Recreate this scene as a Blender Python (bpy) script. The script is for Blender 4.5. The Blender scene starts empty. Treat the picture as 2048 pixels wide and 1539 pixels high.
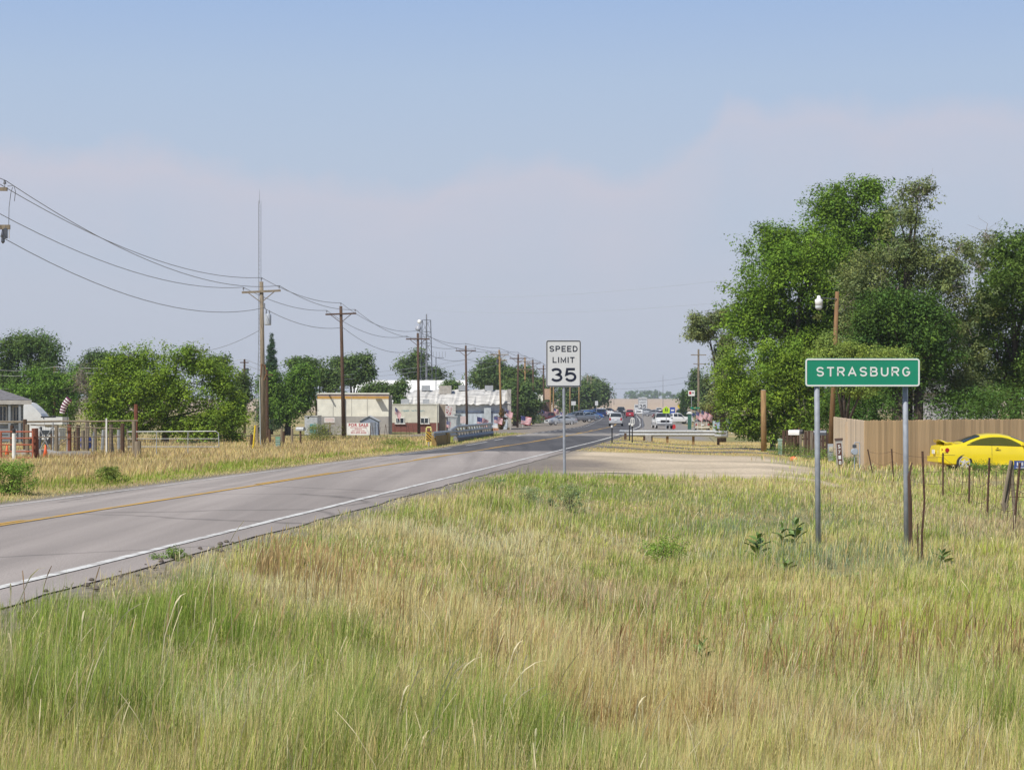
import bpy, bmesh, math, random
import numpy as np
from mathutils import Vector, Matrix

random.seed(7)
RNG = np.random.default_rng(11)
R = math.radians
scene = bpy.context.scene
COL = scene.collection

# ------------------------------------------------------------------ camera
EYE = 1.7            # eye height above the datum; every height below is in metres
F = 4000.0           # focal length in photograph pixels (about 70 mm on a 36 mm sensor)
cam_data = bpy.data.cameras.new('camera')
cam = bpy.data.objects.new('camera', cam_data)
COL.objects.link(cam)
cam.location = (0, 0, EYE)
cam.rotation_euler = (R(90), 0, 0)
cam_data.sensor_width = 36.0
cam_data.lens = 36.0 * F / 2048.0
cam_data.shift_y = 60.5 / 2048.0
cam_data.clip_start = 0.1
cam_data.clip_end = 9000
scene.camera = cam

# ------------------------------------------------------------------ sun and sky
TO_SUN = Vector((-0.47, -0.52, 0.90)).normalized()
sun_data = bpy.data.lights.new('sun', 'SUN')
sun_data.energy = 4.8
sun_data.angle = R(0.53)
sun_data.color = (1.0, 0.95, 0.86)
sun = bpy.data.objects.new('sun', sun_data)
COL.objects.link(sun)
sun.rotation_euler = TO_SUN.to_track_quat('Z', 'Y').to_euler()

world = bpy.data.worlds.new('World')
scene.world = world
world.use_nodes = True
wn, wl = world.node_tree.nodes, world.node_tree.links
wn.clear()
def N(tree, typ, **kw):
    n = tree.new(typ)
    for k, v in kw.items():
        setattr(n, k, v)
    return n
sky = N(wn, 'ShaderNodeTexSky', sky_type='NISHITA', sun_disc=False)
sky.sun_elevation = math.asin(TO_SUN.z)
sky.sun_rotation = math.atan2(TO_SUN.x, TO_SUN.y)
sky.altitude = 1600
sky.dust_density = 2.0
bg = N(wn, 'ShaderNodeBackground')
SKY_STRENGTH = 0.1
bg.inputs['Strength'].default_value = SKY_STRENGTH
wo = N(wn, 'ShaderNodeOutputWorld')
wl.new(bg.outputs[0], wo.inputs[0])
def s2l(c):
    return tuple(((v / 255) / 12.92 if v / 255 <= 0.04045 else ((v / 255 + 0.055) / 1.055) ** 2.4) for v in c)
def math_node(tree, links, op, a, b=None, clamp=False):
    n = tree.new('ShaderNodeMath'); n.operation = op; n.use_clamp = clamp
    for i, v in enumerate((a, b)):
        if v is None: continue
        if isinstance(v, (int, float)): n.inputs[i].default_value = v
        else: links.new(v, n.inputs[i])
    return n.outputs[0]
tc = N(wn, 'ShaderNodeTexCoord')
sep = N(wn, 'ShaderNodeSeparateXYZ')
wl.new(tc.outputs['Generated'], sep.inputs[0])
elev = sep.outputs['Z']
def sky_ramp(stops, fac):
    r = N(wn, 'ShaderNodeValToRGB')
    cr = r.color_ramp
    while len(cr.elements) > 1:
        cr.elements.remove(cr.elements[-1])
    cr.elements[0].position = stops[0][0]; cr.elements[0].color = (*stops[0][1], 1)
    for p, c in stops[1:]:
        e = cr.elements.new(p); e.color = (*c, 1)
    wl.new(fac, r.inputs[0])
    return r.outputs[0]
# dusty summer air: pale lavender low down, clear blue above; z of the view direction * 4
e4 = math_node(wn, wl, 'MULTIPLY', elev, 4.0, True)
air = sky_ramp([(0.0, s2l((194, 200, 213))), (0.25, s2l((193, 200, 215))), (0.5, s2l((184, 199, 220))),
                (0.66, s2l((176, 196, 223))), (0.82, s2l((161, 187, 225))), (1.0, s2l((142, 174, 225)))], e4)
# a bank of smoke-tinged cloud whose top edge wanders with azimuth
az = math_node(wn, wl, 'DIVIDE', sep.outputs['X'], math_node(wn, wl, 'MAXIMUM', math_node(wn, wl, 'ABSOLUTE', sep.outputs['Y']), 0.05))
azf = math_node(wn, wl, 'MULTIPLY_ADD', az, 1.6)
azf.node.inputs[2].default_value = 0.5; azf.node.use_clamp = True
edge = sky_ramp([(0.0, (0.50,) * 3), (0.09, (0.54,) * 3), (0.20, (0.545,) * 3), (0.30, (0.49,) * 3), (0.42, (0.475,) * 3), (0.53, (0.535,) * 3),
                 (0.585, (0.475,) * 3), (0.63, (0.535,) * 3), (0.663, (0.60,) * 3), (0.672, (0.635,) * 3), (0.76, (0.63,) * 3), (0.80, (0.605,) * 3), (0.85, (0.625,) * 3), (1.0, (0.60,) * 3)], azf)
nz = N(wn, 'ShaderNodeTexNoise'); nz.inputs['Scale'].default_value = 22.0; nz.inputs['Detail'].default_value = 6.0
wl.new(tc.outputs['Generated'], nz.inputs['Vector'])
nzl = N(wn, 'ShaderNodeTexNoise'); nzl.inputs['Scale'].default_value = 7.0; nzl.inputs['Detail'].default_value = 4.0
mp = N(wn, 'ShaderNodeMapping'); mp.inputs['Scale'].default_value = (1, 1, 5)
wl.new(tc.outputs['Generated'], mp.inputs[0]); wl.new(mp.outputs[0], nzl.inputs['Vector'])
edge2 = math_node(wn, wl, 'ADD', edge, math_node(wn, wl, 'MULTIPLY', math_node(wn, wl, 'SUBTRACT', nz.outputs[0], 0.5), 0.09))
nzf = N(wn, 'ShaderNodeTexNoise'); nzf.inputs['Scale'].default_value = 75.0; nzf.inputs['Detail'].default_value = 8.0
wl.new(tc.outputs['Generated'], nzf.inputs['Vector'])
edge2 = math_node(wn, wl, 'ADD', edge2, math_node(wn, wl, 'MULTIPLY', math_node(wn, wl, 'SUBTRACT', nzf.outputs[0], 0.5), 0.055))
dist = math_node(wn, wl, 'SUBTRACT', edge2, e4)
inside = math_node(wn, wl, 'MULTIPLY', dist, 17.0, True)
fade = math_node(wn, wl, 'SUBTRACT', 1.0, math_node(wn, wl, 'MULTIPLY', math_node(wn, wl, 'SUBTRACT', dist, 0.05), 5.0, True))
cl = math_node(wn, wl, 'MULTIPLY', math_node(wn, wl, 'MULTIPLY', inside, fade),
               math_node(wn, wl, 'MULTIPLY_ADD', nzl.outputs[0], 0.7))
cl.node.inputs[1].links[0].from_node.inputs[2].default_value = 0.16
mixc = N(wn, 'ShaderNodeMix', data_type='RGBA')
wl.new(cl, mixc.inputs[0]); wl.new(air, mixc.inputs[6]); mixc.inputs[7].default_value = (*s2l((211, 204, 214)), 1)
# hand over to the clear Nishita sky above the dusty layer
scl = N(wn, 'ShaderNodeMix', data_type='RGBA', blend_type='MULTIPLY')
scl.inputs[0].default_value = 1.0
wl.new(mixc.outputs[2], scl.inputs[6]); scl.inputs[7].default_value = (1 / SKY_STRENGTH,) * 3 + (1,)
hand = N(wn, 'ShaderNodeMapRange'); hand.inputs[1].default_value = 0.2; hand.inputs[2].default_value = 0.5
wl.new(elev, hand.inputs[0])
fin = N(wn, 'ShaderNodeMix', data_type='RGBA')
wl.new(hand.outputs[0], fin.inputs[0]); wl.new(scl.outputs[2], fin.inputs[6]); wl.new(sky.outputs[0], fin.inputs[7])
wl.new(fin.outputs[2], bg.inputs['Color'])

scene.view_settings.view_transform = 'Standard'
scene.view_settings.look = 'None'
scene.view_settings.exposure = 0.0
scene.view_settings.gamma = 1.0
scene.view_settings.use_curve_mapping = False
scene.cycles.max_bounces = 6
scene.cycles.diffuse_bounces = 3
scene.cycles.volume_bounces = 0
scene.cycles.transparent_max_bounces = 8

# ------------------------------------------------------------------ helpers
def tag(o, label=None, cat=None, group=None, kind=None):
    if label: o['label'] = label
    if cat: o['category'] = cat
    if group: o['group'] = group
    if kind: o['kind'] = kind
    return o

def thing(name, label, cat, loc=(0, 0, 0), rz=0.0, group=None):
    o = bpy.data.objects.new(name, None)
    o.empty_display_size = 0.3
    COL.objects.link(o)
    o.location = loc
    o.rotation_euler = (0, 0, rz)
    return tag(o, label, cat, group)

class MB:
    """collects verts and faces, links them as one mesh object"""
    def __init__(s): s.v = []; s.f = []; s.m = []
    def add(s, vs, fs, mi=0):
        b = len(s.v)
        s.v += [tuple(p) for p in vs]
        s.f += [tuple(b + i for i in f) for f in fs]
        s.m += [mi] * len(fs)
        return s
    def box(s, c, d, rz=0.0, mi=0, mat=None):
        x, y, z = d[0] / 2, d[1] / 2, d[2] / 2
        vs = [Vector(p) for p in ((-x, -y, -z), (x, -y, -z), (x, y, -z), (-x, y, -z), (-x, -y, z), (x, -y, z), (x, y, z), (-x, y, z))]
        m = mat if mat is not None else Matrix.Rotation(rz, 3, 'Z')
        vs = [m @ p + Vector(c) for p in vs]
        return s.add(vs, [(0, 3, 2, 1), (4, 5, 6, 7), (0, 1, 5, 4), (1, 2, 6, 5), (2, 3, 7, 6), (3, 0, 4, 7)], mi)
    def tube(s, p, q, r0, r1=None, n=6, mi=0):
        r1 = r0 if r1 is None else r1
        p, q = Vector(p), Vector(q)
        d = (q - p)
        if d.length < 1e-6: return s
        d.normalize()
        a = d.orthogonal().normalized(); b = d.cross(a)
        vs = []
        for c, r in ((p, r0), (q, r1)):
            for i in range(n):
                t = 2 * math.pi * i / n
                vs.append(c + (a * math.cos(t) + b * math.sin(t)) * r)
        fs = [(i, (i + 1) % n, n + (i + 1) % n, n + i) for i in range(n)]
        fs += [tuple(range(n - 1, -1, -1)), tuple(range(n, 2 * n))]
        return s.add(vs, fs, mi)
    def path(s, pts, r, n=5, mi=0):
        pts = [Vector(p) for p in pts]
        vs = []; m = len(pts); pa = None
        for k, p in enumerate(pts):
            d = (pts[min(k + 1, m - 1)] - pts[max(k - 1, 0)]).normalized()
            if pa is None:
                a = d.cross(Vector((0, 0, 1)))
                if a.length < 1e-3: a = d.orthogonal()
            else: a = pa - d * pa.dot(d)
            a.normalize(); pa = a; b = d.cross(a)
            rr = r[k] if isinstance(r, (list, tuple)) else r
            for i in range(n):
                t = 2 * math.pi * i / n
                vs.append(p + (a * math.cos(t) + b * math.sin(t)) * rr)
        fs = []
        for k in range(m - 1):
            for i in range(n):
                fs.append((k * n + i, k * n + (i + 1) % n, (k + 1) * n + (i + 1) % n, (k + 1) * n + i))
        fs += [tuple(range(n - 1, -1, -1)), tuple(range((m - 1) * n, m * n))]
        return s.add(vs, fs, mi)
    def lathe(s, prof, c=(0, 0, 0), n=12, mi=0, axis='Z', caps=True):
        vs = []
        for r, z in prof:
            for i in range(n):
                t = 2 * math.pi * i / n
                p = (r * math.cos(t), r * math.sin(t), z)
                if axis == 'Y': p = (p[0], p[2], p[1])
                if axis == 'X': p = (p[2], p[0], p[1])
                vs.append(Vector(p) + Vector(c))
        k = len(prof)
        fs = [(j * n + i, j * n + (i + 1) % n, (j + 1) * n + (i + 1) % n, (j + 1) * n + i) for j in range(k - 1) for i in range(n)]
        if caps: fs += [tuple(range(n - 1, -1, -1)), tuple(range((k - 1) * n, k * n))]
        return s.add(vs, fs, mi)
    def prism(s, poly, y0, y1, mi=0):
        """polygon given in x,z, extruded along y"""
        n = len(poly)
        vs = [(x, y0, z) for x, z in poly] + [(x, y1, z) for x, z in poly]
        fs = [tuple(range(n)), tuple(range(2 * n - 1, n - 1, -1))]
        fs += [((i + 1) % n, i, n + i, n + (i + 1) % n) for i in range(n)]
        return s.add(vs, fs, mi)
    def build(s, name, mats, parent=None, loc=None, rz=None, smooth=False, fix=True):
        me = bpy.data.meshes.new(name)
        me.from_pydata([tuple(p) for p in s.v], [], s.f)
        if not isinstance(mats, (list, tuple)): mats = [mats]
        for m in mats: me.materials.append(m)
        if len(mats) > 1: me.polygons.foreach_set('material_index', s.m)
        if fix:
            bm = bmesh.new(); bm.from_mesh(me)
            bmesh.ops.recalc_face_normals(bm, faces=bm.faces)
            bm.to_mesh(me); bm.free()
        if smooth: me.polygons.foreach_set('use_smooth', [True] * len(me.polygons))
        me.update()
        return link(name, me, parent, loc, rz)

def link(name, me, parent=None, loc=None, rz=None):
    o = bpy.data.objects.new(name, me)
    COL.objects.link(o)
    if parent is not None: o.parent = parent
    if loc is not None: o.location = loc
    if rz is not None: o.rotation_euler = (0, 0, rz)
    return o

def kids(o): return [c for c in bpy.data.objects if c.parent == o]
CHILD = {}
def copy_thing(o, loc, rz=None, label=None, scale=None):
    key = o.name
    if key not in CHILD:
        CHILD[key] = [(c, kids(c)) for c in kids(o)]
    r = o.copy(); COL.objects.link(r); r.location = loc
    if rz is not None: r.rotation_euler = (0, 0, rz)
    if scale is not None: r.scale = (scale,) * 3
    if label: r['label'] = label
    for c, gs in CHILD[key]:
        d = c.copy(); COL.objects.link(d); d.parent = r
        for g in gs:
            h = g.copy(); COL.objects.link(h); h.parent = d
    return r

def big_mesh(name, verts, quads=None, tris=None, mat=None, col=None, parent=None, smooth=False):
    """numpy arrays straight into a mesh; col = per-vertex colour"""
    me = bpy.data.meshes.new(name)
    nq = 0 if quads is None else len(quads); nt = 0 if tris is None else len(tris)
    me.vertices.add(len(verts))
    me.vertices.foreach_set('co', np.ascontiguousarray(verts, dtype=np.float32).ravel())
    loops = []
    if nq: loops.append(np.asarray(quads, dtype=np.int32).ravel())
    if nt: loops.append(np.asarray(tris, dtype=np.int32).ravel())
    loops = np.concatenate(loops)
    me.loops.add(len(loops)); me.loops.foreach_set('vertex_index', loops)
    starts = np.concatenate([np.arange(nq, dtype=np.int32) * 4, nq * 4 + np.arange(nt, dtype=np.int32) * 3])
    me.polygons.add(nq + nt); me.polygons.foreach_set('loop_start', starts)
    if smooth: me.polygons.foreach_set('use_smooth', np.ones(nq + nt, dtype=bool))
    if col is not None:
        a = me.attributes.new('tint', 'FLOAT_COLOR', 'POINT')
        c4 = np.ones((len(verts), 4), dtype=np.float32); c4[:, :3] = col
        a.data.foreach_set('color', c4.ravel())
    me.update(calc_edges=True)
    me.validate()
    if mat: me.materials.append(mat)
    return link(name, me, parent)

def smooth(a, b, x):
    t = np.clip((np.asarray(x, dtype=float) - a) / (b - a), 0, 1)
    return t * t * (3 - 2 * t)

_perm = np.random.default_rng(3).random((256, 256))
def vnoise(x, y, s=1.0, seed=0):
    x = np.asarray(x, dtype=float) / s + seed * 17.31; y = np.asarray(y, dtype=float) / s + seed * 9.73
    xi = np.floor(x).astype(int); yi = np.floor(y).astype(int)
    fx = x - xi; fy = y - yi
    fx = fx * fx * (3 - 2 * fx); fy = fy * fy * (3 - 2 * fy)
    g = lambda a, b: _perm[a & 255, b & 255]
    return (g(xi, yi) * (1 - fx) + g(xi + 1, yi) * fx) * (1 - fy) + (g(xi, yi + 1) * (1 - fx) + g(xi + 1, yi + 1) * fx) * fy
def fbm(x, y, s, seed=0):
    return 0.55 * vnoise(x, y, s, seed) + 0.3 * vnoise(x, y, s / 2.3, seed + 5) + 0.15 * vnoise(x, y, s / 5.1, seed + 9)

# ------------------------------------------------------------------ materials
MATS = {}
def mat(name, color, rough=0.7, metal=0.0, var=0.18, scale=3.0, bump=0.0, coat=0.0, spec=0.5, stretch=None):
    if name in MATS: return MATS[name]
    m = bpy.data.materials.new(name); m.use_nodes = True
    nt, ln = m.node_tree.nodes, m.node_tree.links
    b = nt['Principled BSDF']
    b.inputs['Roughness'].default_value = rough
    b.inputs['Metallic'].default_value = metal
    b.inputs['Coat Weight'].default_value = coat
    b.inputs['Specular IOR Level'].default_value = spec
    t = nt.new('ShaderNodeTexCoord'); mpn = nt.new('ShaderNodeMapping')
    ln.new(t.outputs['Object'], mpn.inputs[0])
    if stretch: mpn.inputs['Scale'].default_value = stretch
    n = nt.new('ShaderNodeTexNoise'); n.inputs['Scale'].default_value = scale; n.inputs['Detail'].default_value = 5
    ln.new(mpn.outputs[0], n.inputs['Vector'])
    r = nt.new('ShaderNodeValToRGB')
    r.color_ramp.elements[0].position = 0.3; r.color_ramp.elements[1].position = 0.7
    r.color_ramp.elements[0].color = (*[c * (1 - var) for c in color], 1)
    r.color_ramp.elements[1].color = (*[min(c * (1 + var), 0.95) for c in color], 1)
    ln.new(n.outputs[0], r.inputs[0]); ln.new(r.outputs[0], b.inputs['Base Color'])
    if bump:
        bp = nt.new('ShaderNodeBump'); bp.inputs['Strength'].default_value = bump; bp.inputs['Distance'].default_value = 0.02
        ln.new(n.outputs[0], bp.inputs['Height']); ln.new(bp.outputs[0], b.inputs['Normal'])
    MATS[name] = m
    return m

def tint_mat(name, rough=0.75, trans=0.3, spec=0.3, noise=0.0, nscale=20.0, bump=0.0):
    m = bpy.data.materials.new(name); m.use_nodes = True
    nt, ln = m.node_tree.nodes, m.node_tree.links
    b = nt['Principled BSDF']; out = nt['Material Output']
    b.inputs['Roughness'].default_value = rough
    b.inputs['Specular IOR Level'].default_value = spec
    a = nt.new('ShaderNodeAttribute'); a.attribute_name = 'tint'
    src = a.outputs['Color']
    if noise:
        t = nt.new('ShaderNodeTexCoord')
        n = nt.new('ShaderNodeTexNoise'); n.inputs['Scale'].default_value = nscale; n.inputs['Detail'].default_value = 7; n.inputs['Roughness'].default_value = 0.7
        ln.new(t.outputs['Object'], n.inputs['Vector'])
        r = nt.new('ShaderNodeValToRGB')
        r.color_ramp.elements[0].position = 0.32; r.color_ramp.elements[1].position = 0.68
        r.color_ramp.elements[0].color = (1 - noise,) * 3 + (1,); r.color_ramp.elements[1].color = (1 + noise,) * 3 + (1,)
        ln.new(n.outputs[0], r.inputs[0])
        mx = nt.new('ShaderNodeMix'); mx.data_type = 'RGBA'; mx.blend_type = 'MULTIPLY'; mx.inputs[0].default_value = 1
        ln.new(src, mx.inputs[6]); ln.new(r.outputs[0], mx.inputs[7]); src = mx.outputs[2]
        if bump:
            bp = nt.new('ShaderNodeBump'); bp.inputs['Strength'].default_value = bump; bp.inputs['Distance'].default_value = 0.05
            ln.new(n.outputs[0], bp.inputs['Height']); ln.new(bp.outputs[0], b.inputs['Normal'])
    ln.new(src, b.inputs['Base Color'])
    if trans:
        tr = nt.new('ShaderNodeBsdfTranslucent'); ln.new(src, tr.inputs['Color'])
        ms = nt.new('ShaderNodeMixShader'); ms.inputs[0].default_value = trans
        ln.new(b.outputs[0], ms.inputs[1]); ln.new(tr.outputs[0], ms.inputs[2]); ln.new(ms.outputs[0], out.inputs[0])
    return m

wood_dark = mat('wood_dark', (0.085, 0.048, 0.03), 0.9, var=0.35, scale=3, stretch=(6, 6, 0.6), bump=0.3)
wood_grey = mat('wood_grey', (0.22, 0.18, 0.13), 0.9, var=0.3, scale=3, stretch=(6, 6, 0.6), bump=0.3)
wood_tan = mat('wood_tan', (0.27, 0.165, 0.07), 0.85, var=0.3, scale=3, stretch=(6, 6, 0.6), bump=0.3)
wood_orange = mat('wood_orange', (0.21, 0.118, 0.052), 0.85, var=0.25, scale=3, stretch=(6, 6, 0.6))
steel = mat('galvanised_steel', (0.40, 0.415, 0.43), 0.5, 0.3, var=0.2, scale=14)
steel_dark = mat('steel_dark', (0.10, 0.11, 0.13), 0.5, 0.5)
rust = mat('rusty_steel', (0.075, 0.038, 0.024), 0.9, var=0.45, scale=25, bump=0.2)
red_rust = mat('red_oxide_paint', (0.34, 0.10, 0.055), 0.8, var=0.3, scale=12)
porcelain = mat('insulator_grey', (0.20, 0.21, 0.24), 0.35, var=0.1)
wire_mat = mat('weathered_wire', (0.17, 0.175, 0.19), 0.6, 0.3)
wire_lit = mat('sunlit_wire', (0.50, 0.52, 0.52), 0.5, 0.3)  # paler copy of the wire colour, with the sunlight put into it
white_paint = mat('white_paint', (0.78, 0.78, 0.76), 0.5, var=0.08)
black_paint = mat('black_paint', (0.02, 0.02, 0.024), 0.5)
rubber = mat('tyre_rubber', (0.022, 0.022, 0.023), 0.85)
rim_mat = mat('wheel_alloy', (0.58, 0.58, 0.59), 0.4, 0.25, var=0.12)
orange_pl = mat('orange_plastic', (0.78, 0.13, 0.03), 0.55, var=0.12)
concrete = mat('concrete', (0.36, 0.34, 0.31), 0.9, var=0.2, scale=6)
bark = mat('bark', (0.075, 0.058, 0.045), 0.95, var=0.4, scale=6, bump=0.5)
bark_pale = mat('dead_branch', (0.27, 0.235, 0.20), 0.95, var=0.3, scale=6)
glass_dark = mat('window_glass', (0.03, 0.04, 0.05), 0.08, var=0.2, scale=2, spec=0.8)
leaf_mat = tint_mat('leaf', 0.7, 0.28, 0.12)
grass_mat = tint_mat('grass_blade', 0.7, 0.32, 0.15)
ground_mat = tint_mat('ground_soil', 0.95, 0.0, 0.1, noise=0.28, nscale=9.0, bump=0.5)

# ------------------------------------------------------------------ the lie of the land (metres; camera at x=0,y=0 looking along +y)
_ty = np.arange(-200, 4200, 1.0)
def _table(pts, win):
    xs, ys = zip(*pts)
    t = np.interp(_ty, xs, ys)
    k = np.hanning(win + 2)[1:-1]; k /= k.sum()
    return np.convolve(np.pad(t, win // 2, mode='edge'), k, mode='valid')[:len(_ty)]
_xc = _table([(-200, -28.6), (130, 2.74), (260, 13.2), (360, 19.5), (480, 26), (700, 37), (1000, 50), (4200, 180)], 81)
_zr = _table([(-200, -1.5), (130, -1.52), (260, -1.46), (330, -1.0), (408, -0.42), (480, 0.15), (700, 1.1), (1000, 2.6), (1500, 8.0), (2000, 14.5), (2600, 21.5), (2800, 22), (4200, 5)], 41)
xc = lambda y: np.interp(y, _ty, _xc)
zr = lambda y: np.interp(y, _ty, _zr) + EYE
HALF = 4.05
LANE = 3.5
_dn = [(0, .25), (12, .45), (25, .68), (38, .66), (50, .12), (60, .12), (85, .2), (100, .3), (130, .4), (260, .42), (340, .4), (480, .2), (700, 0), (5000, 0)]
_df = [(0, .3), (25, .68), (40, .7), (55, .68), (75, .58), (130, .42), (260, .45), (480, .2), (700, 0), (5000, 0)]
_dl = [(0, .08), (40, .1), (90, .32), (125, .3), (150, .4), (300, .42), (480, .2), (700, 0), (5000, 0)]
ip = lambda t, y: np.interp(y, [a for a, b in t], [b for a, b in t])
def G(x, y):
    x = np.asarray(x, dtype=float); y = np.asarray(y, dtype=float)
    u = x - xc(y); z = zr(y)
    sup = 1 - smooth(100, 150, y)
    tilt = np.where(u < 0, np.maximum(u, -HALF) * 0.06 * sup, 0)
    off = np.maximum(u - HALF, 0); ofl = np.maximum(-u - HALF, 0)
    dep = ip(_dn, y) + (ip(_df, y) - ip(_dn, y)) * smooth(7, 12, off)
    z = z + tilt - dep * smooth(0, 6, off) - ip(_dl, y) * smooth(0, 9, ofl)
    bump = (fbm(x, y, 2.5, 1) - 0.5) * 0.14 + (fbm(x, y, 14, 2) - 0.5) * 0.25 * smooth(8, 40, np.abs(u))
    return z + bump * smooth(0.3, 3, np.maximum(off, ofl))
g1 = lambda x, y: float(G(x, y))
X = lambda px, d: (px - 1024) / F * d
def at(px, d, dz=0.0):
    """point on the ground that stands d metres ahead in photograph column px"""
    x = X(px, d)
    return (x, d, g1(x, d) + dz)
def zpx(py, d):
    """world height of photograph row py at distance d"""
    return EYE - (py - 830) / F * d

# ------------------------------------------------------------------ ground, road, markings
def stations(*runs):
    out = []
    for a, b, s in runs: out += list(np.arange(a, b, s))
    return np.array(out)
ys = np.concatenate([stations((-40, 60, 0.8), (60, 200, 2), (200, 800, 8)), 800 * (3600 / 800) ** np.linspace(0, 1, 34)])
up = np.concatenate([[0, 2.0, HALF - 0.35, HALF + 0.02], stations((HALF + 0.5, 32, 0.6)), 32 * (1700 / 32) ** np.linspace(0, 1, 40)])
us = np.concatenate([-up[:0:-1], up])
UU, YY = np.meshgrid(us, ys)
XX = xc(YY) + UU
ZZ = G(XX, YY)
ZZ = ZZ - 0.10 * (np.abs(UU) < HALF - 0.2)

STRAW = np.array([0.40, 0.315, 0.155]); GREEN = np.array([0.125, 0.18, 0.045]); SOIL = np.array([0.27, 0.235, 0.125])
GOLD = np.array([0.44, 0.345, 0.155]); GRAVEL = np.array([0.52, 0.435, 0.325]); ASPH = np.array([0.085, 0.083, 0.085])
def mixc_(a, b, t): return a * (1 - t[..., None]) + b * t[..., None]
def band(y, a, b, s=0.8): return smooth(a - s, a + s, y) * (1 - smooth(b - s, b + s, y))
def ground_tint(x, y):
    u = x - xc(y); right = u > 0
    off = np.abs(u) - HALF
    n = fbm(x, y, 3.0, 3); n2 = fbm(x, y, 9, 4)
    c = mixc_(np.broadcast_to(SOIL, x.shape + (3,)), STRAW, smooth(0.35, 0.6, n))
    c = mixc_(c, GREEN, 0.6 * smooth(0.45, 0.7, n2))
    wob = (fbm(x, y, 4, 6) - 0.5) * 3 + (fbm(x, y, 1.1, 16) - .5) * 1.6
    # gravel pull-off and tracks on the right
    g = band(y + wob, 51.5, 85, 1.2) * (u > 0) * (1 - smooth(8.2, 10.2, off + wob))
    c = mixc_(c, GRAVEL * (0.72 + 0.56 * n[..., None]) * (0.85 + .3 * fbm(x, y * 4, 2.5, 12)[..., None]), g)
    c = mixc_(c, GRAVEL * .55, .5 * g * smooth(.55, .7, fbm(x * .5, y * 3, 2.2, 14)))
    g2 = band(y + wob, 52, 70, 1.2) * (u > 0) * (1 - smooth(1.6, 3.4, off + wob))
    c = mixc_(c, np.array([0.16, 0.14, 0.13]), 0.8 * g2)
    straw_band = (u > 0) * band(y + wob * .5, 86, 145, 1.0) * (1 - smooth(30, 40, off))
    c = mixc_(c, GOLD * (0.8 + 0.4 * n2[..., None]), straw_band)
    for a, b in ((94, 100), (109, 113.5), (121, 124)):
        c = mixc_(c, ASPH * 1.4, (u > 0) * band(y + wob * .4, a, b, 0.6) * (1 - smooth(15, 20, off + wob * 2)))
    # golden verge on the left, grey gravel beside the asphalt
    lv = (u < 0) * band(y, -60, 150, 5) * smooth(0.4, 1.4, off + wob * .2)
    c = mixc_(c, GOLD * (0.75 + 0.4 * n[..., None]), 0.85 * lv * (1 - smooth(20, 40, off)))
    sh = (1 - smooth(0.15, 0.9, off + wob * .15)) * (y < 150)
    c = mixc_(c, np.array([0.21, 0.19, 0.17]), sh)
    # parking aprons along the street in town
    ap = (u < 0) * band(y, 168, 640, 6) * (1 - smooth(13, 14.5, off + wob * .3))
    c = mixc_(c, np.array([0.235, 0.205, 0.175]) * (0.9 + 0.25 * n[..., None]), ap)
    ap = (u > 0) * band(y, 150, 640, 6) * (1 - smooth(6, 7.5, off + wob * .3))
    c = mixc_(c, np.array([0.26, 0.24, 0.22]), ap)
    c = mixc_(c, np.array([0.46, 0.355, 0.255]) * (0.92 + 0.16 * n2[..., None]), smooth(640, 760, y))
    return c
gcol = ground_tint(XX, YY)
ny, nu = UU.shape
idx = np.arange(ny * nu).reshape(ny, nu)
quads = np.stack([idx[:-1, :-1], idx[:-1, 1:], idx[1:, 1:], idx[1:, :-1]], -1).reshape(-1, 4)
ground = big_mesh('ground', np.stack([XX, YY, ZZ], -1).reshape(-1, 3), quads=quads, mat=ground_mat, col=gcol.reshape(-1, 3), smooth=True)
tag(ground, kind='structure')

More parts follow.
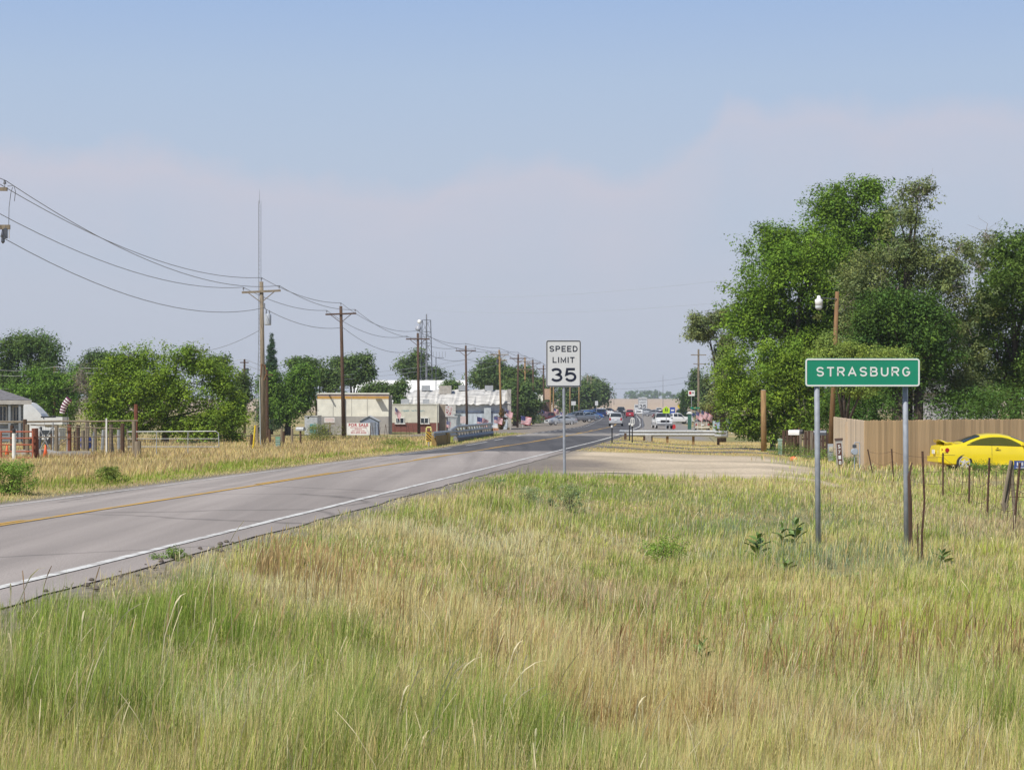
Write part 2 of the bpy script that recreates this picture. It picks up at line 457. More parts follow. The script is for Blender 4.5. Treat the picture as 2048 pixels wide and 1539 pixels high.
def road_mat(name, color, patch, rough=0.85):
    m = bpy.data.materials.new(name); m.use_nodes = True
    nt, ln = m.node_tree.nodes, m.node_tree.links
    b = nt['Principled BSDF']; b.inputs['Roughness'].default_value = rough; b.inputs['Specular IOR Level'].default_value = 0.25
    t = nt.new('ShaderNodeTexCoord')
    def noise(scale, sc=(1, 1, 1), det=6):
        mp_ = nt.new('ShaderNodeMapping'); mp_.inputs['Scale'].default_value = sc; ln.new(t.outputs['Object'], mp_.inputs[0])
        n = nt.new('ShaderNodeTexNoise'); n.inputs['Scale'].default_value = scale; n.inputs['Detail'].default_value = det
        ln.new(mp_.outputs[0], n.inputs['Vector']); return n.outputs[0]
    def ramp(f, a, b_, p=0.35, q=0.65):
        r = nt.new('ShaderNodeValToRGB'); r.color_ramp.elements[0].position = p; r.color_ramp.elements[1].position = q
        r.color_ramp.elements[0].color = (*a, 1); r.color_ramp.elements[1].color = (*b_, 1); ln.new(f, r.inputs[0]); return r.outputs[0]
    def mul(a, b_):
        x = nt.new('ShaderNodeMix'); x.data_type = 'RGBA'; x.blend_type = 'MULTIPLY'; x.inputs[0].default_value = 1
        ln.new(a, x.inputs[6]); ln.new(b_, x.inputs[7]); return x.outputs[2]
    c = ramp(noise(0.35, (1, 0.12, 1)), color, patch)
    c = mul(c, ramp(noise(60), (0.68,) * 3, (1.26,) * 3, 0.3, 0.7))
    # wheel paths and tar-sealed cracks run along the lane
    c = mul(c, ramp(noise(1.0, (1.3, 0.03, 1), 3), (0.86,) * 3, (1.06,) * 3, 0.4, 0.6))
    v = nt.new('ShaderNodeTexVoronoi'); v.feature = 'DISTANCE_TO_EDGE'; v.inputs['Scale'].default_value = 0.16
    dn = nt.new('ShaderNodeTexNoise'); dn.inputs['Scale'].default_value = 1.2; ln.new(t.outputs['Object'], dn.inputs['Vector'])
    av = nt.new('ShaderNodeMix'); av.data_type = 'VECTOR'; av.inputs[0].default_value = 0.25
    ln.new(t.outputs['Object'], av.inputs[4]); ln.new(dn.outputs['Color'], av.inputs[5]); ln.new(av.outputs[1], v.inputs['Vector'])
    c = mul(c, ramp(v.outputs['Distance'], (0.62,) * 3, (1.0,) * 3, 0.0, 0.010))
    bp = nt.new('ShaderNodeBump'); bp.inputs['Strength'].default_value = 0.35; bp.inputs['Distance'].default_value = 0.01
    ln.new(noise(90), bp.inputs['Height']); ln.new(bp.outputs[0], b.inputs['Normal'])
    ln.new(c, b.inputs['Base Color'])
    return m
old_asphalt = road_mat('old_asphalt', (0.290, 0.258, 0.240), (0.368, 0.328, 0.305))
new_asphalt = road_mat('dark_asphalt', (0.078, 0.076, 0.081), (0.118, 0.115, 0.119))
deck_mat = road_mat('worn_concrete', (0.24, 0.22, 0.20), (0.32, 0.295, 0.27))

def ribbon(name, u0, u1, y0, y1, m, lift, wobble=0.0, seed=0, step=None, nu_=None, gaps=None):
    n = max(2, int((y1 - y0) / (step or 1.0)) + 1)
    yy = np.linspace(y0, y1, n)
    ul = np.linspace(u0, u1, nu_ or 2)
    U, Y = np.meshgrid(ul, yy)
    if wobble:
        w = (fbm(np.zeros(n), yy, 1.7, seed) - 0.5) * 2 * wobble
        w2 = (fbm(np.zeros(n) + 40, yy, 1.3, seed + 3) - 0.5) * 2 * wobble
        U[:, 0] += w; U[:, -1] += w2
    x = xc(Y) + U
    inside = np.clip(U, -HALF, HALF)
    z = G(xc(Y) + inside, Y) + lift
    ix = np.arange(U.size).reshape(U.shape)
    q = np.stack([ix[:-1, :-1], ix[:-1, 1:], ix[1:, 1:], ix[1:, :-1]], -1)
    if gaps is not None:
        keep = ~gaps((yy[:-1] + yy[1:]) / 2)
        q = q[keep]
    o = big_mesh(name, np.stack([x, Y, z], -1).reshape(-1, 3), quads=q.reshape(-1, 4), mat=m, smooth=True)
    return tag(o, kind='structure')
UL = np.array
ribbon('road', -HALF - 0.05, HALF + 0.05, -40, 84, old_asphalt, 0.012, 0.09, 1, nu_=9, step=0.8)
ribbon('road', -HALF - 0.05, HALF + 0.05, 84, 146, new_asphalt, 0.012, 0.05, 2, nu_=9)
ribbon('bridge_deck', -HALF - 0.05, HALF + 1.5, 146, 166, deck_mat, 0.012, 0.05, 3, nu_=9)
ribbon('road', -HALF - 0.05, HALF + 0.05, 166, 900, new_asphalt, 0.012, 0.05, 4, nu_=9, step=3)
def paint(name, color, wear):
    m = bpy.data.materials.new(name); m.use_nodes = True
    nt, ln = m.node_tree.nodes, m.node_tree.links
    b = nt['Principled BSDF']; b.inputs['Roughness'].default_value = 0.7
    t = nt.new('ShaderNodeTexCoord'); n = nt.new('ShaderNodeTexNoise'); n.inputs['Scale'].default_value = 7; n.inputs['Detail'].default_value = 8
    ln.new(t.outputs['Object'], n.inputs['Vector'])
    r = nt.new('ShaderNodeValToRGB'); r.color_ramp.elements[0].position = 0.39; r.color_ramp.elements[1].position = 0.53
    r.color_ramp.elements[0].color = (*wear, 1); r.color_ramp.elements[1].color = (*color, 1)
    ln.new(n.outputs[0], r.inputs[0]); ln.new(r.outputs[0], b.inputs['Base Color'])
    return m
white_line = paint('white_road_paint', (0.66, 0.66, 0.64), (0.38, 0.36, 0.34))
yellow_line = paint('yellow_road_paint', (0.56, 0.32, 0.045), (0.38, 0.27, 0.12))
worn = lambda s, t: (lambda y: fbm(np.zeros_like(y) + s, y, 6.0, s) < t)
ribbon('road_marking', LANE - 0.06, LANE + 0.065, -30, 120, white_line, 0.020, 0.018, 5, step=0.35)
ribbon('road_marking', LANE - 0.08, LANE + 0.09, 120, 620, white_line, 0.020, 0.02, 6, step=1.5, gaps=worn(3, 0.36))
ribbon('road_marking', -LANE - 0.07, -LANE + 0.07, -30, 140, white_line, 0.020, 0.03, 7, step=0.5, gaps=worn(7, 0.40))
ribbon('road_marking', -LANE - 0.1, -LANE + 0.1, 140, 620, white_line, 0.020, 0.03, 8, step=1.5, gaps=lambda y: (y % 9) > 4)
ribbon('road_marking', -0.03, 0.115, -30, 600, yellow_line, 0.020, 0.018, 9, step=0.6)
ribbon('road_marking', -0.22, -0.08, -30, 600, yellow_line, 0.020, 0.018, 10, step=0.6, gaps=lambda y: ((y + 4) % 24) > 9)

# ------------------------------------------------------------------ grass, real blades; what nobody could count is one object per patch
def blades(name, x, y, h, w, lean, cols, tipc, label=None, spike=None, seed=0):
    n = len(x); rg = np.random.default_rng(seed + 100)
    z = G(x, y) - 0.01
    a = rg.random(n) * 2 * np.pi
    ax, ay = np.cos(a) * w / 2, np.sin(a) * w / 2
    # faces turn mostly towards any viewer on the road side, lean blown a little to the right
    la = rg.normal(0.3, 1.3, n); lx = np.cos(la) * lean * h; ly = np.sin(la) * lean * h
    P = np.zeros((n, 4, 3)); C = np.zeros((n, 4, 3))
    P[:, 0] = np.stack([x, y, z], -1)
    m = 0.5
    mx, my, mz = x + lx * 0.35, y + ly * 0.35, z + h * m
    P[:, 1] = np.stack([mx + ax, my + ay, mz], -1); P[:, 3] = np.stack([mx - ax, my - ay, mz], -1)
    P[:, 2] = np.stack([x + lx, y + ly, z + h * np.sqrt(np.clip(1 - lean ** 2 * 0.6, 0.1, 1))], -1)
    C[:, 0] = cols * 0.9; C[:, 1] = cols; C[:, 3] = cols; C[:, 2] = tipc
    q = np.arange(n * 4).reshape(-1, 4)
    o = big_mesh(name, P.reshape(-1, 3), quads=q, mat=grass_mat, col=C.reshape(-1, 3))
    tag(o, label, 'grass' if label else None, kind='stuff')
    return o

def heads(name, x, y, h, lean, size, cols, label, seed=0, stem=0.004, nod=0.0):
    """tall stems with a seed spike; nod bends the spike over"""
    n = len(x); rg = np.random.default_rng(seed + 500)
    z = G(x, y)
    la = rg.normal(0.2, 1.2, n); dx, dy = np.cos(la), np.sin(la)
    P = []; C = []
    def at_(s, side):  # s along 0..1, curve grows with s^2
        off = lean * h * s ** 2
        return np.stack([x + dx * off + side[0], y + dy * off + side[1], z + h * s - nod * h * np.maximum(s - 0.75, 0) ** 2 * 4], -1)
    ring = [(0, stem), (0.45, stem), (0.74, stem * .9), (0.80, size), (0.9, size * .8), (1.0, size * .15)]
    for s, r in ring:
        r = np.maximum(r, 0.00016 * y)
        P.append(at_(s, (-r, 0 * r))); P.append(at_(s, (r, r * .3)))
        cc = cols * (0.85 if s < 0.78 else 1.12)
        C.append(cc); C.append(cc)
    P = np.stack(P, 1); C = np.stack(C, 1)
    k = len(ring) * 2
    b = (np.arange(n) * k)[:, None]
    q = np.concatenate([b + np.array([2 * i, 2 * i + 1, 2 * i + 3, 2 * i + 2]) for i in range(len(ring) - 1)])
    o = big_mesh(name, P.reshape(-1, 3), quads=q, mat=grass_mat, col=C.reshape(-1, 3))
    return tag(o, label, 'grass', kind='stuff')

def scatter(n, y0, y1, uf0, uf1, seed, p=2.0, xlim=None):
    """points with density about 1/y**p between the two road offsets, inside a slightly widened field of view"""
    rg = np.random.default_rng(seed)
    t = rg.random(n)
    # area element grows with y, so pdf(y) ~ y**(1-p)
    if abs(p - 2) < 1e-3: y = y0 * (y1 / y0) ** t
    else:
        e = 2 - p; y = (y0 ** e + t * (y1 ** e - y0 ** e)) ** (1 / e)
    half = 0.256 * y * 1.10 + 1.0
    x = (rg.random(n) * 2 - 1) * half
    u = x - xc(y)
    k = (u > uf0) & (u < uf1)
    return x[k], y[k], u[k], rg

PAL = dict(straw=(0.66, 0.57, 0.27), pale=(0.74, 0.67, 0.40), green=(0.275, 0.37, 0.07), lime=(0.42, 0.48, 0.095), tan=(0.54, 0.42, 0.26),
           blue=(0.27, 0.335, 0.21), rust=(0.40, 0.25, 0.11), gold=(0.60, 0.46, 0.205))
PAL = {k: np.array(v) for k, v in PAL.items()}
def bump2(x, y, cx, cy, sx, sy): return np.exp(-((x - cx) / sx) ** 2 - ((y - cy) / sy) ** 2)
def meadow_colour(x, y, u, rg):
    n = len(x)
    a = fbm(x, y, 2.2, 21); b = fbm(x * 0.6, y * 0.45, 2.6, 31); c = fbm(x, y * .6, 1.1, 41); d = fbm(x, y * .5, 5, 51)
    w = {}
    w['green'] = 1.0 * smooth(0.46, 0.64, b) + 1.7 * bump2(x, y, -3.3, 14.6, 1.3, 2.0) + 2.0 * bump2(x, y, -1.3, 14.2, 1.1, 1.3) + 1.7 * bump2(x, y, -2.2, 10.8, .7, 1.2) + 1.5 * bump2(x, y, -.2, 10.6, .7, .9) + 2.4 * bump2(x, y, 0.3, 46, 3.4, 4.5) + 1.8 * bump2(x, y, 2.8, 49, 2.0, 2.5) + 1.2 * bump2(x, y, 1.9, 25.5, 1.1, 2) + 1.0 * bump2(x, y, 2.6, 14.5, 1.2, 1.8) + .9 * bump2(x, y, 11, 50, 2.5, 3)
    w['straw'] = 0.62 + 0.9 * smooth(0.4, 0.62, a) + 1.3 * bump2(x, y, -1.0, 17.6, 1.1, 1.4) + 1.2 * bump2(x, y, -4.0, 20, .9, 3) + 0.8 * bump2(x, y, 0.3, 9.6, 3, 1.0)
    w['pale'] = 0.5 * smooth(0.5, 0.66, c) + 2.0 * bump2(x, y, -1.55, 11.6, .28, 1.5) + 1.4 * bump2(x, y, -2.2, 17.8, 1.2, .7) + 1.2 * bump2(x, y, -.6, 27, 1.4, 3)
    w['lime'] = 0.6 * smooth(0.42, 0.62, d) + 1.0 * bump2(x, y, 3.4, 19, 2.0, 4) + .9 * bump2(x, y, -1.3, 20.5, 1.2, 1.2) + 0.5 * (y > 30)
    w['tan'] = 0.42 * smooth(0.48, 0.66, 1 - a) + 1.5 * bump2(x, y, 0.6, 21.5, 1.2, 2.5) + 1.0 * bump2(x, y, .9, 16.5, 1.5, 1.4) + 1.9 * bump2(x, y, 10.5, 37, 2.5, 5)
    w['blue'] = 0.22 * smooth(0.5, 0.7, c) + 1.7 * bump2(x, y, 5.0, 29, 1.6, 3) + 1.0 * bump2(x, y, 4.5, 38, 2.5, 5) + 1.2 * bump2(x, y, -3.0, 18.3, .5, .9)
    w['rust'] = 0.10 * smooth(0.5, 0.7, 1 - c) + 0.6 * bump2(x, y, .7, 12.2, .9, 1.0) + .5 * bump2(x, y, 2.6, 17, 1.4, 2)
    keys = list(w); W = np.stack([np.broadcast_to(w[k], (n,)) for k in keys], 1) + 0.02
    W = W ** 2.2
    W /= W.sum(1, keepdims=True)
    pick = (rg.random(n)[:, None] > np.cumsum(W, 1)).sum(1).clip(0, len(keys) - 1)
    cols = np.stack([PAL[k] for k in keys])[pick]
    cols = cols * rg.normal(1, 0.24, (n, 1)).clip(0.35, 1.6) * rg.normal(1, 0.06, (n, 3))
    isgreen = np.isin(pick, [keys.index('green'), keys.index('lime'), keys.index('blue')])
    return cols.clip(0.02, 0.85), isgreen

def meadow(name, x, y, u, rg, label, hbase=0.30, seed=0, wk=0.00026):
    cols, gr = meadow_colour(x, y, u, rg)
    n = len(x)
    off = np.abs(u) - HALF
    h = hbase * (0.6 + 0.9 * fbm(x, y, 2.0, 61)) * rg.normal(1, 0.25, n).clip(0.35, 1.7)
    h *= 0.7 + 0.6 * smooth(.4, .65, fbm(x, y, .9, 63)); h *= .55 + .9 * smooth(.3, .7, vnoise(x, y, .28, 65))
    h *= 0.35 + 0.65 * smooth(0.2, 1.6, off)
    h = h * np.where(gr, 1.05, 1.0)
    w = np.maximum(0.0019, wk * y) * rg.normal(1, 0.25, n).clip(0.5, 1.6)
    lean = np.abs(rg.normal(0.18, 0.16, n)).clip(0.02, 0.6)
    flat = rg.random(n) < .16   # bent and matted stalks low in the sward
    lean = np.where(flat, rg.uniform(.7, 1.0, n), lean); h = np.where(flat, np.minimum(h, .16), h)
    cols = np.where((flat & (rg.random(n) < .7))[:, None], np.array([.58, .50, .33]) * rg.normal(1, .18, (n, 1)), cols)
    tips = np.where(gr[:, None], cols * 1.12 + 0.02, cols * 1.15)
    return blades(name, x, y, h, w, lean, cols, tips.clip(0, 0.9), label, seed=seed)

def in_gravel(x, y, u):
    off = u - HALF
    wob = (fbm(x, y, 4, 6) - 0.5) * 3 + (fbm(x, y, 1.1, 16) - .5) * 1.6 + np.random.default_rng(5).normal(0, .5, len(x))
    g = ((y + wob) > 51) & ((y + wob) < 85) & (off + wob < 9.3) & (u > 0)
    for a, b in ((94, 100), (109, 113.5), (121, 124)):
        g |= (u > 0) & ((y + wob * .4) > a) & ((y + wob * .4) < b) & (off < 17)
    return g
# right-hand verge: three depth ranges so the blades stay fine close by
for i, (y0, y1, cnt, lab) in enumerate(((7.0, 20, 500000, 'tall mixed green and straw grass nearest along the picture bottom'),
                                        (20, 36, 400000, 'mixed meadow grass around the foot of the green town sign'),
                                        (36, 60, 220000, 'green and straw roadside grass around the near speed limit post'))):
    x, y, u, rg = scatter(cnt, y0, y1, HALF + 0.1, 40, 900 + i, p=1.7)
    k = ~in_gravel(x, y, u); x, y, u = x[k], y[k], u[k]
    k = rg.random(len(x)) < .22 + .78 * smooth(.30, .52, .6 * vnoise(x, y, .4, 67) + .4 * vnoise(x, y, 1.3, 69)); x, y, u = x[k], y[k], u[k]
    k = rg.random(len(x)) < 0.25 + 0.75 * smooth(0.25, 1.2, u - HALF + (fbm(x, y, 1.2, 77) - .5) * 1.2); x, y, u = x[k], y[k], u[k]
    meadow('meadow_grass', x, y, u, rg, lab, hbase=(.185, .14, .115)[i], seed=i)
x, y, u, rg = scatter(60000, 60, 140, HALF + 0.2, 60, 950, p=1.6)
k = ~in_gravel(x, y, u); x, y, u = x[k], y[k], u[k]
cols, gr = meadow_colour(x, y, u, rg)
gd = (y > 84) & (rg.random(len(x)) < 0.75); cols[gd] = PAL['gold'] * rg.normal(1, .15, (gd.sum(), 1)).clip(.5, 1.4)
gn = (y > 113) & (y < 119) & (rg.random(len(x)) < 0.6); cols[gn] = PAL['lime'] * 0.9
h = np.where((y > 84) & (u - HALF < 16), 0.06, 0.22) * rg.normal(1, .3, len(x)).clip(.3, 2)
blades('dry_grass', x, y, h, 0.0004 * y * rg.normal(1, .2, len(x)).clip(.5, 1.6), np.abs(rg.normal(.2, .2, len(x))).clip(.02, .8), cols, cols * 1.1, 'cropped golden grass strips beyond the gravel pull-off', seed=9)
# left-hand verge, golden with a green fringe along the asphalt
x, y, u, rg = scatter(290000, 26, 165, -46, -HALF - 0.25, 970, p=1.75)
n = len(x); off = -u - HALF
p = rg.random(n); b = fbm(x, y, 5, 81); fr = smooth(0.3, 1.0, off) * (1 - smooth(2.6, 5.0, off + (b - .5) * 6))
cols = np.where((p < 0.45)[:, None], PAL['gold'], np.where((p < 0.75)[:, None], PAL['straw'], PAL['tan']))
bk = rg.random(n) < .55 * smooth(.5, .68, fbm(x, y, 3.5, 87)); cols = np.where(bk[:, None], np.array([.40, .29, .16]), cols)
gk = rg.random(n) < 0.9 * fr * smooth(0.3, 0.6, b + .1) + 0.12 * smooth(.5, .65, fbm(x, y, 7, 83)); cols = np.where(gk[:, None], np.where((rg.random(n) < .65)[:, None], PAL['green'] * .95, PAL['lime'] * .8), cols)
cols = cols * rg.normal(1, .2, (n, 1)).clip(.4, 1.5) * (.72 + .5 * fbm(x, y, 6, 89))[:, None]
h = 0.24 * (0.5 + b) * rg.normal(1, .25, n).clip(.4, 1.7) * (0.25 + .75 * smooth(.3, 3, off)) * np.where(gk, .8, 1)
blades('dry_grass', x, y, h, np.maximum(.003, .0003 * y) * rg.normal(1, .25, n).clip(.5, 1.6), np.abs(rg.normal(.2, .18, n)).clip(.02, .8), cols.clip(.02, .85), (cols * 1.15).clip(0, .9), 'tall golden dry grass along the far left road verge', seed=12)

# seed stalks
x, y, u, rg = scatter(1900, 8.5, 45, HALF + 0.9, 40, 981, p=1.9)
k = ~in_gravel(x, y, u); x, y, u = x[k], y[k], u[k]
n = len(x); cc = np.where((rg.random(n) < .7)[:, None], np.array([.66, .58, .36]), np.array([.5, .40, .22])) * rg.normal(1, .12, (n, 1))
heads('seed_stalks', x, y, rg.normal(.36, .08, n).clip(.2, .6) * np.where(y > 20, .75, 1), np.abs(rg.normal(.25, .15, n)), .0026, cc, 'fine pale seed stalks rising above the meadow grass', 1, stem=.0016)
# the few big nodding spikes in the front and a drift of rust-brown dock
pts = [(790, 11.0, .62), (830, 10.8, .80), (838, 11.2, .70), (815, 11.6, .58), (880, 11.5, .55), (985, 10.9, .52), (965, 11.3, .60), (1000, 10.6, .50), (1010, 11.0, .45), (870, 10.2, .45), (975, 12.4, .6), (1040, 12.3, .55), (1245, 11.6, .5), (20, 12.2, .72), (12, 12.6, .85), (170, 11.7, .70), (150, 12.0, .66), (320, 12.6, .72), (130, 12.8, .68), (505, 10.6, .42), (480, 11.2, .5), (860, 9.9, .35), (1060, 10.2, .4)]
ax = np.array([X(a, b) for a, b, c in pts]); ay = np.array([b for a, b, c in pts]); ah = np.array([c for a, b, c in pts])
for j in range(1):
    sx = ax + RNG.normal(0, .05, len(ax)); sy = ay + RNG.normal(0, .1, len(ax))
    heads('rye_spikes', sx, sy, ah * .85 * RNG.normal(1, .12, len(ax)), np.abs(RNG.normal(.4, .2, len(ax))), .0055, np.tile(np.array([.80, .71, .47]), (len(ax), 1)), ['big nodding cream rye spikes in the foreground grass', 'upright cream rye spikes between the nodding foreground ones', 'shorter cream rye spikes low in the foreground grass'][j], 10 + j, stem=.003, nod=.5 if j == 0 else .15)
rg = np.random.default_rng(77)
n = 210; dx = X(530, 19) + np.abs(rg.normal(0, .8, n)) - .1; dy = 19.3 + rg.normal(0, .8, n)
heads('dock_stalks', dx, dy, rg.normal(.31, .08, n).clip(.15, .5), np.abs(rg.normal(.15, .1, n)), .0055, np.array([.48, .34, .165]) * rg.normal(1, .2, (n, 1)), 'drift of rust brown dock stalks near the road edge', 21, stem=.004)
n = 700; dx = rg.normal(3.3, 2.2, n); dy = 13.5 + np.abs(rg.normal(0, 3.5, n))
heads('brown_stalks', dx, dy, rg.normal(.32, .07, n).clip(.2, .5), np.abs(rg.normal(.15, .1, n)), .0045, np.array([.42, .27, .13]) * rg.normal(1, .2, (n, 1)), 'thin brown weed stalks through the right foreground grass', 22, stem=.0025)

# ------------------------------------------------------------------ trees and shrubs
def leaf_cloud(centres, radii, per, size, base, rg, var=.2, flat=.75, asp=.55):
    """rhombus leaves round each clump centre"""
    m = len(centres)
    tot = m * per
    c = np.repeat(centres, per, 0); r = np.repeat(radii, per)[:, None]
    d = rg.normal(0, 1, (tot, 3)); d /= np.linalg.norm(d, axis=1, keepdims=True)
    p = c + d * r * (rg.random((tot, 1)) ** .5) * np.array([1, 1, .8])
    nrm = d * .8 + rg.normal(0, .45, (tot, 3)) + np.array([0, 0, flat]); nrm /= np.linalg.norm(nrm, axis=1, keepdims=True)
    t = np.cross(nrm, rg.normal(0, 1, (tot, 3))); t /= np.linalg.norm(t, axis=1, keepdims=True) + 1e-9
    b = np.cross(nrm, t)
    s = size * rg.normal(1, .25, (tot, 1)).clip(.5, 1.7)
    P = np.stack([p - t * s * .55, p + b * s * .62 * asp + t * s * .1, p + t * s * .45 - b * s * .4 * asp], 1)
    cv = np.repeat(rg.normal(1, var, (m, 1)).clip(.55, 1.6), per, 0)
    hue = np.repeat(rg.normal(0, .08, (m, 1)), per, 0)
    cols = np.asarray(base) * np.array([1.5, 1.5, 1.15]) * cv * rg.normal(1, .13, (tot, 1)).clip(.5, 1.6)
    cols = cols * np.concatenate([1 + hue, 1 + hue * .3, 1 - hue], 1)
    return P.reshape(-1, 3), np.repeat(cols.clip(.005, .6), 3, 0)

def tree(name, label, base, lobes, nclump, per, size, colour, trunk_r, seed, group=None, cat='tree', clump_r=(.45, .9), dead=0, fork=.3, droop=0.0, trunk=True, m_bark=None):
    """lobes: (dx, dy, z, rx, ry, rz) ellipsoids in metres from the tree's base"""
    rg = np.random.default_rng(seed)
    t = thing(name, label, cat, base, 0, group); nclump = int(nclump * 2.75); size = size * 1.02
    vol = np.array([l[3] * l[4] * l[5] for l in lobes]) ** .72; vol /= vol.sum()
    which = rg.choice(len(lobes), nclump, p=vol)
    L = np.array(lobes)[which]
    d = rg.normal(0, 1, (nclump, 3)); d /= np.linalg.norm(d, axis=1, keepdims=True)
    # boughs: each lobe carries a handful of sub-masses, so the outline breaks up and gaps open between them
    nb = 9; bd = rg.normal(0, 1, (len(lobes), nb, 3)); bd /= np.linalg.norm(bd, axis=2, keepdims=True); bd *= rg.uniform(.45, .85, (len(lobes), nb, 1))
    bs = rg.uniform(.17, .34, (len(lobes), nb)); pick_b = rg.integers(0, nb, nclump)
    cen = L[:, :3] + (bd[which, pick_b] + rg.normal(0, 1, (nclump, 3)) * bs[which, pick_b][:, None] * np.array([1, 1, .75])) * L[:, 3:6]
    cen[:, 2] = np.maximum(cen[:, 2], .25)
    rr = rg.uniform(clump_r[0], clump_r[1], nclump)
    P, C = leaf_cloud(cen, rr, per, size, colour, rg)
    ix = np.arange(len(P)).reshape(-1, 3)
    cr = big_mesh('crown', P, tris=ix, mat=leaf_mat, col=C, parent=t)
    if trunk:
        mb = MB()
        top = max(l[2] for l in lobes); zf = max(.4, fork * top)
        mb.path([(0, 0, -.2), (.04, 0, zf * .5), (rg.normal(0, .1), 0, zf)], [trunk_r * 1.25, trunk_r, trunk_r * .85], n=8)
        pick = rg.choice(nclump, min(nclump, 46), replace=False)
        hubs = []
        for l in lobes:
            h = np.array([l[0] * .7, l[1] * .7, max(zf, l[2] - l[5] * .3)]); hubs.append(h)
            mid = np.array([l[0] * .3, l[1] * .3, zf + (h[2] - zf) * .55]) + rg.normal(0, .12, 3)
            q_ = min(1, (l[3] * l[5]) ** .5 / 2.2); mb.path([(0, 0, zf * .9), mid, h], [trunk_r * .6, trunk_r * (.2 + .2 * q_), trunk_r * .2 * q_], n=6)
        for i in pick:
            h = hubs[which[i]]; e = cen[i]; mid = (h + e) / 2 + rg.normal(0, .2, 3)
            mb.path([h, mid, e], [trunk_r * .15, trunk_r * .1, trunk_r * .04], n=4)
        mb.build('trunk', m_bark or bark, t, smooth=True, fix=False)
    if dead:
        mb = MB()
        for i in range(dead):
            l = lobes[rg.integers(len(lobes))]
            d = rg.normal(0, 1, 3); d[1] = -abs(d[1]) - .4; d /= np.linalg.norm(d)
            e = np.array(l[:3]) + d * np.array(l[3:6]) * rg.uniform(.85, 1.05)
            s = np.array(l[:3]) + d * np.array(l[3:6]) * .45
            p = [s + (e - s) * k / 4 + rg.normal(0, .14, 3) for k in range(5)]
            r0 = rg.uniform(.012, .028)
            mb.path(p, [r0, r0 * .9, r0 * .8, r0 * .6, r0 * .3], n=4)
            for q in range(3):
                k = p[rg.integers(1, 5)]; e2 = k + rg.normal(0, .45, 3)
                mb.path([k, (k + e2) / 2 + rg.normal(0, .08, 3), e2], [r0 * .55, r0 * .4, r0 * .2], n=3)
        mb.build('dead_branches', bark_pale, t, fix=False)['kind'] = 'stuff'
    return t

def lob(d, base, *ls):
    """ellipsoids measured on the photograph (column, row, half-width, half-height in pixels) taken to metres at distance d"""
    k = d / F; bx, by, bz = base
    out = []
    for l in ls:
        px, py, rx, rz = l[:4]
        dy = l[4] if len(l) > 4 else 0.0
        out.append(((px - 1024) * k - bx, dy, EYE - (py - 830) * k - bz, rx * k, (rx + rz) * .45 * k, rz * k))
    return out
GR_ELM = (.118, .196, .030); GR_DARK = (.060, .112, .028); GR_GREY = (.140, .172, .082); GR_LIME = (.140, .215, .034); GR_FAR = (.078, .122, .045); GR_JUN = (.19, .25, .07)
# the big clump on the right behind the tan fence
b = at(1585, 118); tree('elm_tree', 'tall bright green elm on the clump\'s left, its crown rising left of the lamp', b,
     lob(118, b, (1530, 560, 75, 90), (1600, 560, 95, 100, -1), (1585, 660, 110, 90), (1540, 490, 60, 45), (1640, 500, 60, 60), (1500, 640, 45, 70)), 560, 46, .17, GR_ELM, .34, 1, 'trees of the clump behind the tan fence', dead=6)
b = at(1700, 121); tree('elm_tree', 'tallest dark green elm whose top peaks above the town sign clump', b,
     lob(121, b, (1700, 440, 75, 70), (1660, 430, 45, 50), (1745, 430, 45, 60), (1720, 375, 45, 22), (1690, 540, 90, 80), (1780, 540, 70, 80), (1700, 690, 90, 90), (1760, 780, 60, 50), (1670, 800, 40, 40), (1630, 640, 60, 70)), 640, 46, .17, (.104, .176, .030), .36, 2, 'trees of the clump behind the tan fence', dead=3)
b = at(1810, 108); tree('siberian_elm', 'grey green half dead elm with bare pale twigs and a ragged spire', b,
     lob(108, b, (1830, 390, 45, 25), (1815, 470, 55, 60), (1800, 560, 120, 90), (1880, 560, 70, 80), (1770, 650, 100, 70), (1860, 680, 100, 80), (1790, 780, 60, 34), (1945, 790, 70, 36), (1935, 520, 42, 50), (1975, 475, 24, 22), (1850, 375, 22, 18), (1900, 760, 90, 60), (1915, 640, 60, 70), (1700, 600, 40, 60)), 600, 44, .15, GR_GREY, .38, 3, 'trees of the clump behind the tan fence', dead=70, clump_r=(.3, .75))
b = at(2030, 112); tree('elm_tree', 'dark green elm at the clump\'s right end cut by the photo edge', b,
     lob(112, b, (2020, 530, 70, 80), (2060, 560, 80, 130), (2000, 650, 70, 100), (2070, 700, 90, 120), (1975, 760, 80, 75), (1960, 660, 45, 60)), 560, 44, .17, (.092, .148, .036), .36, 4, 'trees of the clump behind the tan fence', dead=10)
b = at(1445, 142); tree('elm_tree', 'thin half bare elm leaning out over the street at the clump\'s left end', b,
     lob(142, b, (1405, 650, 38, 28), (1440, 635, 38, 22), (1390, 640, 18, 14), (1455, 700, 30, 35), (1440, 770, 45, 50)), 190, 42, .17, GR_GREY, .22, 5, 'trees of the clump behind the tan fence', dead=26, clump_r=(.35, .7))
b = at(1545, 112); tree('elm_shrub', 'broad bright green elm thicket reaching the ground left of the town sign', b,
     lob(112, b, (1500, 790, 65, 65), (1570, 780, 75, 80), (1470, 740, 45, 45), (1630, 790, 50, 70), (1545, 720, 60, 50), (1600, 730, 60, 50), (1520, 850, 60, 30), (1580, 850, 60, 32)), 480, 46, .15, GR_LIME, .14, 6, 'trees of the clump behind the tan fence', dead=12, clump_r=(.35, .75))
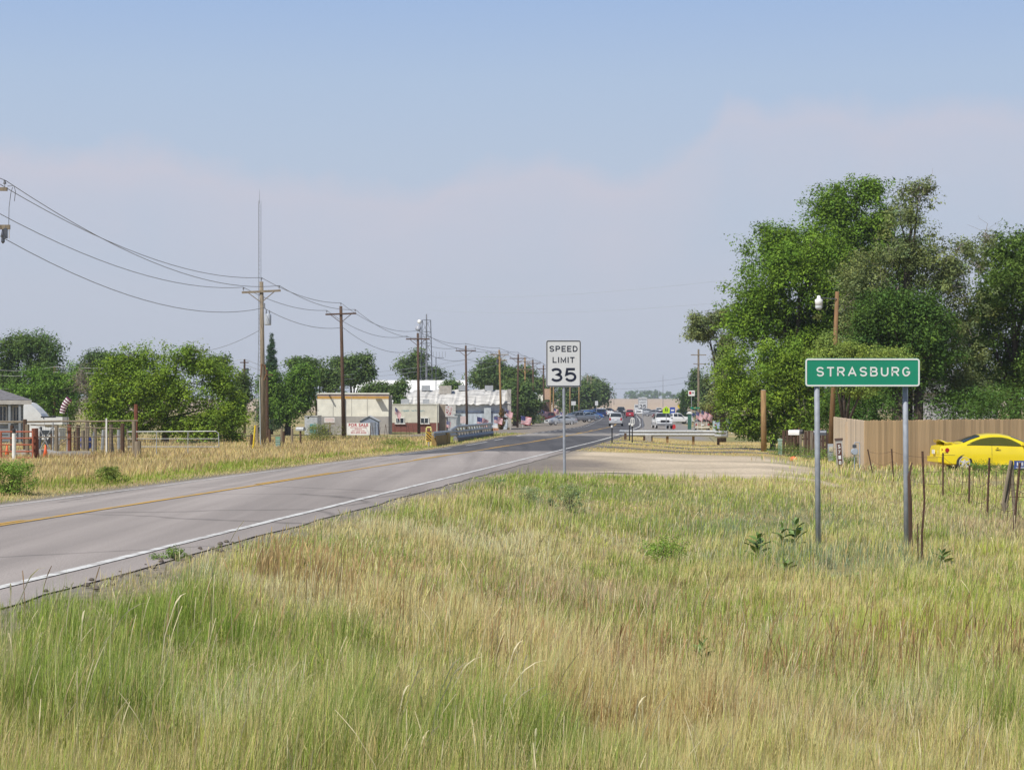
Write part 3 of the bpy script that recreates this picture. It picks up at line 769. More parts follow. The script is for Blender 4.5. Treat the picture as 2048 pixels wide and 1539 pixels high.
b = at(1690, 90.5); tree('juniper_bush', 'feathery light green juniper showing just above the town sign', b,
     lob(90.5, b, (1655, 712, 34, 28), (1700, 715, 50, 32), (1760, 720, 40, 30), (1650, 688, 14, 24), (1790, 735, 40, 26), (1700, 770, 50, 30)), 230, 70, .09, GR_JUN, .16, 7, clump_r=(.25, .5), cat='bush')
for j, (px, py) in enumerate(((1745, 800), (1800, 800), (1835, 805))):
    b = at(px, 104); tree('elm_tree', ['shaded elm with low crown directly under the sign\'s middle', 'thick dark trunked elm beside the sign\'s right post', 'slim elm just right of the sign\'s right post'][j], b,
         lob(104, b, (px, 690, 75, 55), (px + 20, 620, 60, 50), (px - 10, 745, 60, 32)), 150, 44, .16, GR_DARK, (.22, .45, .26)[j], 20 + j, 'trees of the clump behind the tan fence', fork=.55)
# left side
b = at(330, 132); tree('willow_shrub', 'wide rounded green tree behind the pipe gate', b,
     lob(132, b, (240, 770, 60, 60), (310, 750, 80, 60), (390, 750, 70, 60), (440, 800, 48, 60), (300, 820, 90, 60), (400, 840, 80, 48), (455, 850, 40, 36), (230, 850, 50, 36), (200, 800, 30, 60), (265, 715, 30, 22), (370, 705, 32, 18)), 620, 44, .17, (.135, .205, .032), .22, 31, dead=10, clump_r=(.4, .85))
b = at(185, 150); tree('dead_tree', 'grey leafless sapling left of the wide rounded tree', b, lob(150, b, (180, 800, 26, 60), (165, 760, 14, 30)), 24, 12, .12, (.16, .14, .09), .1, 32, dead=60)
b = at(45, 215); tree('cottonwood_tree', 'tall dark cottonwood behind the grey house on the far left', b,
     lob(215, b, (70, 695, 45, 35), (30, 700, 40, 35), (90, 725, 35, 30), (50, 770, 70, 60), (110, 790, 40, 60), (-30, 740, 50, 60)), 420, 40, .27, (.075, .125, .042), .4, 33, clump_r=(.7, 1.3))
b = at(200, 235); tree('cottonwood_tree', 'dark round topped cottonwood behind the grey leafless sapling', b,
     lob(235, b, (195, 720, 38, 20), (225, 735, 25, 20), (180, 760, 35, 40), (215, 790, 40, 40)), 220, 36, .28, GR_FAR, .35, 34, clump_r=(.7, 1.3))
b = at(110, 190); tree('willow_shrub', 'bright green bush mass behind the white curved shell', b,
     lob(190, b, (40, 810, 60, 40), (120, 800, 45, 50), (90, 760, 40, 30), (145, 770, 18, 40)), 230, 38, .22, (.10, .18, .035), .2, 35, clump_r=(.5, 1.0))
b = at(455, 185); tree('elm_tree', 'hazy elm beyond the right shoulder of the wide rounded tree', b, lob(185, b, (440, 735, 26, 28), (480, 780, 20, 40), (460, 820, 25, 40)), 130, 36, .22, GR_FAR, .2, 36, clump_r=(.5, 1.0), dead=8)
# spruce behind pole one
def spruce(label, px, d, py_top, rpx, seed, colour, group=None):
    b = at(px, d); H = zpx(py_top, d) - b[2]; rg = np.random.default_rng(seed)
    t = thing('spruce_tree', label, 'tree', b, 0, group)
    n = 420; s = rg.random(n) ** .7; z = H * (1 - s * .92) ; r = rpx * d / F * s * rg.uniform(.35, 1.08, n); a = rg.random(n) * 6.283
    cen = np.stack([r * np.cos(a), r * np.sin(a), z - r * .25], -1)
    P, C = leaf_cloud(cen, (.06 + .07 * s) * H / 2.2, 46, .022 * H, colour, rg, asp=.3)
    big_mesh('crown', P, tris=np.arange(len(P)).reshape(-1, 3), mat=leaf_mat, col=C, parent=t)
    MB().path([(0, 0, -.2), (0, 0, H * .5), (0, 0, H * .97)], [.2, .12, .02], n=6).build('trunk', bark, t)
    return t
spruce('dark pointed spruce just right of the tall tan pole', 543, 200, 668, 34, 41, (.045, .08, .052))
for j, (px, d, ls, cnt, lab) in enumerate((
    (575, 190, ((555, 765, 34, 34), (600, 765, 32, 34), (572, 812, 48, 46), (618, 785, 16, 34)), 230, 'dense green tree row left of the cream building'),
    (635, 230, ((640, 748, 22, 16), (605, 728, 34, 9), (660, 762, 24, 18)), 110, 'flat topped tree above the cream building\'s left end'),
    (705, 245, ((690, 724, 24, 13), (724, 720, 16, 10), (700, 752, 32, 18), (735, 745, 8, 20)), 130, 'open crowned tree above the middle of the cream building'),
    (782, 232, ((770, 785, 22, 18), (790, 800, 14, 22), (745, 782, 22, 10), (800, 775, 10, 14)), 120, 'small leafy tree between the cream building and stone shed'),
    (833, 335, ((825, 735, 26, 22), (835, 715, 12, 14), (870, 750, 24, 12)), 120, 'dark elm at the foot of the lattice tower'),
    (975, 345, ((985, 735, 24, 20), (1005, 745, 20, 22), (960, 745, 16, 12), (975, 765, 40, 20)), 150, 'round tree rising behind the white weathered building'),
    (1030, 300, ((1025, 785, 18, 26), (1048, 790, 20, 22), (1035, 815, 22, 28), (1060, 812, 14, 28)), 170, 'tall green tree screen right of the white weathered building'),
    (1075, 420, ((1075, 772, 18, 14), (1090, 785, 20, 16)), 90, 'hazy tree crown left of the near speed limit sign'),
    (1012, 330, ((1040, 748, 24, 9), (1020, 748, 12, 8)), 50, 'pale far tree behind the fifth roadside pole'),
    (1150, 470, ((1140, 780, 22, 20), (1165, 785, 22, 24), (1150, 808, 35, 14)), 150, 'tree mass directly right of the near speed limit post'),
    (1190, 560, ((1180, 770, 18, 12), (1196, 778, 16, 16), (1188, 795, 20, 16), (1170, 790, 14, 20)), 170, 'last hazy tree before the open field on the street\'s left'),
    (910, 288, ((900, 772, 8, 5), (912, 775, 6, 4)), 24, 'small dark treetop poking over the weathered roof'))):
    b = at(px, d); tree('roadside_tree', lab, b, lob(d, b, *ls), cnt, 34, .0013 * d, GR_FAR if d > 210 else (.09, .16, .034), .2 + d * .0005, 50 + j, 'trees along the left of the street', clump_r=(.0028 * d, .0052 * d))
spruce('dark spruce under the small red and white shop sign', 1366, 330, 778, 14, 61, (.05, .09, .04))
b = at(1395, 345); tree('roadside_tree', 'far dark tree behind the shop sign on the street\'s right', b, lob(345, b, (1392, 762, 12, 22), (1385, 800, 26, 20), (1405, 790, 22, 30)), 130, 34, .4, (.07, .115, .045), .3, 62, clump_r=(.8, 1.5))
b = at(1432, 240); tree('willow_shrub', 'brownish half dry bush behind the flag cluster', b, lob(240, b, (1430, 825, 20, 22), (1445, 800, 18, 20), (1415, 840, 12, 10)), 110, 34, .26, (.11, .095, .035), .15, 63, clump_r=(.5, 1.0), dead=10)
# far treeline on the crest of the field
rg = np.random.default_rng(91)
cx = np.concatenate([rg.uniform(-330, 135, 420), rg.uniform(148, 250, 120)]); cy = rg.uniform(2560, 2640, len(cx)); hz = 5 + 9 * fbm(cx, cx * 0, 26, 5)
cen = np.stack([cx, cy, G(cx, cy) + rg.random(len(cx)) * hz], -1)
P, C = leaf_cloud(cen, np.full(len(cx), 3.6), 26, 3.0, GR_DARK, rg)
tl = big_mesh('treeline', P, tris=np.arange(len(P)).reshape(-1, 3), mat=leaf_mat, col=C)
tag(tl, 'blue hazy treeline on the crest of the bare field', 'treeline', kind='stuff')

def bushy(name, label, px, d, w, h, n, size, colour, seed, cat='bush', group=None, spread=.9):
    b = at(px, d, -.03); rg = np.random.default_rng(seed)
    t = thing(name, label, cat, b, 0, group)
    cen = np.stack([rg.normal(0, w * .3, n), rg.normal(0, w * .3, n), rg.random(n) ** .8 * h * .9], -1)
    cen[:, :2] *= (1.1 - .5 * cen[:, 2:] / h)
    P, C = leaf_cloud(cen, rg.uniform(.1, .22, n) * w, 44, size * .55, np.array(colour) * 1.05, rg, asp=.35)
    P[:, 2] = np.maximum(P[:, 2], 0)
    big_mesh('foliage', P, tris=np.arange(len(P)).reshape(-1, 3), mat=leaf_mat, col=C, parent=t)
    mb = MB()
    for i in range(min(n, 24)): mb.path([(0, 0, 0), cen[i] * .5 + rg.normal(0, .02, 3), cen[i]], [.006, .005, .002], n=3)
    mb.build('stems', bark, t, fix=False)['kind'] = 'stuff'
    return t
bushy('sagebrush', 'grey green sage clump left of its twin near the post', 1062, 38, .62, .46, 50, .06, (.20, .25, .16), 1)
bushy('sagebrush', 'taller grey green sage clump below the near speed post', 1140, 38, .58, .58, 60, .06, (.19, .245, .155), 2)
bushy('sagebrush', 'pale weed tuft between the two sage clumps', 1102, 39, .3, .2, 16, .05, (.19, .23, .14), 3)
bushy('sagebrush', 'small sage plant uphill left of the sage clumps', 998, 41, .35, .35, 18, .06, (.18, .24, .13), 4)
bushy('green_bush', 'dark green weed bush mid meadow left of the milkweeds', 1335, 29, .8, .46, 70, .07, (.16, .24, .06), 5)
bushy('green_bush', 'bright green bush by the road at the left photo edge', 15, 44, 1.2, .85, 110, .12, (.13, .21, .05), 6)
bushy('green_bush', 'smaller green bush in the golden verge', 222, 52, .8, .5, 60, .1, (.13, .18, .05), 7)
bushy('green_bush', 'low green weeds at the asphalt edge by the white line', 346, 21.0, .35, .16, 30, .05, (.11, .17, .05), 8)
bushy('green_bush', 'olive bush under the brown sign left of pole two', 640, 140, 2.6, 1.3, 70, .2, (.14, .16, .05), 9)
bushy('green_bush', 'low green bush by the road before the hazard marker', 800, 112, 3.0, .5, 60, .16, (.13, .19, .04), 10)
for j, (px, d, w) in enumerate(((1640, 88, 1.8), (1575, 92, 2.2), (1690, 80, 1.2), (1960, 70, 1.4), (2030, 68, 1.2))):
    bushy('green_bush', ['green weeds at the foot of the leaning light pole', 'low weeds beside the small green utility post', 'bright green weeds before the house number post', 'weeds under the yellow car\'s door', 'dark weeds under the yellow car\'s front at the photo edge'][j], px, d, w, .55, 46, .12, (.10, .165, .04), 20 + j)
for j, (px, d, w, h) in enumerate(((1690, 103, 2.2, 2.9), (1745, 101, 2.4, 3.1), (1930, 104, 3.2, 2.9), (2010, 103, 3.4, 3.0))):
    bushy('lilac_hedge', ['dark shrub behind the pale end of the tan fence', 'dark shrub behind the fence under the town sign', 'dark shrub behind the tan fence above the yellow coupe', 'dark shrub behind the fence at the right photo edge'][j], px, d, w * 1.5, h * 1.25, 190, .3, GR_DARK, 70 + j, spread=1)

# ------------------------------------------------------------------ lettering
def lettering(name, text, w, h, m, parent, loc, rot=None, thick=.004, weight=.0, space=1.12):
    """raised lettering fitted to w x h, facing -y, centred on loc"""
    cu = bpy.data.curves.new(name, 'FONT'); cu.body = text; cu.extrude = .02; cu.offset = weight; cu.space_character = space
    tmp = bpy.data.objects.new('tmp', cu); COL.objects.link(tmp)
    bpy.context.view_layer.update()
    me = bpy.data.meshes.new_from_object(tmp.evaluated_get(bpy.context.evaluated_depsgraph_get()))
    bpy.data.objects.remove(tmp); bpy.data.curves.remove(cu)
    n = len(me.vertices); co = np.zeros(n * 3, dtype=np.float32); me.vertices.foreach_get('co', co); co = co.reshape(-1, 3)
    lo, hi = co.min(0), co.max(0)
    x = ((co[:, 0] - lo[0]) / (hi[0] - lo[0]) - .5) * w; z = ((co[:, 1] - lo[1]) / (hi[1] - lo[1]) - .5) * h
    y = -((co[:, 2] - lo[2]) / (hi[2] - lo[2])) * thick
    me.vertices.foreach_set('co', np.stack([x, y, z], -1).astype(np.float32).ravel()); me.update()
    me.materials.clear(); me.materials.append(m); me.name = name
    o = link(name, me, parent, loc)
    if rot: o.rotation_euler = rot
    return o

def _arc(cx, cz, rx, rz, a0, a1, n=12): return [(cx + rx * math.cos(R(a0 + (a1 - a0) * i / n)), cz + rz * math.sin(R(a0 + (a1 - a0) * i / n))) for i in range(n + 1)]
GLYPH = {  # centre lines of road sign capitals in a unit box, with width relative to height
 'S': (.64, [_arc(.5, .75, .5, .25, 22, 270)[:-1] + _arc(.5, .25, .5, .25, 90, -158)]), 'T': (.6, [[(0, 1), (1, 1)], [(.5, 1), (.5, 0)]]),
 'R': (.66, [[(0, 0), (0, 1), (.6, 1)] + _arc(.62, .74, .38, .26, 90, -90)[1:] + [(0, .48)], [(.55, .48), (1, 0)]]), 'P': (.62, [[(0, 0), (0, 1), (.6, 1)] + _arc(.62, .73, .38, .27, 90, -90)[1:] + [(0, .46)]]),
 'A': (.78, [[(0, 0), (.5, 1), (1, 0)], [(.2, .30), (.8, .30)]]), 'B': (.66, [[(0, 0), (0, 1), (.55, 1)] + _arc(.56, .76, .36, .24, 90, -90)[1:] + [(0, .52)], [(.5, .52)] + _arc(.56, .26, .44, .26, 90, -90)[1:] + [(0, 0)]]),
 'U': (.66, [[(0, 1), (0, .34)] + _arc(.5, .34, .5, .34, 180, 360)[1:] + [(1, 1)]]), 'G': (.68, [_arc(.5, .5, .5, .5, 38, 322, 20) + [(1, .26), (1, .46), (.58, .46)]]),
 'E': (.56, [[(1, 1), (0, 1), (0, 0), (1, 0)], [(0, .5), (.85, .5)]]), 'D': (.66, [[(0, 0), (0, 1), (.4, 1)] + _arc(.42, .5, .58, .5, 90, -90)[1:] + [(0, 0)]]),
 'L': (.54, [[(0, 1), (0, 0), (1, 0)]]), 'I': (.0, [[(.5, 1), (.5, 0)]]), 'M': (.8, [[(0, 0), (0, 1), (.5, .12), (1, 1), (1, 0)]]),
 '3': (.70, [_arc(.46, .76, .46, .24, 150, -78)[:-1] + _arc(.5, .26, .5, .26, 82, -152)]), '5': (.70, [[(.92, 1), (.16, 1), (.06, .53)] + _arc(.5, .32, .5, .32, 132, -152)])}
def highway(name, text, w, h, m, parent, loc, t=.15, gap=.42):
    """road sign capitals as raised strokes, fitted to w x h, facing -y"""
    t *= h; ws = [GLYPH[c][0] * h + t * .9 for c in text]; gp = (w - sum(ws)) / (len(text) - 1); x = -w / 2; mb = MB(); lay = 0
    for c, gw in zip(text, ws):
        for line in GLYPH[c][1]:
            pts = [Vector((x + t / 2 + p[0] * (gw - t), -h / 2 + t / 2 + p[1] * (h - t))) for p in line]; nrm = []
            for i in range(len(pts)):
                a = (pts[i] - pts[i - 1]).normalized() if i else None; b = (pts[i + 1] - pts[i]).normalized() if i < len(pts) - 1 else None
                a = a or b; b = b or a; na, nb_ = Vector((-a.y, a.x)), Vector((-b.y, b.x)); mt = (na + nb_)
                mt = mt.normalized() if mt.length > .2 else na; nrm.append(mt * min(1 / max(mt.dot(na), .42), 2.0))
            e0 = (pts[0] - pts[1]).normalized() * t * (.5 if len(line) < 9 and c in 'TLIEM' else .15); e1 = (pts[-1] - pts[-2]).normalized() * t * (.5 if c in 'TLIEM' else .15)
            pts[0] = pts[0] + e0; pts[-1] = pts[-1] + e1; y0 = -.002 - lay * .0004; lay = (lay + 1) % 5; n = len(pts)
            vs = [(p.x + d_.x * t / 2 * s, y, p.y + d_.y * t / 2 * s) for y in (y0 - .002, 0) for s in (1, -1) for p, d_ in zip(pts, nrm)]
            fs = []
            for i in range(n - 1): fs += [(i, i + 1, n + i + 1, n + i), (i, 2 * n + i, 2 * n + i + 1, i + 1), (n + i, n + i + 1, 3 * n + i + 1, 3 * n + i)]
            fs += [(0, n, 3 * n, 2 * n), (n - 1, 3 * n - 1, 4 * n - 1, 2 * n - 1)]
            mb.add(vs, fs)
        x += gw + gp
    return mb.build(name, m, parent, loc)
def rounded(w, h, r, n=5):
    pts = []
    for cx, cz, a0 in ((w / 2 - r, h / 2 - r, 0), (-w / 2 + r, h / 2 - r, 90), (-w / 2 + r, -h / 2 + r, 180), (w / 2 - r, -h / 2 + r, 270)):
        for i in range(n + 1):
            a = R(a0 + 90 * i / n); pts.append((cx + r * math.cos(a), cz + r * math.sin(a)))
    return pts
def ring(mb, w, h, r, t, y0, y1):
    a, b = rounded(w, h, r), rounded(w - 2 * t, h - 2 * t, max(r - t, .004))
    n = len(a)
    vs = [(x, y0, z) for x, z in a] + [(x, y0, z) for x, z in b] + [(x, y1, z) for x, z in a] + [(x, y1, z) for x, z in b]
    fs = []
    for i in range(n):
        j = (i + 1) % n
        fs += [(i, j, n + j, n + i), (2 * n + i, 3 * n + i, 3 * n + j, 2 * n + j), (i, 2 * n + i, 2 * n + j, j), (n + i, n + j, 3 * n + j, 3 * n + i)]
    return mb.add(vs, fs)

sign_green = mat('sign_green', (.006, .235, .135), .35, var=.06, scale=2, spec=.5)
sign_white = mat('sign_white', (.60, .61, .62), .4, var=.05, scale=2)
legend_white = mat('legend_white', (.72, .73, .72), .4, var=.04)
legend_black = mat('legend_black', (.012, .016, .035), .4, var=.05)
alu_back = mat('sign_aluminium', (.45, .46, .48), .45, .6)
post_steel = mat('post_steel', (.30, .325, .37), .7, .2, var=.15, scale=9)

# green town sign
sx0, sx1, sd = X(1638, 31.7), X(1817, 32.3), 32.0
scx = (X(1610, sd) + X(1840, sd)) / 2; sw = X(1840, sd) - X(1610, sd); sh = 57 * sd / F; sz = zpx(744.5, sd)
t = thing('town_sign', 'green town name sign on two grey posts in the right hand meadow', 'road sign', (scx, sd, g1(scx, sd)))
bz = t.location.z
MB().prism(rounded(sw, sh, .05), -.002, .004).build('sign_panel', sign_green, t, (0, 0, sz - bz))
ring(MB(), sw - .012, sh - .012, .046, .024, -.008, -.003).build('border', legend_white, t, (0, 0, sz - bz))
highway('lettering', 'STRASBURG', 187 * sd / F, 19 * sd / F, legend_white, t, ((1726.5 - 1725) * sd / F, -.002, sz - bz + 1.5 * sd / F), t=.155)
for px, dd in ((1638, 0), (1818, .12)):
    x = X(px, sd); gz = g1(x, sd + dd)
    mb = MB(); mb.tube((x - scx, .055 + dd, gz - bz - .3), (x - scx - .03, .055 + dd, sz - bz + sh / 2 - .03), .043, n=12)
    mb.build('post', post_steel, t, smooth=True)
# speed limit signs
def speed_sign(label, px, d, wpx, hpx, top_py, group):
    k = d / F; x = X(px, d); gz = g1(x, d)
    t = thing('speed_limit_sign', label, 'road sign', (x, d, gz), 0, group)
    w, h = wpx * k, hpx * k; cz = zpx(top_py, d) - h / 2 - gz; s = w / .914
    MB().prism(rounded(w, h, .05 * s), -.002, .004).build('sign_panel', sign_white, t, (0, 0, cz))
    ring(MB(), w - .022 * s, h - .022 * s, .045 * s, .022 * s, -.008, -.003).build('border', legend_black, t, (0, 0, cz))
    for txt, ww, hh, zz in (('SPEED', .735, .155, .225), ('LIMIT', .57, .15, .515), ('35', .675, .362, .905)):
        highway('lettering', txt, ww * s, hh * s, legend_black, t, (0, -.002, cz + h / 2 - zz * s), t=.175)
    mb = MB(); mb.tube((.03, .05, -.3), (0.0, .05, cz + h / 2 - .04), .037 * (1 if s > .8 else .9), n=10)
    mb.build('post', post_steel, t)
    return t
speed_sign('large white speed limit sign on the near roadside post', 1127, 52, 70, 93.5, 680, 'speed limit signs')
speed_sign('small far white speed limit sign beyond the guardrail', 1285.5, 214, 18.5, 23.5, 794, 'speed limit signs')

# ------------------------------------------------------------------ power poles and wires
def power_pole(label, px, d, height, lean=0.0, m=wood_dark, arm=2.45, top_r=.12, extras=(), tilt=0.0, group='power poles along the street', arms=1, name='power_pole', arm_z=.62):
    b = at(px, d); t = thing(name, label, 'utility pole', b, 0, group)
    lx = lean
    pos = lambda z: (lx * z / height, 0, z)
    MB().path([(0, 0, -.4), pos(height * .5), pos(height)], [top_r * 1.45, top_r * 1.2, top_r], n=10).build('post', m, t, smooth=True)
    out = {}
    for k in range(arms):
        z = height - arm_z - k * 1.2; c = pos(z); mrot = Matrix.Rotation(tilt, 3, 'Y') @ Matrix.Rotation(-.09, 3, 'Z')
        mb = MB(); mb.box((c[0], -.14, z), (arm, .10, .125), mat=mrot); mb.build('crossarm', wood_grey if m is not wood_dark else m, t)
        for s in (-1, 1):
            e = mrot @ Vector((s * arm * .33, 0, -.05))
            MB().tube((c[0] + e.x, -.15, z + e.z), (c[0] + .08 * s, -.13, z - .62), .028, n=5).build('brace', m, t)
            e = mrot @ Vector((s * (arm / 2 - .09), 0, 0))
            i = MB(); i.lathe([(.012, 0), (.012, .12), (.05, .12), (.06, .16), (.035, .2), (.045, .24), (.0, .27)], (c[0] + e.x, -.14 + e.y, z + e.z + .06), 8); i.build('insulator', porcelain, t)
            if k == 0: out['L' if s < 0 else 'R'] = Vector(b) + Vector((c[0] + e.x, -.14, z + e.z + .32))
    c = pos(height)
    if arms:
        MB().lathe([(.015, 0), (.015, .18), (.05, .18), (.06, .22), (.035, .26), (0, .30)], (c[0], 0, height - .02), 8).build('insulator', porcelain, t)
    out['T'] = Vector(b) + Vector((c[0], 0, height + .26))
    out['N'] = Vector(b) + Vector((pos(height * .86)[0] + .13, -.1, height * .84))
    if 'can' in extras:
        c = pos(height * .765)
        mb = MB(); mb.lathe([(.0, 0), (.2, .0), (.21, .05), (.21, .62), (.16, .7), (0, .72)], (c[0] + .38, -.05, c[2] - .3), 14); o = mb.build('transformer', mat('transformer_grey', (.42, .45, .50), .45, var=.08), t, smooth=True)
        mb = MB(); [mb.lathe([(.03, 0), (.045, .06), (.03, .12), (.045, .18), (.02, .25)], (c[0] + .38 + q, -.05, c[2] + .38), 7) for q in (-.1, .1)]; mb.build('bushing', porcelain, o)
        mb = MB(); mb.path([(c[0] + .28, -.05, c[2] + .62), (c[0] + .1, -.1, c[2] + 1.0), (c[0] + .14, -.1, c[2] + 1.5)], .012, 4); mb.build('jumper', wire_mat, t)
        mb = MB(); mb.box((c[0] + .16, -.1, c[2] + .9), (.1, .12, .34)); mb.build('cutout', porcelain, t)
    if 'riser' in extras:
        MB().tube((-.17, -.12, -.2), (lx * .6 - .15, -.12, height * .42), .035, n=7).build('conduit', mat('conduit_pale', (.50, .55, .55), .5, .3), t)
        MB().path([(-.16, -.12, height * .42), (-.1, -.16, height * .5), (.12, -.16, height * .49), (.2, -.12, height * .44), (.05, -.18, height * .40)], .035, 5).build('cable_loop', mat('brown_cable', (.22, .11, .05), .8), t)
    if 'gear' in extras:
        for q in (.35, .62, .88):
            o = MB().lathe([(.0, 0), (.05, 0), (.055, .1), (.035, .16), (.055, .24), (0, .3)], (q - .1 + pos(height * .9)[0], -.1, height * (.84 - .03 * (q > .5))), 8).build('cutout', steel_dark, t)
        MB().box((pos(height * .86)[0] + .35, -.08, height * .87), (1.3, .07, .09)).build('equipment_arm', m, t)
        MB().lathe([(0, 0), (.16, 0), (.17, .45), (0, .5)], (pos(height * .8)[0] - .28, -.05, height * .84), 10).build('transformer', steel_dark, t)
    return t, out
P = []
spec = [
    ('weathered grey pole with only its arm end showing at the left photo edge', None, 71, dict(m=wood_grey, arms=1)),
    ('tall tan weathered pole with grey transformer and pale conduit', 527, 125, dict(height=10.25, lean=-.13, m=wood_grey, extras=('can', 'riser'), tilt=-.045)),
    ('dark brown pole standing beside the red and white sale sign', 688, 158, dict(height=10.5, lean=-.25, tilt=-.03)),
    ('dark brown pole in front of the beige and brick building', 838, 205, dict(height=10.3, lean=-.12)),
    ('dark pole rising behind the left guardrail lattice', 934, 241, dict(height=10.3, lean=-.15)),
    ('pole with dark hanging cutouts and a base wrapped in brown growth', 1003, 261, dict(height=10.4, lean=-.3, m=wood_tan, extras=('gear',))),
    ('dark pole just left of the large leaning flag', 1035, 284, dict(height=10.4, lean=.1, extras=())),
    ('tan pole just right of the large leaning flag', 1051, 304, dict(height=10.4, lean=-.1, m=wood_tan, arms=2)),
    ('dark pole behind the yellow kerbside box', 1067, 323, dict(height=10.4, lean=-.1)),
    ('pole partly hidden by the left edge of the near speed sign', 1088, 338, dict(height=9.8, lean=-.1)),
    ('tan bare pole under the near speed limit sign, left one', 1101, 360, dict(height=6.6, arms=0, m=wood_tan)),
    ('tan bare pole under the near speed limit sign, right one', 1107, 372, dict(height=6.8, arms=0, m=wood_tan)),
    ('pole seen just right of the near speed sign with a crossarm', 1175, 520, dict(height=10.3, m=wood_grey)),
    ('pole second right of the near speed sign, fainter crossarm', 1182, 545, dict(height=10.0, m=wood_grey)),
    ('tan streetside pole above the silver pickups', 1140, 430, dict(height=7.4, arms=0, m=wood_tan)),
    ('tan streetside pole above the dark blue parked truck', 1158, 450, dict(height=7.4, arms=0, m=wood_tan)),
    ('far dark pole, leftmost of the row running into the fields', 1208.5, 760, dict(height=9.6)),
    ('far dark pole, second of the row running into the fields', 1214.5, 900, dict(height=9.6)),
    ('far dark pole, third of the row running into the fields', 1218, 1040, dict(height=9.6)),
    ('far dark pole, last of the row running into the fields', 1222, 1240, dict(height=9.6)),
    ('far pole at the street end beside the white pickup', 1228, 1460, dict(height=9.0)),
]
for lab, px, d, kw in spec:
    if px is None:
        # arm end shows at the picture's left edge
        b = (-19.15, 71, g1(-19.15, 71)); px_ = 1024 + b[0] * F / d
        hz = zpx(375, d) - b[2] + .45
        t, o = power_pole(lab, px_, d, hz, m=wood_grey, arm=2.6, tilt=.03, arm_z=.5)
        # lower dead-end arm with hanging cutout and jumper loop
        zl = zpx(455, d) - b[2]
        MB().box((.62, -.16, zl), (1.5, .11, .16)).build('lower_arm', wood_grey, t)
        mb = MB(); mb.lathe([(.02, 0), (.07, .06), (.06, .2), (.08, .3), (.05, .42), (.03, .5)], (1.12, -.16, zl - .58), 8); mb.build('cutout', steel_dark, t)
        mb = MB(); mb.box((1.22, -.18, zl - .22), (.12, .12, .36)); mb.build('bracket', steel_dark, t)
        MB().tube((1.34, -.16, zl - .1), (1.34, -.16, zl - .4), .02, n=6).build('fuse_tube', white_paint, t)
        mb = MB(); mb.path([(1.32, -.14, zl + .05), (1.33, -.14, zl + .7), (1.40, -.14, zl + 1.25), (1.46, -.14, zl + 1.42)], .011, 4)
        mb.path([(1.28, -.14, hz - .42), (1.5, -.14, hz - .4), (1.56, -.14, hz - .6), (1.52, -.14, hz - .95)], .012, 4); mb.build('jumper', wire_mat, t)
    else:
        t, o = power_pole(lab, px, d, **kw)
    P.append(o)
def sagline(mb, a, b, sag, r, n=18):
    a, b = Vector(a), Vector(b)
    pts = [a.lerp(b, i / n) - Vector((0, 0, 4 * sag * (i / n) * (1 - i / n))) for i in range(n + 1)]
    mb.path(pts, r, n=4)
line_ids = [0, 1, 2, 3, 4, 5, 6, 7, 8, 9, 12]
for key, lab, sg in (('L', 'power wire strung along the left arm tips of the roadside poles', 1.0), ('R', 'power wire strung along the right arm tips of the roadside poles', 1.05),
                     ('T', 'power wire strung over the tops of the roadside poles', .95), ('N', 'low neutral wire strung below the arms of the roadside poles', 1.15)):
    mb = MB()
    if key in ('L', 'R', 'T'): mb.path([P[0][key], P[0][key] + Vector((-1.2, -30, .0)) * .12], .013, 4)
    for a, b in zip(line_ids[:-1], line_ids[1:]):
        s = sg * ((P[b][key] - P[a][key]).length / 54) ** 2 * 1.15
        if b == 12: s *= .3
        sagline(mb, P[a][key], P[b][key], s, .0125 + .00004 * P[a][key].y)
    tag(mb.build('power_wire', wire_mat, fix=False), lab, 'wire', 'wires on the roadside poles')
mb = MB(); sagline(mb, P[1]['N'] + Vector((-.1, 0, -1.3)), (X(405, 160), 160, zpx(702, 160)), .25, .014); tag(mb.build('service_wire', wire_mat, fix=False), 'service wire running from the tall tan pole down to the wide green tree', 'wire')
# distribution line crossing behind, left
pl = []
for px, d, top, lab in ((-60, 205, 730, 'pole of the back line beyond the left photo edge'), (109, 210, 733, 'thin tan pole behind the white curved shell'), (489, 208, 718, 'dark pole with hanging gear left of the tall tan pole'), (534, 150, 740, 'dark slim pole close behind the tall tan pole'), (655, 232, 752, 'light pole standing on the cream building\'s left end'), (1000, 330, 705, 'back line pole hidden behind the fifth roadside pole')):
    b = at(px, d); h = zpx(top, d) - b[2]
    t = thing('slim_pole', lab, 'utility pole', b)
    MB().path([(0, 0, -.3), (0, 0, h)], [.15, .10], n=8).build('post', wood_tan if px == 109 else wood_dark, t)
    MB().box((0, -.12, h - .35), (.9, .08, .1)).build('crossarm', wood_dark, t)
    if px == 489: MB().lathe([(0, 0), (.17, 0), (.18, .55), (0, .6)], (.28, -.05, h - 1.5), 10).build('transformer', steel_dark, t)
    pl.append(Vector(b) + Vector((0, -.12, h)))
for j, (dz, lab) in enumerate(((0.0, 'upper pale wire of the back line'), (-.55, 'middle pale wire of the back line'), (-1.9, 'lowest pale wire of the back line'))):
    mb = MB()
    for a, b in ((0, 1), (1, 2), (2, 4), (4, 5)): sagline(mb, pl[a] + Vector((0, 0, dz)), pl[b] + Vector((0, 0, dz)), .5, .021)
    tag(mb.build('back_wire', wire_lit, fix=False), lab + ' crossing behind the left trees', 'wire', 'wires of the back line')
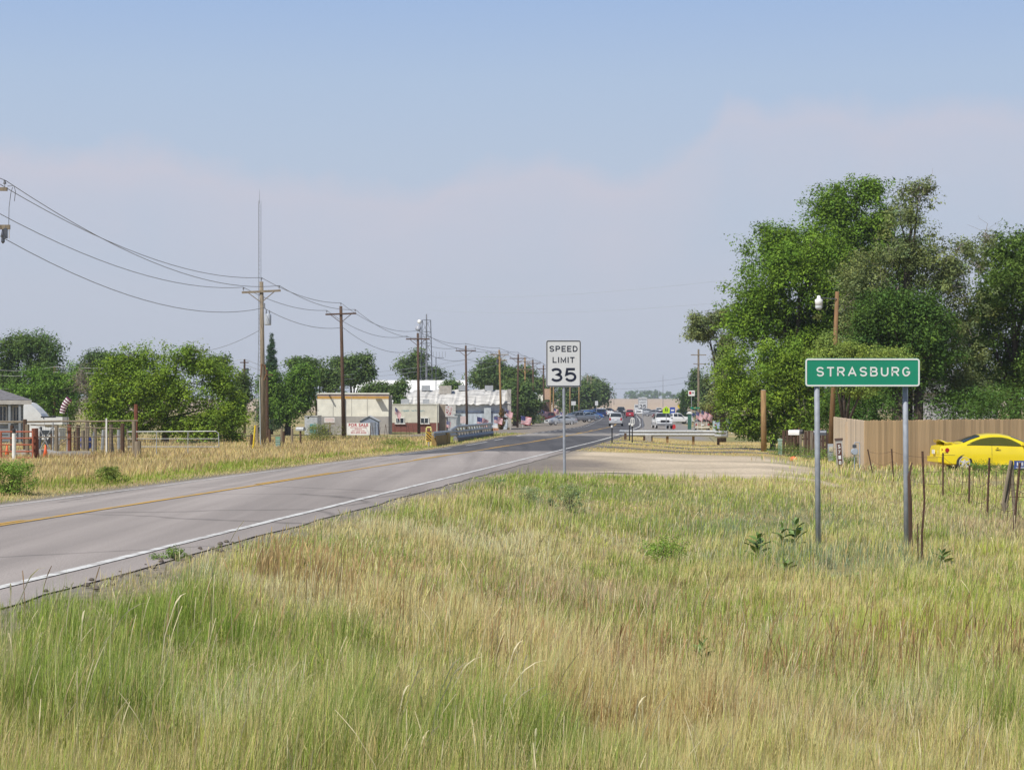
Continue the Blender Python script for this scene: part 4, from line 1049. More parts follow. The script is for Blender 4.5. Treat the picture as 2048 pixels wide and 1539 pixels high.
for z0, z1, lab in ((592, 560, 'faint high wire crossing the sky to the right clump, upper one'), (620, 604, 'faint high wire crossing the sky to the right clump, lower one')):
    mb = MB(); sagline(mb, (X(860, 300), 300, zpx(z0, 300)), (X(1452, 190), 190, zpx(z1, 190)), .7, .009, 24); tag(mb.build('sky_wire', wire_lit, fix=False), lab, 'wire', 'faint wires crossing the sky')
for z0, lab in ((773, 'thin far span wire low over the street, lower one'), (762, 'thin far span wire low over the street, upper one')):
    mb = MB(); sagline(mb, (X(1176, 520), 520, zpx(z0, 520)), (X(1397, 310), 310, zpx(z0 - 12, 310)), .9, .016, 24); tag(mb.build('span_wire', wire_mat, fix=False), lab, 'wire', 'span wires over the street')
# street pole on the right at the elm clump
b = at(1668, 95); h = zpx(583, 95) - b[2]
t = thing('light_pole', 'orange brown leaning pole with white street lamp before the elms', 'street light', b)
MB().path([(-.2, 0, -.3), (.0, 0, h * .5), (.15, 0, h)], [.145, .115, .09], n=10).build('post', wood_orange, t, smooth=True)
MB().path([(.1, -.1, h - .36), (-.5, -.12, h - .32), (-.72, -.12, h - .34)], .026, 6).build('lamp_arm', steel_dark, t)
o = MB().lathe([(.0, .18), (.07, .17), (.1, .02), (.19, -.02), (.17, -.28), (.0, -.33)], (-.74, -.12, h - .37), 12).build('lamp_head', white_paint, t, smooth=True)
MB().lathe([(.172, 0), (.165, -.12), (.1, -.2), (0, -.22)], (-.74, -.12, h - .66), 12).build('lens', mat('lamp_lens', (.55, .58, .6), .2), o)
b = at(1528, 104); t = thing('stub_pole', 'short bare tan wooden pole before the bright green thicket', 'utility pole', b)
MB().path([(0, 0, -.3), (-.03, 0, zpx(780, 104) - b[2])], [.16, .14], n=9).build('post', wood_tan, t, smooth=True)
MB().box((-.03, -.0, zpx(779.5, 104) - b[2]), (.18, .18, .03)).build('cap', steel, t)
b = at(1397, 310); t = thing('power_pole', 'far grey pole with crossarm at the elm clump\'s left end', 'utility pole', b)
h = zpx(698, 310) - b[2]; MB().path([(0, 0, -.3), (0, 0, h)], [.2, .14], n=8).build('post', wood_grey, t); MB().box((0, -.14, h - .9), (2.4, .1, .14)).build('crossarm', wood_grey, t); MB().box((.2, -.14, h - 2.3), (2.0, .1, .12)).build('crossarm', wood_grey, t)

# ------------------------------------------------------------------ masts
b = at(519, 430); hz = zpx(378, 430) - b[2]
t = thing('radio_mast', 'very thin tall radio mast rising behind the tall tan pole', 'mast', b)
mb = MB(); q = .34
for k in range(3):
    a = R(120 * k + 20); mb.tube((q * math.cos(a), q * math.sin(a), 0), (q * math.cos(a), q * math.sin(a), hz - 2.5), .034, n=4)
mb.build('legs', wire_mat, t, fix=False)
mb = MB(); n = int(hz / .9)
for i in range(n - 3):
    for k in range(3):
        a, c = R(120 * k + 20), R(120 * (k + 1) + 20); z = i * .9
        mb.tube((q * math.cos(a), q * math.sin(a), z), (q * math.cos(c), q * math.sin(c), z + .9), .016, n=3)
o = mb.build('lattice_bracing', wire_mat, t, fix=False); o['kind'] = 'stuff'
MB().tube((0, 0, hz - 3.2), (0, 0, hz), .05, .02, n=6).build('whip', wire_mat, t)
b = at(853, 330); t = thing('lattice_tower', 'grey lattice tower with white dish behind the white long roof', 'tower', b)
H = zpx(640, 330) - b[2]; w0, w1 = 1.35, .8
leg = [R(90), R(210), R(330)]
lp = lambda k, z: Vector((math.cos(leg[k]) * (w0 + (w1 - w0) * z / H), math.sin(leg[k]) * (w0 + (w1 - w0) * z / H), z))
for k in range(3): MB().tube(lp(k, 0), lp(k, H), .085, .075, n=6).build('leg', steel_dark if k else mat('tower_grey', (.25, .26, .28), .5, .4), t)
n = 9
for i in range(n):
    z0, z1 = H * i / n, H * (i + 1) / n
    for k in range(3):
        MB().tube(lp(k, z1), lp((k + 1) % 3, z1), .04, n=4).build('strut', steel_dark, t, fix=False)
        MB().tube(lp(k, z0), lp((k + 1) % 3, z1), .03, n=4).build('brace', steel_dark, t, fix=False)
MB().tube((0, 0, 0), (0, 0, zpx(628, 330) - b[2]), .24, .1, n=8).build('cable_mast', mat('tower_grey', (.25, .26, .28)), t)
MB().lathe([(0, -.12), (.35, -.08), (.5, .1), (.48, .14), (0, .12)], (-1.35, -.5, H - 1.35), 16, axis='Y').build('dish_antenna', mat('dish_grey', (.33, .35, .4), .5), t, smooth=True)
MB().lathe([(0, -.1), (.3, -.08), (.36, .2), (0, .3)], (-1.15, -.5, H - .25), 14, axis='Y').build('dish_antenna', white_paint, t, smooth=True)
MB().tube((-1.05, -.2, H - 3.2), (-1.05, -.2, H), .06, n=5).build('antenna_pole', steel_dark, t)
b = at(872, 300); t = thing('antenna_post', 'grey post with a bent antenna bar right of the lattice tower', 'antenna', b)
h = zpx(715, 300) - b[2]; MB().tube((0, 0, 0), (0, 0, h), .06, n=6).build('post', steel_dark, t); MB().box((.55, 0, h), (1.3, .08, .08)).build('bar', steel_dark, t)
for k in range(5): MB().tube((-.4 + k * .45, 0, h + .1), (-.4 + k * .45, 0, h + .9), .022, n=3).build('element', wire_mat, t)
b = at(1326, 1200); t = thing('radio_mast', 'faint far mast on the horizon over the field', 'mast', b); MB().tube((0, 0, 0), (0, 0, zpx(750, 1200) - b[2]), .18, .08, n=5).build('shaft', wire_mat, t)

# ------------------------------------------------------------------ buildings
stucco = mat('cream_stucco', (.78, .76, .66), .9, var=.13, scale=1.2, bump=.05)
stucco_low = mat('grey_lower_stucco', (.36, .345, .325), .9, var=.14, scale=1.5)  # greyer tone for the lower wall and the joints
stripe_gold = mat('gold_stripe', (.56, .33, .09), .8, var=.12); stripe_mauve = mat('mauve_stripe', (.40, .30, .27), .8)
metal_roof = mat('white_metal_roof', (.80, .80, .79), .45, var=.06, scale=.6)
tin = mat('old_tin', (.50, .49, .47), .7, .0, var=.35, scale=1.6, stretch=(.4, 1, 3))
blue_shed = mat('blue_grey_siding', (.30, .36, .42), .8, var=.2, scale=1.3, stretch=(6, 1, .5))
beige = mat('beige_render', (.60, .575, .49), .9, var=.14, scale=1.5)
brick_m = mat('red_brick', (.20, .075, .06), .9, var=.35, scale=14)
siding_grey = mat('grey_siding', (.27, .29, .31), .85, var=.1, scale=3)
shingle = mat('grey_shingle', (.155, .15, .16), .95, var=.25, scale=5)
tan_wall = mat('tan_wall', (.40, .33, .24), .9, var=.12)
brown_wall = mat('brown_wall', (.10, .06, .045), .9, var=.2)
def window(parent, x, z, w, h, y, frame=white_paint):
    mb = MB()
    for c, dm in (((x, y, z + h / 2), (w + .12, .08, .08)), ((x, y - .03, z - h / 2 - .02), (w + .3, .14, .1)), ((x - w / 2, y, z), (.08, .08, h)), ((x + w / 2, y, z), (.08, .08, h)), ((x, y, z), (.06, .06, h))): mb.box(c, dm)
    f = mb.build('window', frame, parent)
    MB().box((x, y + .035, z), (w - .04, .03, h - .04)).build('pane', glass_dark, f)
    return f
# cream building with the striped parapet
d = 200; k = d / F; b = at(706, d); W_, H_ = 142 * k, zpx(787, d) - b[2]
t = thing('commercial_building', 'windowless cream building with gold parapet stripe and grey lower wall', 'building', b, R(4.0))
MB().box((0, 5, H_ * .22 - .1), (W_, 10, H_ * .44 + .2)).build('lower_wall', stucco_low, t)
MB().box((0, 5, H_ * .69), (W_, 10, H_ * .5)).build('upper_wall', stucco, t)
MB().box((0, 5, H_ * .905), (W_ + .03, 10.03, H_ * .062)).build('gold_band', stripe_gold, t); MB().box((0, 5, H_ * .956), (W_ + .04, 10.04, H_ * .038)).build('mauve_band', stripe_mauve, t)
MB().box((0, 5, H_ + .02), (W_ + .16, 10.16, .14)).build('coping', stucco, t)
MB().box((W_ / 2 + .19, 5.2, H_ * .48), (.34, 9.6, H_ * .97)).build('end_pilaster', mat('grey_pilaster', (.40, .38, .35), .9), t)
MB().box((-W_ * .11, -.06, H_ * .45), (.05, .05, H_ * .86)).build('downpipe', steel_dark, t)
MB().box((W_ * .36, -.35, H_ * .87), (.62, .62, .06)).build('lamp_bracket', steel_dark, t)
MB().box((-W_ * .33, -.3, H_ * .95), (.12, .55, .12)).build('lamp_bracket', steel_dark, t)
for q in (-.28, -.02, .2): MB().box((W_ * q, -.012, H_ * .69), (.03, .02, H_ * .48)).build('panel_joint', stucco_low, t)
b2 = at(738, 190); t = thing('garden_shed', 'small blue grey gabled shed against the cream building\'s wall', 'shed', b2)
MB().prism([(-.85, -.1), (.85, -.1), (.85, 1.35), (0, 1.78), (-.85, 1.35)], 0, 2.2).build('wall', mat('shed_blue', (.24, .28, .36), .8, var=.1), t)
for s in (-1, 1):
    mb = MB(); mb.prism([(0, 1.80), (s * .98, 1.30), (s * .98, 1.36), (0, 1.86)], -.12, 2.3); mb.build('roof', mat('shed_roof', (.45, .47, .5), .6), t)
MB().box((.25, -.03, .62), (.7, .05, 1.25)).build('door', mat('shed_door', (.20, .22, .26), .8), t)
b2 = at(622, 195); t = thing('metal_shed', 'low pale sheet metal shed with teal door left of the cream building', 'shed', b2)
MB().box((0, 2, .85), (1.25, 4, 1.9)).build('wall', mat('pale_sheet', (.50, .52, .54), .7, var=.15), t); MB().box((0, 2, 1.84), (1.35, 4.1, .08)).build('roof', tin, t); MB().box((.2, -.03, .6), (.6, .05, .9)).build('door', mat('teal_paint', (.10, .32, .36), .7), t)
# beige and brick building
d = 222; k = d / F; b = at(827, d); W_, H_ = 101 * k, zpx(809, d) - b[2]
t = thing('shop_building', 'flat roofed beige shop with brick base and faded teal lettering', 'building', b)
zb = zpx(845, d) - b[2]
MB().box((-.0, 4, zb / 2 - .1), (W_ - .04, 8, zb + .2)).build('brick_base', brick_m, t)
MB().box((0, 4, (zb + H_) / 2), (W_, 8.04, H_ - zb)).build('upper_wall', beige, t)
MB().box((0, 4, H_ + .03), (W_ + .1, 8.14, .1)).build('coping', beige, t)
for px in (800, 849): window(t, X(px, d) - b[0], zpx(841, d) - b[2], 16 * k, 11 * k, -.07)
teal = mat('faded_teal', (.18, .33, .36), .9)
mb = MB(); rg = np.random.default_rng(2)
for i in range(34):   # faded hand-painted script, no longer legible
    px = 804 + i * 1.35 + rg.uniform(-.3, .3)
    if 819 < px < 822 or 837 < px < 838.5: continue
    zc = zpx(821 + rg.uniform(-.8, .8), d) - b[2]; hh = rg.uniform(.06, .22) * (1 if px < 822 else .75)
    mb.box((X(px, d) - b[0], -.026, zc), (rg.uniform(.03, .06), .008, hh), mat=Matrix.Rotation(rg.uniform(-.6, .6), 3, 'Y'))
mb.build('faded_lettering', teal, t)
MB().box((W_ / 2 + .4, 4.4, H_ * .52), (.8, 7.2, H_ * 1.0)).build('shaded_side_wall', mat('shaded_brown', (.30, .25, .19), .9), t)  # the shop's right side, its shade put into the brown
MB().lathe([(.03, 0), (.03, .25), (.09, .25), (.09, .4), (0, .45)], (-W_ / 2 + .45, .6, H_ + .08), 8).build('roof_vent', white_paint, t)
for q, w_ in ((-.2, .9), (.22, .7)): MB().box((W_ * q, 3.5, H_ + .35), (w_, .8, .6)).build('roof_unit', steel, t)
MB().box((W_ / 2 - .2, -.06, H_ * .5), (.09, .09, H_)).build('downpipe', beige, t)
# white weathered shed behind
d = 262; k = d / F; b = at(913, d); W_ = 214 * k; H_ = zpx(778, d) - b[2]
t = thing('weathered_hall', 'long weathered white hall with torn rough roof edge and blue lower wall', 'building', b)
zt = zpx(806, d) - b[2]
MB().box((0, 5.2, zt * .30 - .1), (W_, 10, zt * .6 + .2)).build('lower_wall', mat('pale_blue_wall', (.47, .53, .60), .85, var=.22, scale=1.2, stretch=(3, 1, .6)), t)
MB().box((0, 5.3, zt * .8), (W_ - .06, 10, zt * .4)).build('upper_wall', mat('shaded_panel', (.62, .65, .70), .85, var=.12), t)
MB().box((0, 5.2, zt * .66), (W_ + .06, 10.1, .18)).build('rail_board', mat('navy_trim', (.12, .15, .22), .8), t)
mb = MB(); rg = np.random.default_rng(5); nn = 44; v = []
for i in range(nn + 1):
    x = -W_ / 2 + W_ * i / nn
    v += [(x, -.35 + rg.normal(0, .06), zt - .15 + rg.normal(0, .10)), (x, 1.2, (zt + H_) / 2 + .1 + rg.normal(0, .07)), (x, 5, H_ + rg.normal(0, .05) - .25 * (i < 4))]
mb.add(v, [(3 * i + a, 3 * i + 3 + a, 3 * i + 4 + a, 3 * i + 1 + a) for i in range(nn) for a in (0, 1)])
mb.build('roof', tin, t, fix=False)
MB().box((-W_ * .11, 3.0, H_ * .99), (24 * k, 2, 1.1)).build('roof_box', mat('stone_grey', (.40, .37, .33), .9, var=.2), t)
for q in (-.3, .05, .3): MB().box((W_ * q, 4.4, H_ + .2), (1.1, .9, .7)).build('roof_unit', steel, t)
MB().box((W_ / 2 - .1, 5.0, H_ * .5), (.5, 10.4, H_ * 1.0)).build('end_wall', mat('grey_pilaster', (.40, .38, .35)), t)
MB().box((X(905, d) - b[0], -.6, zpx(818, d) - b[2]), (13 * k, .1, 20 * k)).build('tin_sheet', tin, t)
MB().box((X(975, d) - b[0], -.06, zpx(830, d) - b[2]), (14 * k, .1, 30 * k)).build('door', mat('pale_door', (.47, .51, .53), .8), t)
for px in (872, 888): MB().box((X(px, d) - b[0], -.05, zpx(814, d) - b[2]), (.12, .1, 1.6)).build('post', white_paint, t)
# long white roof further back
d = 310; k = d / F; b = at(815, d); W_ = 232 * k; He, Hr = zpx(803, d) - b[2], zpx(760, d) - b[2]
t = thing('metal_barn', 'long building with bright white metal roof behind the weathered hall', 'building', b)
MB().box((0, 6, He / 2 - .1), (W_ - .5, 12, He + .2)).build('wall', white_paint, t)
for s in (0, 1):
    mb = MB(); y0, y1 = (-.4, 6) if s == 0 else (12.4, 6)
    mb.add([(-W_ / 2, y0, He), (W_ / 2, y0, He), (W_ / 2, y1, Hr), (-W_ / 2, y1, Hr), (-W_ / 2, y0, He + .1), (W_ / 2, y0, He + .1), (W_ / 2, y1, Hr + .1), (-W_ / 2, y1, Hr + .1)], [(0, 1, 2, 3), (4, 5, 6, 7), (0, 1, 5, 4), (1, 2, 6, 5), (2, 3, 7, 6), (3, 0, 4, 7)]); r = mb.build('roof', metal_roof, t)
    if s == 0:
        m2 = MB(); [m2.tube((-W_ / 2 + W_ * i / 36, y0, He + .11), (-W_ / 2 + W_ * i / 36, y1, Hr + .11), .025, n=3) for i in range(37)]; m2.build('seams', metal_roof, r, fix=False)
# grey house at the far left
d = 128; k = d / F; b = at(-40, d); t = thing('house', 'grey sided house with low hipped shingle roof at the left edge', 'house', b, R(13.5))
ze = zpx(801, d) - b[2]; xe = X(62, d) - b[0]; zrg = zpx(776, d) - b[2]
MB().box((xe - 6.4, 4.5, ze / 2 - .1), (11.6, 8, ze + .1)).build('wall', siding_grey, t)
for i in range(int(ze / .22)): MB().box((xe - 6.4, .485, .25 + i * .22), (11.62, .04, .012)).build('siding_shadow_line', mat('siding_shadow', (.2, .215, .23)), t)  # thin dark strips paint the shadow line under each siding course
mb = MB(); x0, x1 = xe - 12.6, xe; mb.add([(x0, 0, ze + .05), (x1, 0, ze + .05), (x1, 9, ze + .05), (x0, 9, ze + .05), (x0 + 3.6, 4.5, zrg + .5), (x1 - 3.6, 4.5, zrg + .5)], [(0, 1, 5, 4), (1, 2, 5), (2, 3, 4, 5), (3, 0, 4), (0, 3, 2, 1)]); mb.build('roof', shingle, t)
MB().box((xe - 6.3, -.02, ze - .1), (12.5, .1, .26)).build('fascia', mat('pale_trim', (.45, .43, .40)), t)
for px, w, h in ((4, 14, 34), (30, 12, 32)): window(t, X(px, d) - b[0], zpx(828, d) - b[2], w * k, h * k, .46, mat('pale_trim', (.45, .43, .40)))
for px in (17, 37): MB().box((X(px, d) - b[0], .06, ze / 2 - .1), (.14, .14, ze)).build('porch_post', siding_grey, t)
# white curved shell and low box
d = 140; k = d / F; b = at(92, d); t = thing('curved_shell', 'white curved fin shaped shell beside a low white box', 'shelter', b)
pr = [(50, 862), (50, 812), (53, 804), (62, 806), (74, 816), (84, 827), (92, 840), (94, 862)]
MB().prism([((px - 92) * k, zpx(py, d) - b[2]) for px, py in pr][::-1], -.5, 1.6).build('fin_shell', white_paint, t)
MB().box(((110 - 92) * k, .5, zpx(841, d) - b[2]), (36 * k, 2, 15 * k)).build('low_box', white_paint, t)
mb = MB(); mb.box(((100 - 92) * k, .3, zpx(834, d) - b[2] + .02), (30 * k, 1.6, .1)); mb.build('dark_lid', steel_dark, t)
b = at(85, 122); t = thing('picnic_trailer', 'white low trailer with dark windows standing behind the corral rails', 'trailer', b)
MB().prism([(-1.1, .45), (1.0, .45), (1.0, 1.15), (-.8, 1.2), (-1.1, .9)], 0, 1.9).build('body', white_paint, t); MB().box((.3, -.02, .9), (.9, .05, .25)).build('window', glass_dark, t)
for s in (-.5, .6): MB().lathe([(.0, -.09), (.3, -.09), (.33, 0), (.3, .09), (0, .09)], (s, .05, .33), 14, axis='Y').build('wheel', rubber, t)
# far right house roof behind fence, grey
b = at(1925, 135); t = thing('house', 'grey house partly hidden behind the elm trunks and tan fence', 'house', b)
MB().box((0, 3, 1.7), (4.8, 6, 3.6)).build('wall', mat('lavender_wall', (.42, .42, .46), .9), t)
mb = MB(); mb.add([(-2.8, -.4, 3.5), (2.8, -.4, 3.5), (2.8, 6.4, 3.5), (-2.8, 6.4, 3.5), (-1.2, 3, 5.1), (1.2, 3, 5.1)], [(0, 1, 5, 4), (1, 2, 5), (2, 3, 4, 5), (3, 0, 4), (0, 3, 2, 1)]); mb.build('roof', shingle, t); window(t, .8, 2.2, 1.1, .9, -.06)
# town-side little buildings beyond the poles
d = 400; k = d / F; b = at(1086, d); t = thing('shop_building', 'brown shop with pale sign board behind the middle poles', 'building', b)
MB().box((0, 4, (zpx(803, d) - b[2]) / 2), (32 * k, 8, zpx(803, d) - b[2])).build('wall', brown_wall, t)
MB().box((X(1080, d) - b[0], -.1, zpx(795, d) - b[2]), (15 * k, .2, 13 * k)).build('sign_board', stucco, t); MB().box((X(1094, d) - b[0], -.1, zpx(788, d) - b[2]), (11 * k, .2, 22 * k)).build('gable_panel', mat('orange_panel', (.45, .3, .2), .8), t)
MB().box((X(1080, d) - b[0], -1, zpx(804, d) - b[2]), (20 * k, 2, .35)).build('awning', mat('grey_awning', (.42, .42, .45)), t)
b = at(1065, 395); t = thing('storage_tank', 'small pale domed tank left of the brown shop', 'tank', b); h = zpx(784, 395) - b[2]
MB().lathe([(0, h), (.8, h - .15), (1.1, h - .7), (1.1, h - 1.3), (0, h - 1.3)], (0, 0, 0), 14).build('dome', mat('pale_tank', (.55, .6, .62), .5), t, smooth=True)
for s in (-.8, .8): MB().tube((s, 0, 0), (s, 0, h - 1.2), .09, n=6).build('leg', steel_dark, t)
b = at(1056, 360); h = zpx(741, 360) - b[2]; t = thing('street_lamp', 'tall street lamp with white head between the middle poles', 'street light', b)
MB().tube((0, 0, 0), (0, 0, h), .07, n=6).build('post', steel, t); MB().lathe([(0, .25), (.22, .12), (.3, -.1), (0, -.2)], (.05, -.1, h), 10).build('lamp_head', white_paint, t)

# ------------------------------------------------------------------ fences, gates, posts (right)
board_m = mat('tan_fence_board', (.58, .41, .235), .85, var=.10, scale=2.2, stretch=(5, 5, .4)); board_l = mat('pale_fence_board', (.56, .45, .33), .85, var=.08, scale=2.2, stretch=(5, 5, .4))
ta = at(1728, 78); t = thing('privacy_fence', 'tall tan board fence with dog eared tops behind the yellow car', 'fence', ta)
bw = .142; bme = None
for m_ in (board_m, board_l):   # boards weather differently from one to the next
    nt = m_.node_tree.nodes; ln = m_.node_tree.links; b_ = nt['Principled BSDF']; src = b_.inputs['Base Color'].links[0].from_socket
    oi = nt.new('ShaderNodeObjectInfo'); mr = nt.new('ShaderNodeMapRange'); mr.inputs[3].default_value = .76; mr.inputs[4].default_value = 1.16; ln.new(oi.outputs['Random'], mr.inputs[0])
    mx = nt.new('ShaderNodeMix'); mx.data_type = 'RGBA'; mx.blend_type = 'MULTIPLY'; mx.inputs[0].default_value = 1; ln.new(src, mx.inputs[6]); ln.new(mr.outputs[0], mx.inputs[7]); ln.new(mx.outputs[2], b_.inputs['Base Color'])
a0, a1 = Vector((X(1728, 78), 78)), Vector((X(2130, 83), 83)); dv = (a1 - a0); nb = int(dv.length / bw); dv.normalize(); ang = math.atan2(dv.y, dv.x)
boards = []
for i in range(nb):
    p = a0 + dv * (bw * (i + .5)); gz = g1(p.x, p.y)
    if bme is None:
        h = 1.95; w = bw - .009
        o = MB().prism([(-w / 2, 0), (w / 2, 0), (w / 2, h - .035), (w / 2 - .035, h), (-w / 2 + .035, h), (-w / 2, h - .035)], -.009, .009).build('board', board_m, t); bme = o.data
    else: o = link('board', bme, t)
    o.location = (p.x - ta[0], p.y - ta[1] + random.uniform(-.004, .004), zpx(839.5 - 3 * i / nb, p.y) - ta[2] - 1.95 + random.uniform(-.022, .018)); o.rotation_euler = (0, 0, ang)
for q in (.35, 1.55): MB().box(((a0.x + a1.x) / 2 - ta[0], (a0.y + a1.y) / 2 - ta[1] + .05, q - .1), (nb * bw, .05, .09), rz=ang).build('rail', board_m, t)
e0, e1 = Vector((X(1728, 78), 78.0)), Vector((X(1667, 88), 88.0)); dv = e1 - e0; L_ = dv.length; dv.normalize(); ang = math.atan2(dv.y, dv.x); nbl = int(L_ / bw)
for i in range(nbl):
    p = e0 + dv * (bw * (i + .5)); o = link('board', bme.copy() if i == 0 else lme, t)
    if i == 0: lme = o.data; lme.materials.clear(); lme.materials.append(board_l)
    o.location = (p.x - ta[0], p.y - ta[1], zpx(840 - 7 * i / nbl, p.y) - ta[2] - 1.95 + random.uniform(-.008, .008)); o.rotation_euler = (0, 0, ang)
p = e0.lerp(e1, .52); MB().box((p.x - ta[0] - .06, p.y - ta[1] - .12, .85), (.11, .11, 2.0)).build('post', board_l, t)
# wire fence with steel posts near the right edge
specs = [(1745, 72, 897, -.2), (1787, 65, 897, -.06), (1886, 52, 906, .0), (1938, 47.5, 930, .01), (1974, 43, 915, .04), (2027, 38, 924, .09), (2075, 34.5, 915, .02)]
wb = at(1974, 43); wf = thing('wire_fence', 'sagging wire fence on rusty steel posts along the right meadow edge', 'fence', wb)
tops = []
for j, (px, d, top, ln_) in enumerate(specs):
    b = at(px, d); h = zpx(top, d) - b[2]; mb = MB(); o_ = Vector(b) - Vector(wb)
    mrot = Matrix.Rotation(ln_, 3, 'Y'); nn = mrot @ Vector((0, 0, 1)); tp = o_ + nn * h
    mb.tube(o_ + Vector((ln_ * -.2, 0, -.2)), tp, .024, n=5); mb.tube(o_ + Vector((0, -.03, 0)), tp + Vector((0, -.03, 0)), .010, n=4)
    mb.build('post', rust, wf); tops.append((o_, tp))
for f_, n_ in ((.92, 'wire'), (.62, 'wire'), (.34, 'wire')):
    mb = MB()
    for (a0_, a1_), (b0_, b1_) in zip(tops[:-1], tops[1:]): sagline(mb, a0_.lerp(a1_, f_), b0_.lerp(b1_, f_), .08 + .1 * (f_ < .9) * random.random(), .0045, 8)
    mb.build(n_, rust, wf, fix=False)
mb = MB()
for (a0_, a1_), (b0_, b1_) in zip(tops[2:-1], tops[3:]):
    for q in (.25, .5, .75):
        mb.path([a0_.lerp(b0_, q) + Vector((random.uniform(-.1, .1), 0, 0)), a0_.lerp(b0_, q).lerp(a1_.lerp(b1_, q), .5) + Vector((random.uniform(-.06, .06), 0, 0)), a0_.lerp(b0_, q).lerp(a1_.lerp(b1_, q), .85)], .006, 3)
mb.build('stays', rust, wf, fix=False)
b = at(1895, 51.5); t = thing('survey_hook', 'thin bent steel stake with hooked top by the yellow car\'s bumper', 'stake', b); hh = zpx(905, 51.5) - b[2]
MB().path([(-.1, 0, -.1), (-.12, 0, hh), (.02, 0, hh)], .014, 5).build('rod', rust, t)
b = at(1845, 29.3); t = thing('steel_stake', 'rusty twisted steel stake just right of the town sign\'s right post', 'stake', b); h = zpx(902, 29.3) - b[2]
MB().path([(0, 0, -.2), (-.008, 0, h * .25), (.03, 0, h * .55), (-.0, 0, h)], .017, 5).build('rod', rust, t)
MB().path([(-.055, .05, -.2), (-.06, .05, h * .35)], .009, 4).build('short_rod', rust, t)
b = at(1822, 31.2); t = thing('dark_upright', 'dark split wooden stake leaning on the town sign\'s right post', 'stake', b); h = zpx(925, 31.2) - b[2]
MB().path([(.0, -.0, -.2), (-.01, 0, h * .55), (-.03, .0, h * .85), (.015, 0, h)], [.034, .034, .026, .012], n=5).build('shaft', wood_dark, t)  # narrow dark upright against the sign post
b = at(2018, 39.5); t = thing('corner_brace', 'grey weathered V shaped brace of split posts at the fence', 'fence brace', b)
k = 39.5 / F; z_ = lambda py: zpx(py, 39.5) - b[2]; x_ = lambda px: (px - 2018) * k
MB().path([(x_(2022), 0, z_(920)), (x_(2012), 0, z_(970)), (x_(2006), 0, z_(1006))], [.032, .036, .034], n=7).build('post', wood_grey, t)
MB().path([(x_(2026), .1, z_(925)), (x_(2020), .06, z_(975)), (x_(2010), .02, z_(1018))], [.036, .034, .034], n=7).build('post', wood_grey, t)
MB().path([(x_(2024), .05, z_(922)), (x_(2028), .05, z_(990)), (x_(2032), .05, z_(1062))], [.04, .034, .03], n=7).build('post', wood_grey, t)
MB().path([(x_(2006), .0, z_(1005)), (x_(2010), 0, z_(1022)), (x_(2014), 0, z_(1008))], [.05, .055, .045], n=7).build('knuckle', wood_grey, t)
b = at(2046, 38.5); t = thing('blue_plate', 'small blue plate with white strokes on the fence at the right edge', 'sign', b); z0 = zpx(929, 38.5) - b[2]
MB().box((0, 0, z0), (.34, .02, .16)).build('plate', mat('blue_enamel', (.035, .07, .26), .4), t); mb = MB(); [mb.box((-.11 + i * .045, -.014, z0 + .015), (.022, .008, .07)) for i in range(7)]; mb.box((0, -.014, z0 - .055), (.28, .008, .014)); mb.build('lettering', legend_white, t)
MB().tube((.06, .03, -.2), (.06, .03, z0 + .06), .02, n=5).build('post', rust, t)
mb = MB(); [mb.tube((-.25, .03, q), (.5, .03, q), .008, n=4) for q in (z0 - .38, z0 - .62)]; mb.build('rail', rust, t)
# house number post, gas meter, boxes, mailboxes
b = at(1681, 76); t = thing('number_post', 'leaning wooden post with brown face and white numerals 5718', 'post', b); h = zpx(879, 76) - b[2]
o = MB().box((0, 0, h / 2 - .1), (.24, .2, h + .2)).build('post_body', mat('post_white', (.42, .40, .38), .8), t); MB().box((-.02, -.106, h / 2 - .06), (.17, .012, h - .14)).build('brown_face', mat('brown_paint', (.10, .035, .02), .6), t)
MB().box((0, 0, h + .02), (.28, .24, .08)).build('cap', mat('post_cap', (.10, .06, .05)), t)
for i, ch in enumerate('5718'): lettering('lettering', ch, .10, .14, legend_white, t, (-.02, -.113, h - .26 - i * .2), weight=.02)
t.rotation_euler = (0, R(-3.5), 0)
b = at(1710, 74); t = thing('gas_meter', 'grey gas meter with bent pipe against the pale fence boards', 'meter', b); h = zpx(893, 74) - b[2]
MB().lathe([(0, -.1), (.11, -.1), (.13, -.04), (.13, .04), (.11, .1), (0, .1)], (-.02, 0, h - .18), 14, axis='Y').build('meter_body', mat('meter_grey', (.33, .37, .42), .45), t)
MB().box((-.02, -.0, h + .02), (.14, .1, .12)).build('regulator', steel_dark, t)
MB().path([(-.02, 0, -.2), (-.02, 0, h + .12), (.0, 0, h + .16), (.15, 0, h + .16), (.17, 0, h + .1), (.18, 0, -.2)], .018, 6).build('pipe', mat('meter_grey', (.33, .37, .42)), t)
b = at(1560, 95); t = thing('utility_pedestal', 'slim pale green utility pedestal on the verge left of the sign', 'utility box', b); h = zpx(878, 95) - b[2]
MB().box((0, 0, h / 2 - .05), (.17, .17, h)).build('cabinet', mat('pale_green', (.30, .42, .33), .6), t); MB().box((0, 0, h - .02), (.2, .2, .1)).build('lid', mat('pale_green', (.30, .42, .33)), t)
b = at(1661, 88); t = thing('utility_box', 'grey metered box standing at the base of the leaning light pole', 'utility box', b)
MB().box((0, 0, .38), (.22, .18, .8)).build('cabinet', mat('meter_grey', (.33, .37, .42)), t); MB().box((0, -.1, .55), (.16, .03, .2)).build('dial_cover', mat('cream_box', (.5, .47, .36)), t)
mbx = mat('mailbox_black', (.03, .03, .035), .4)
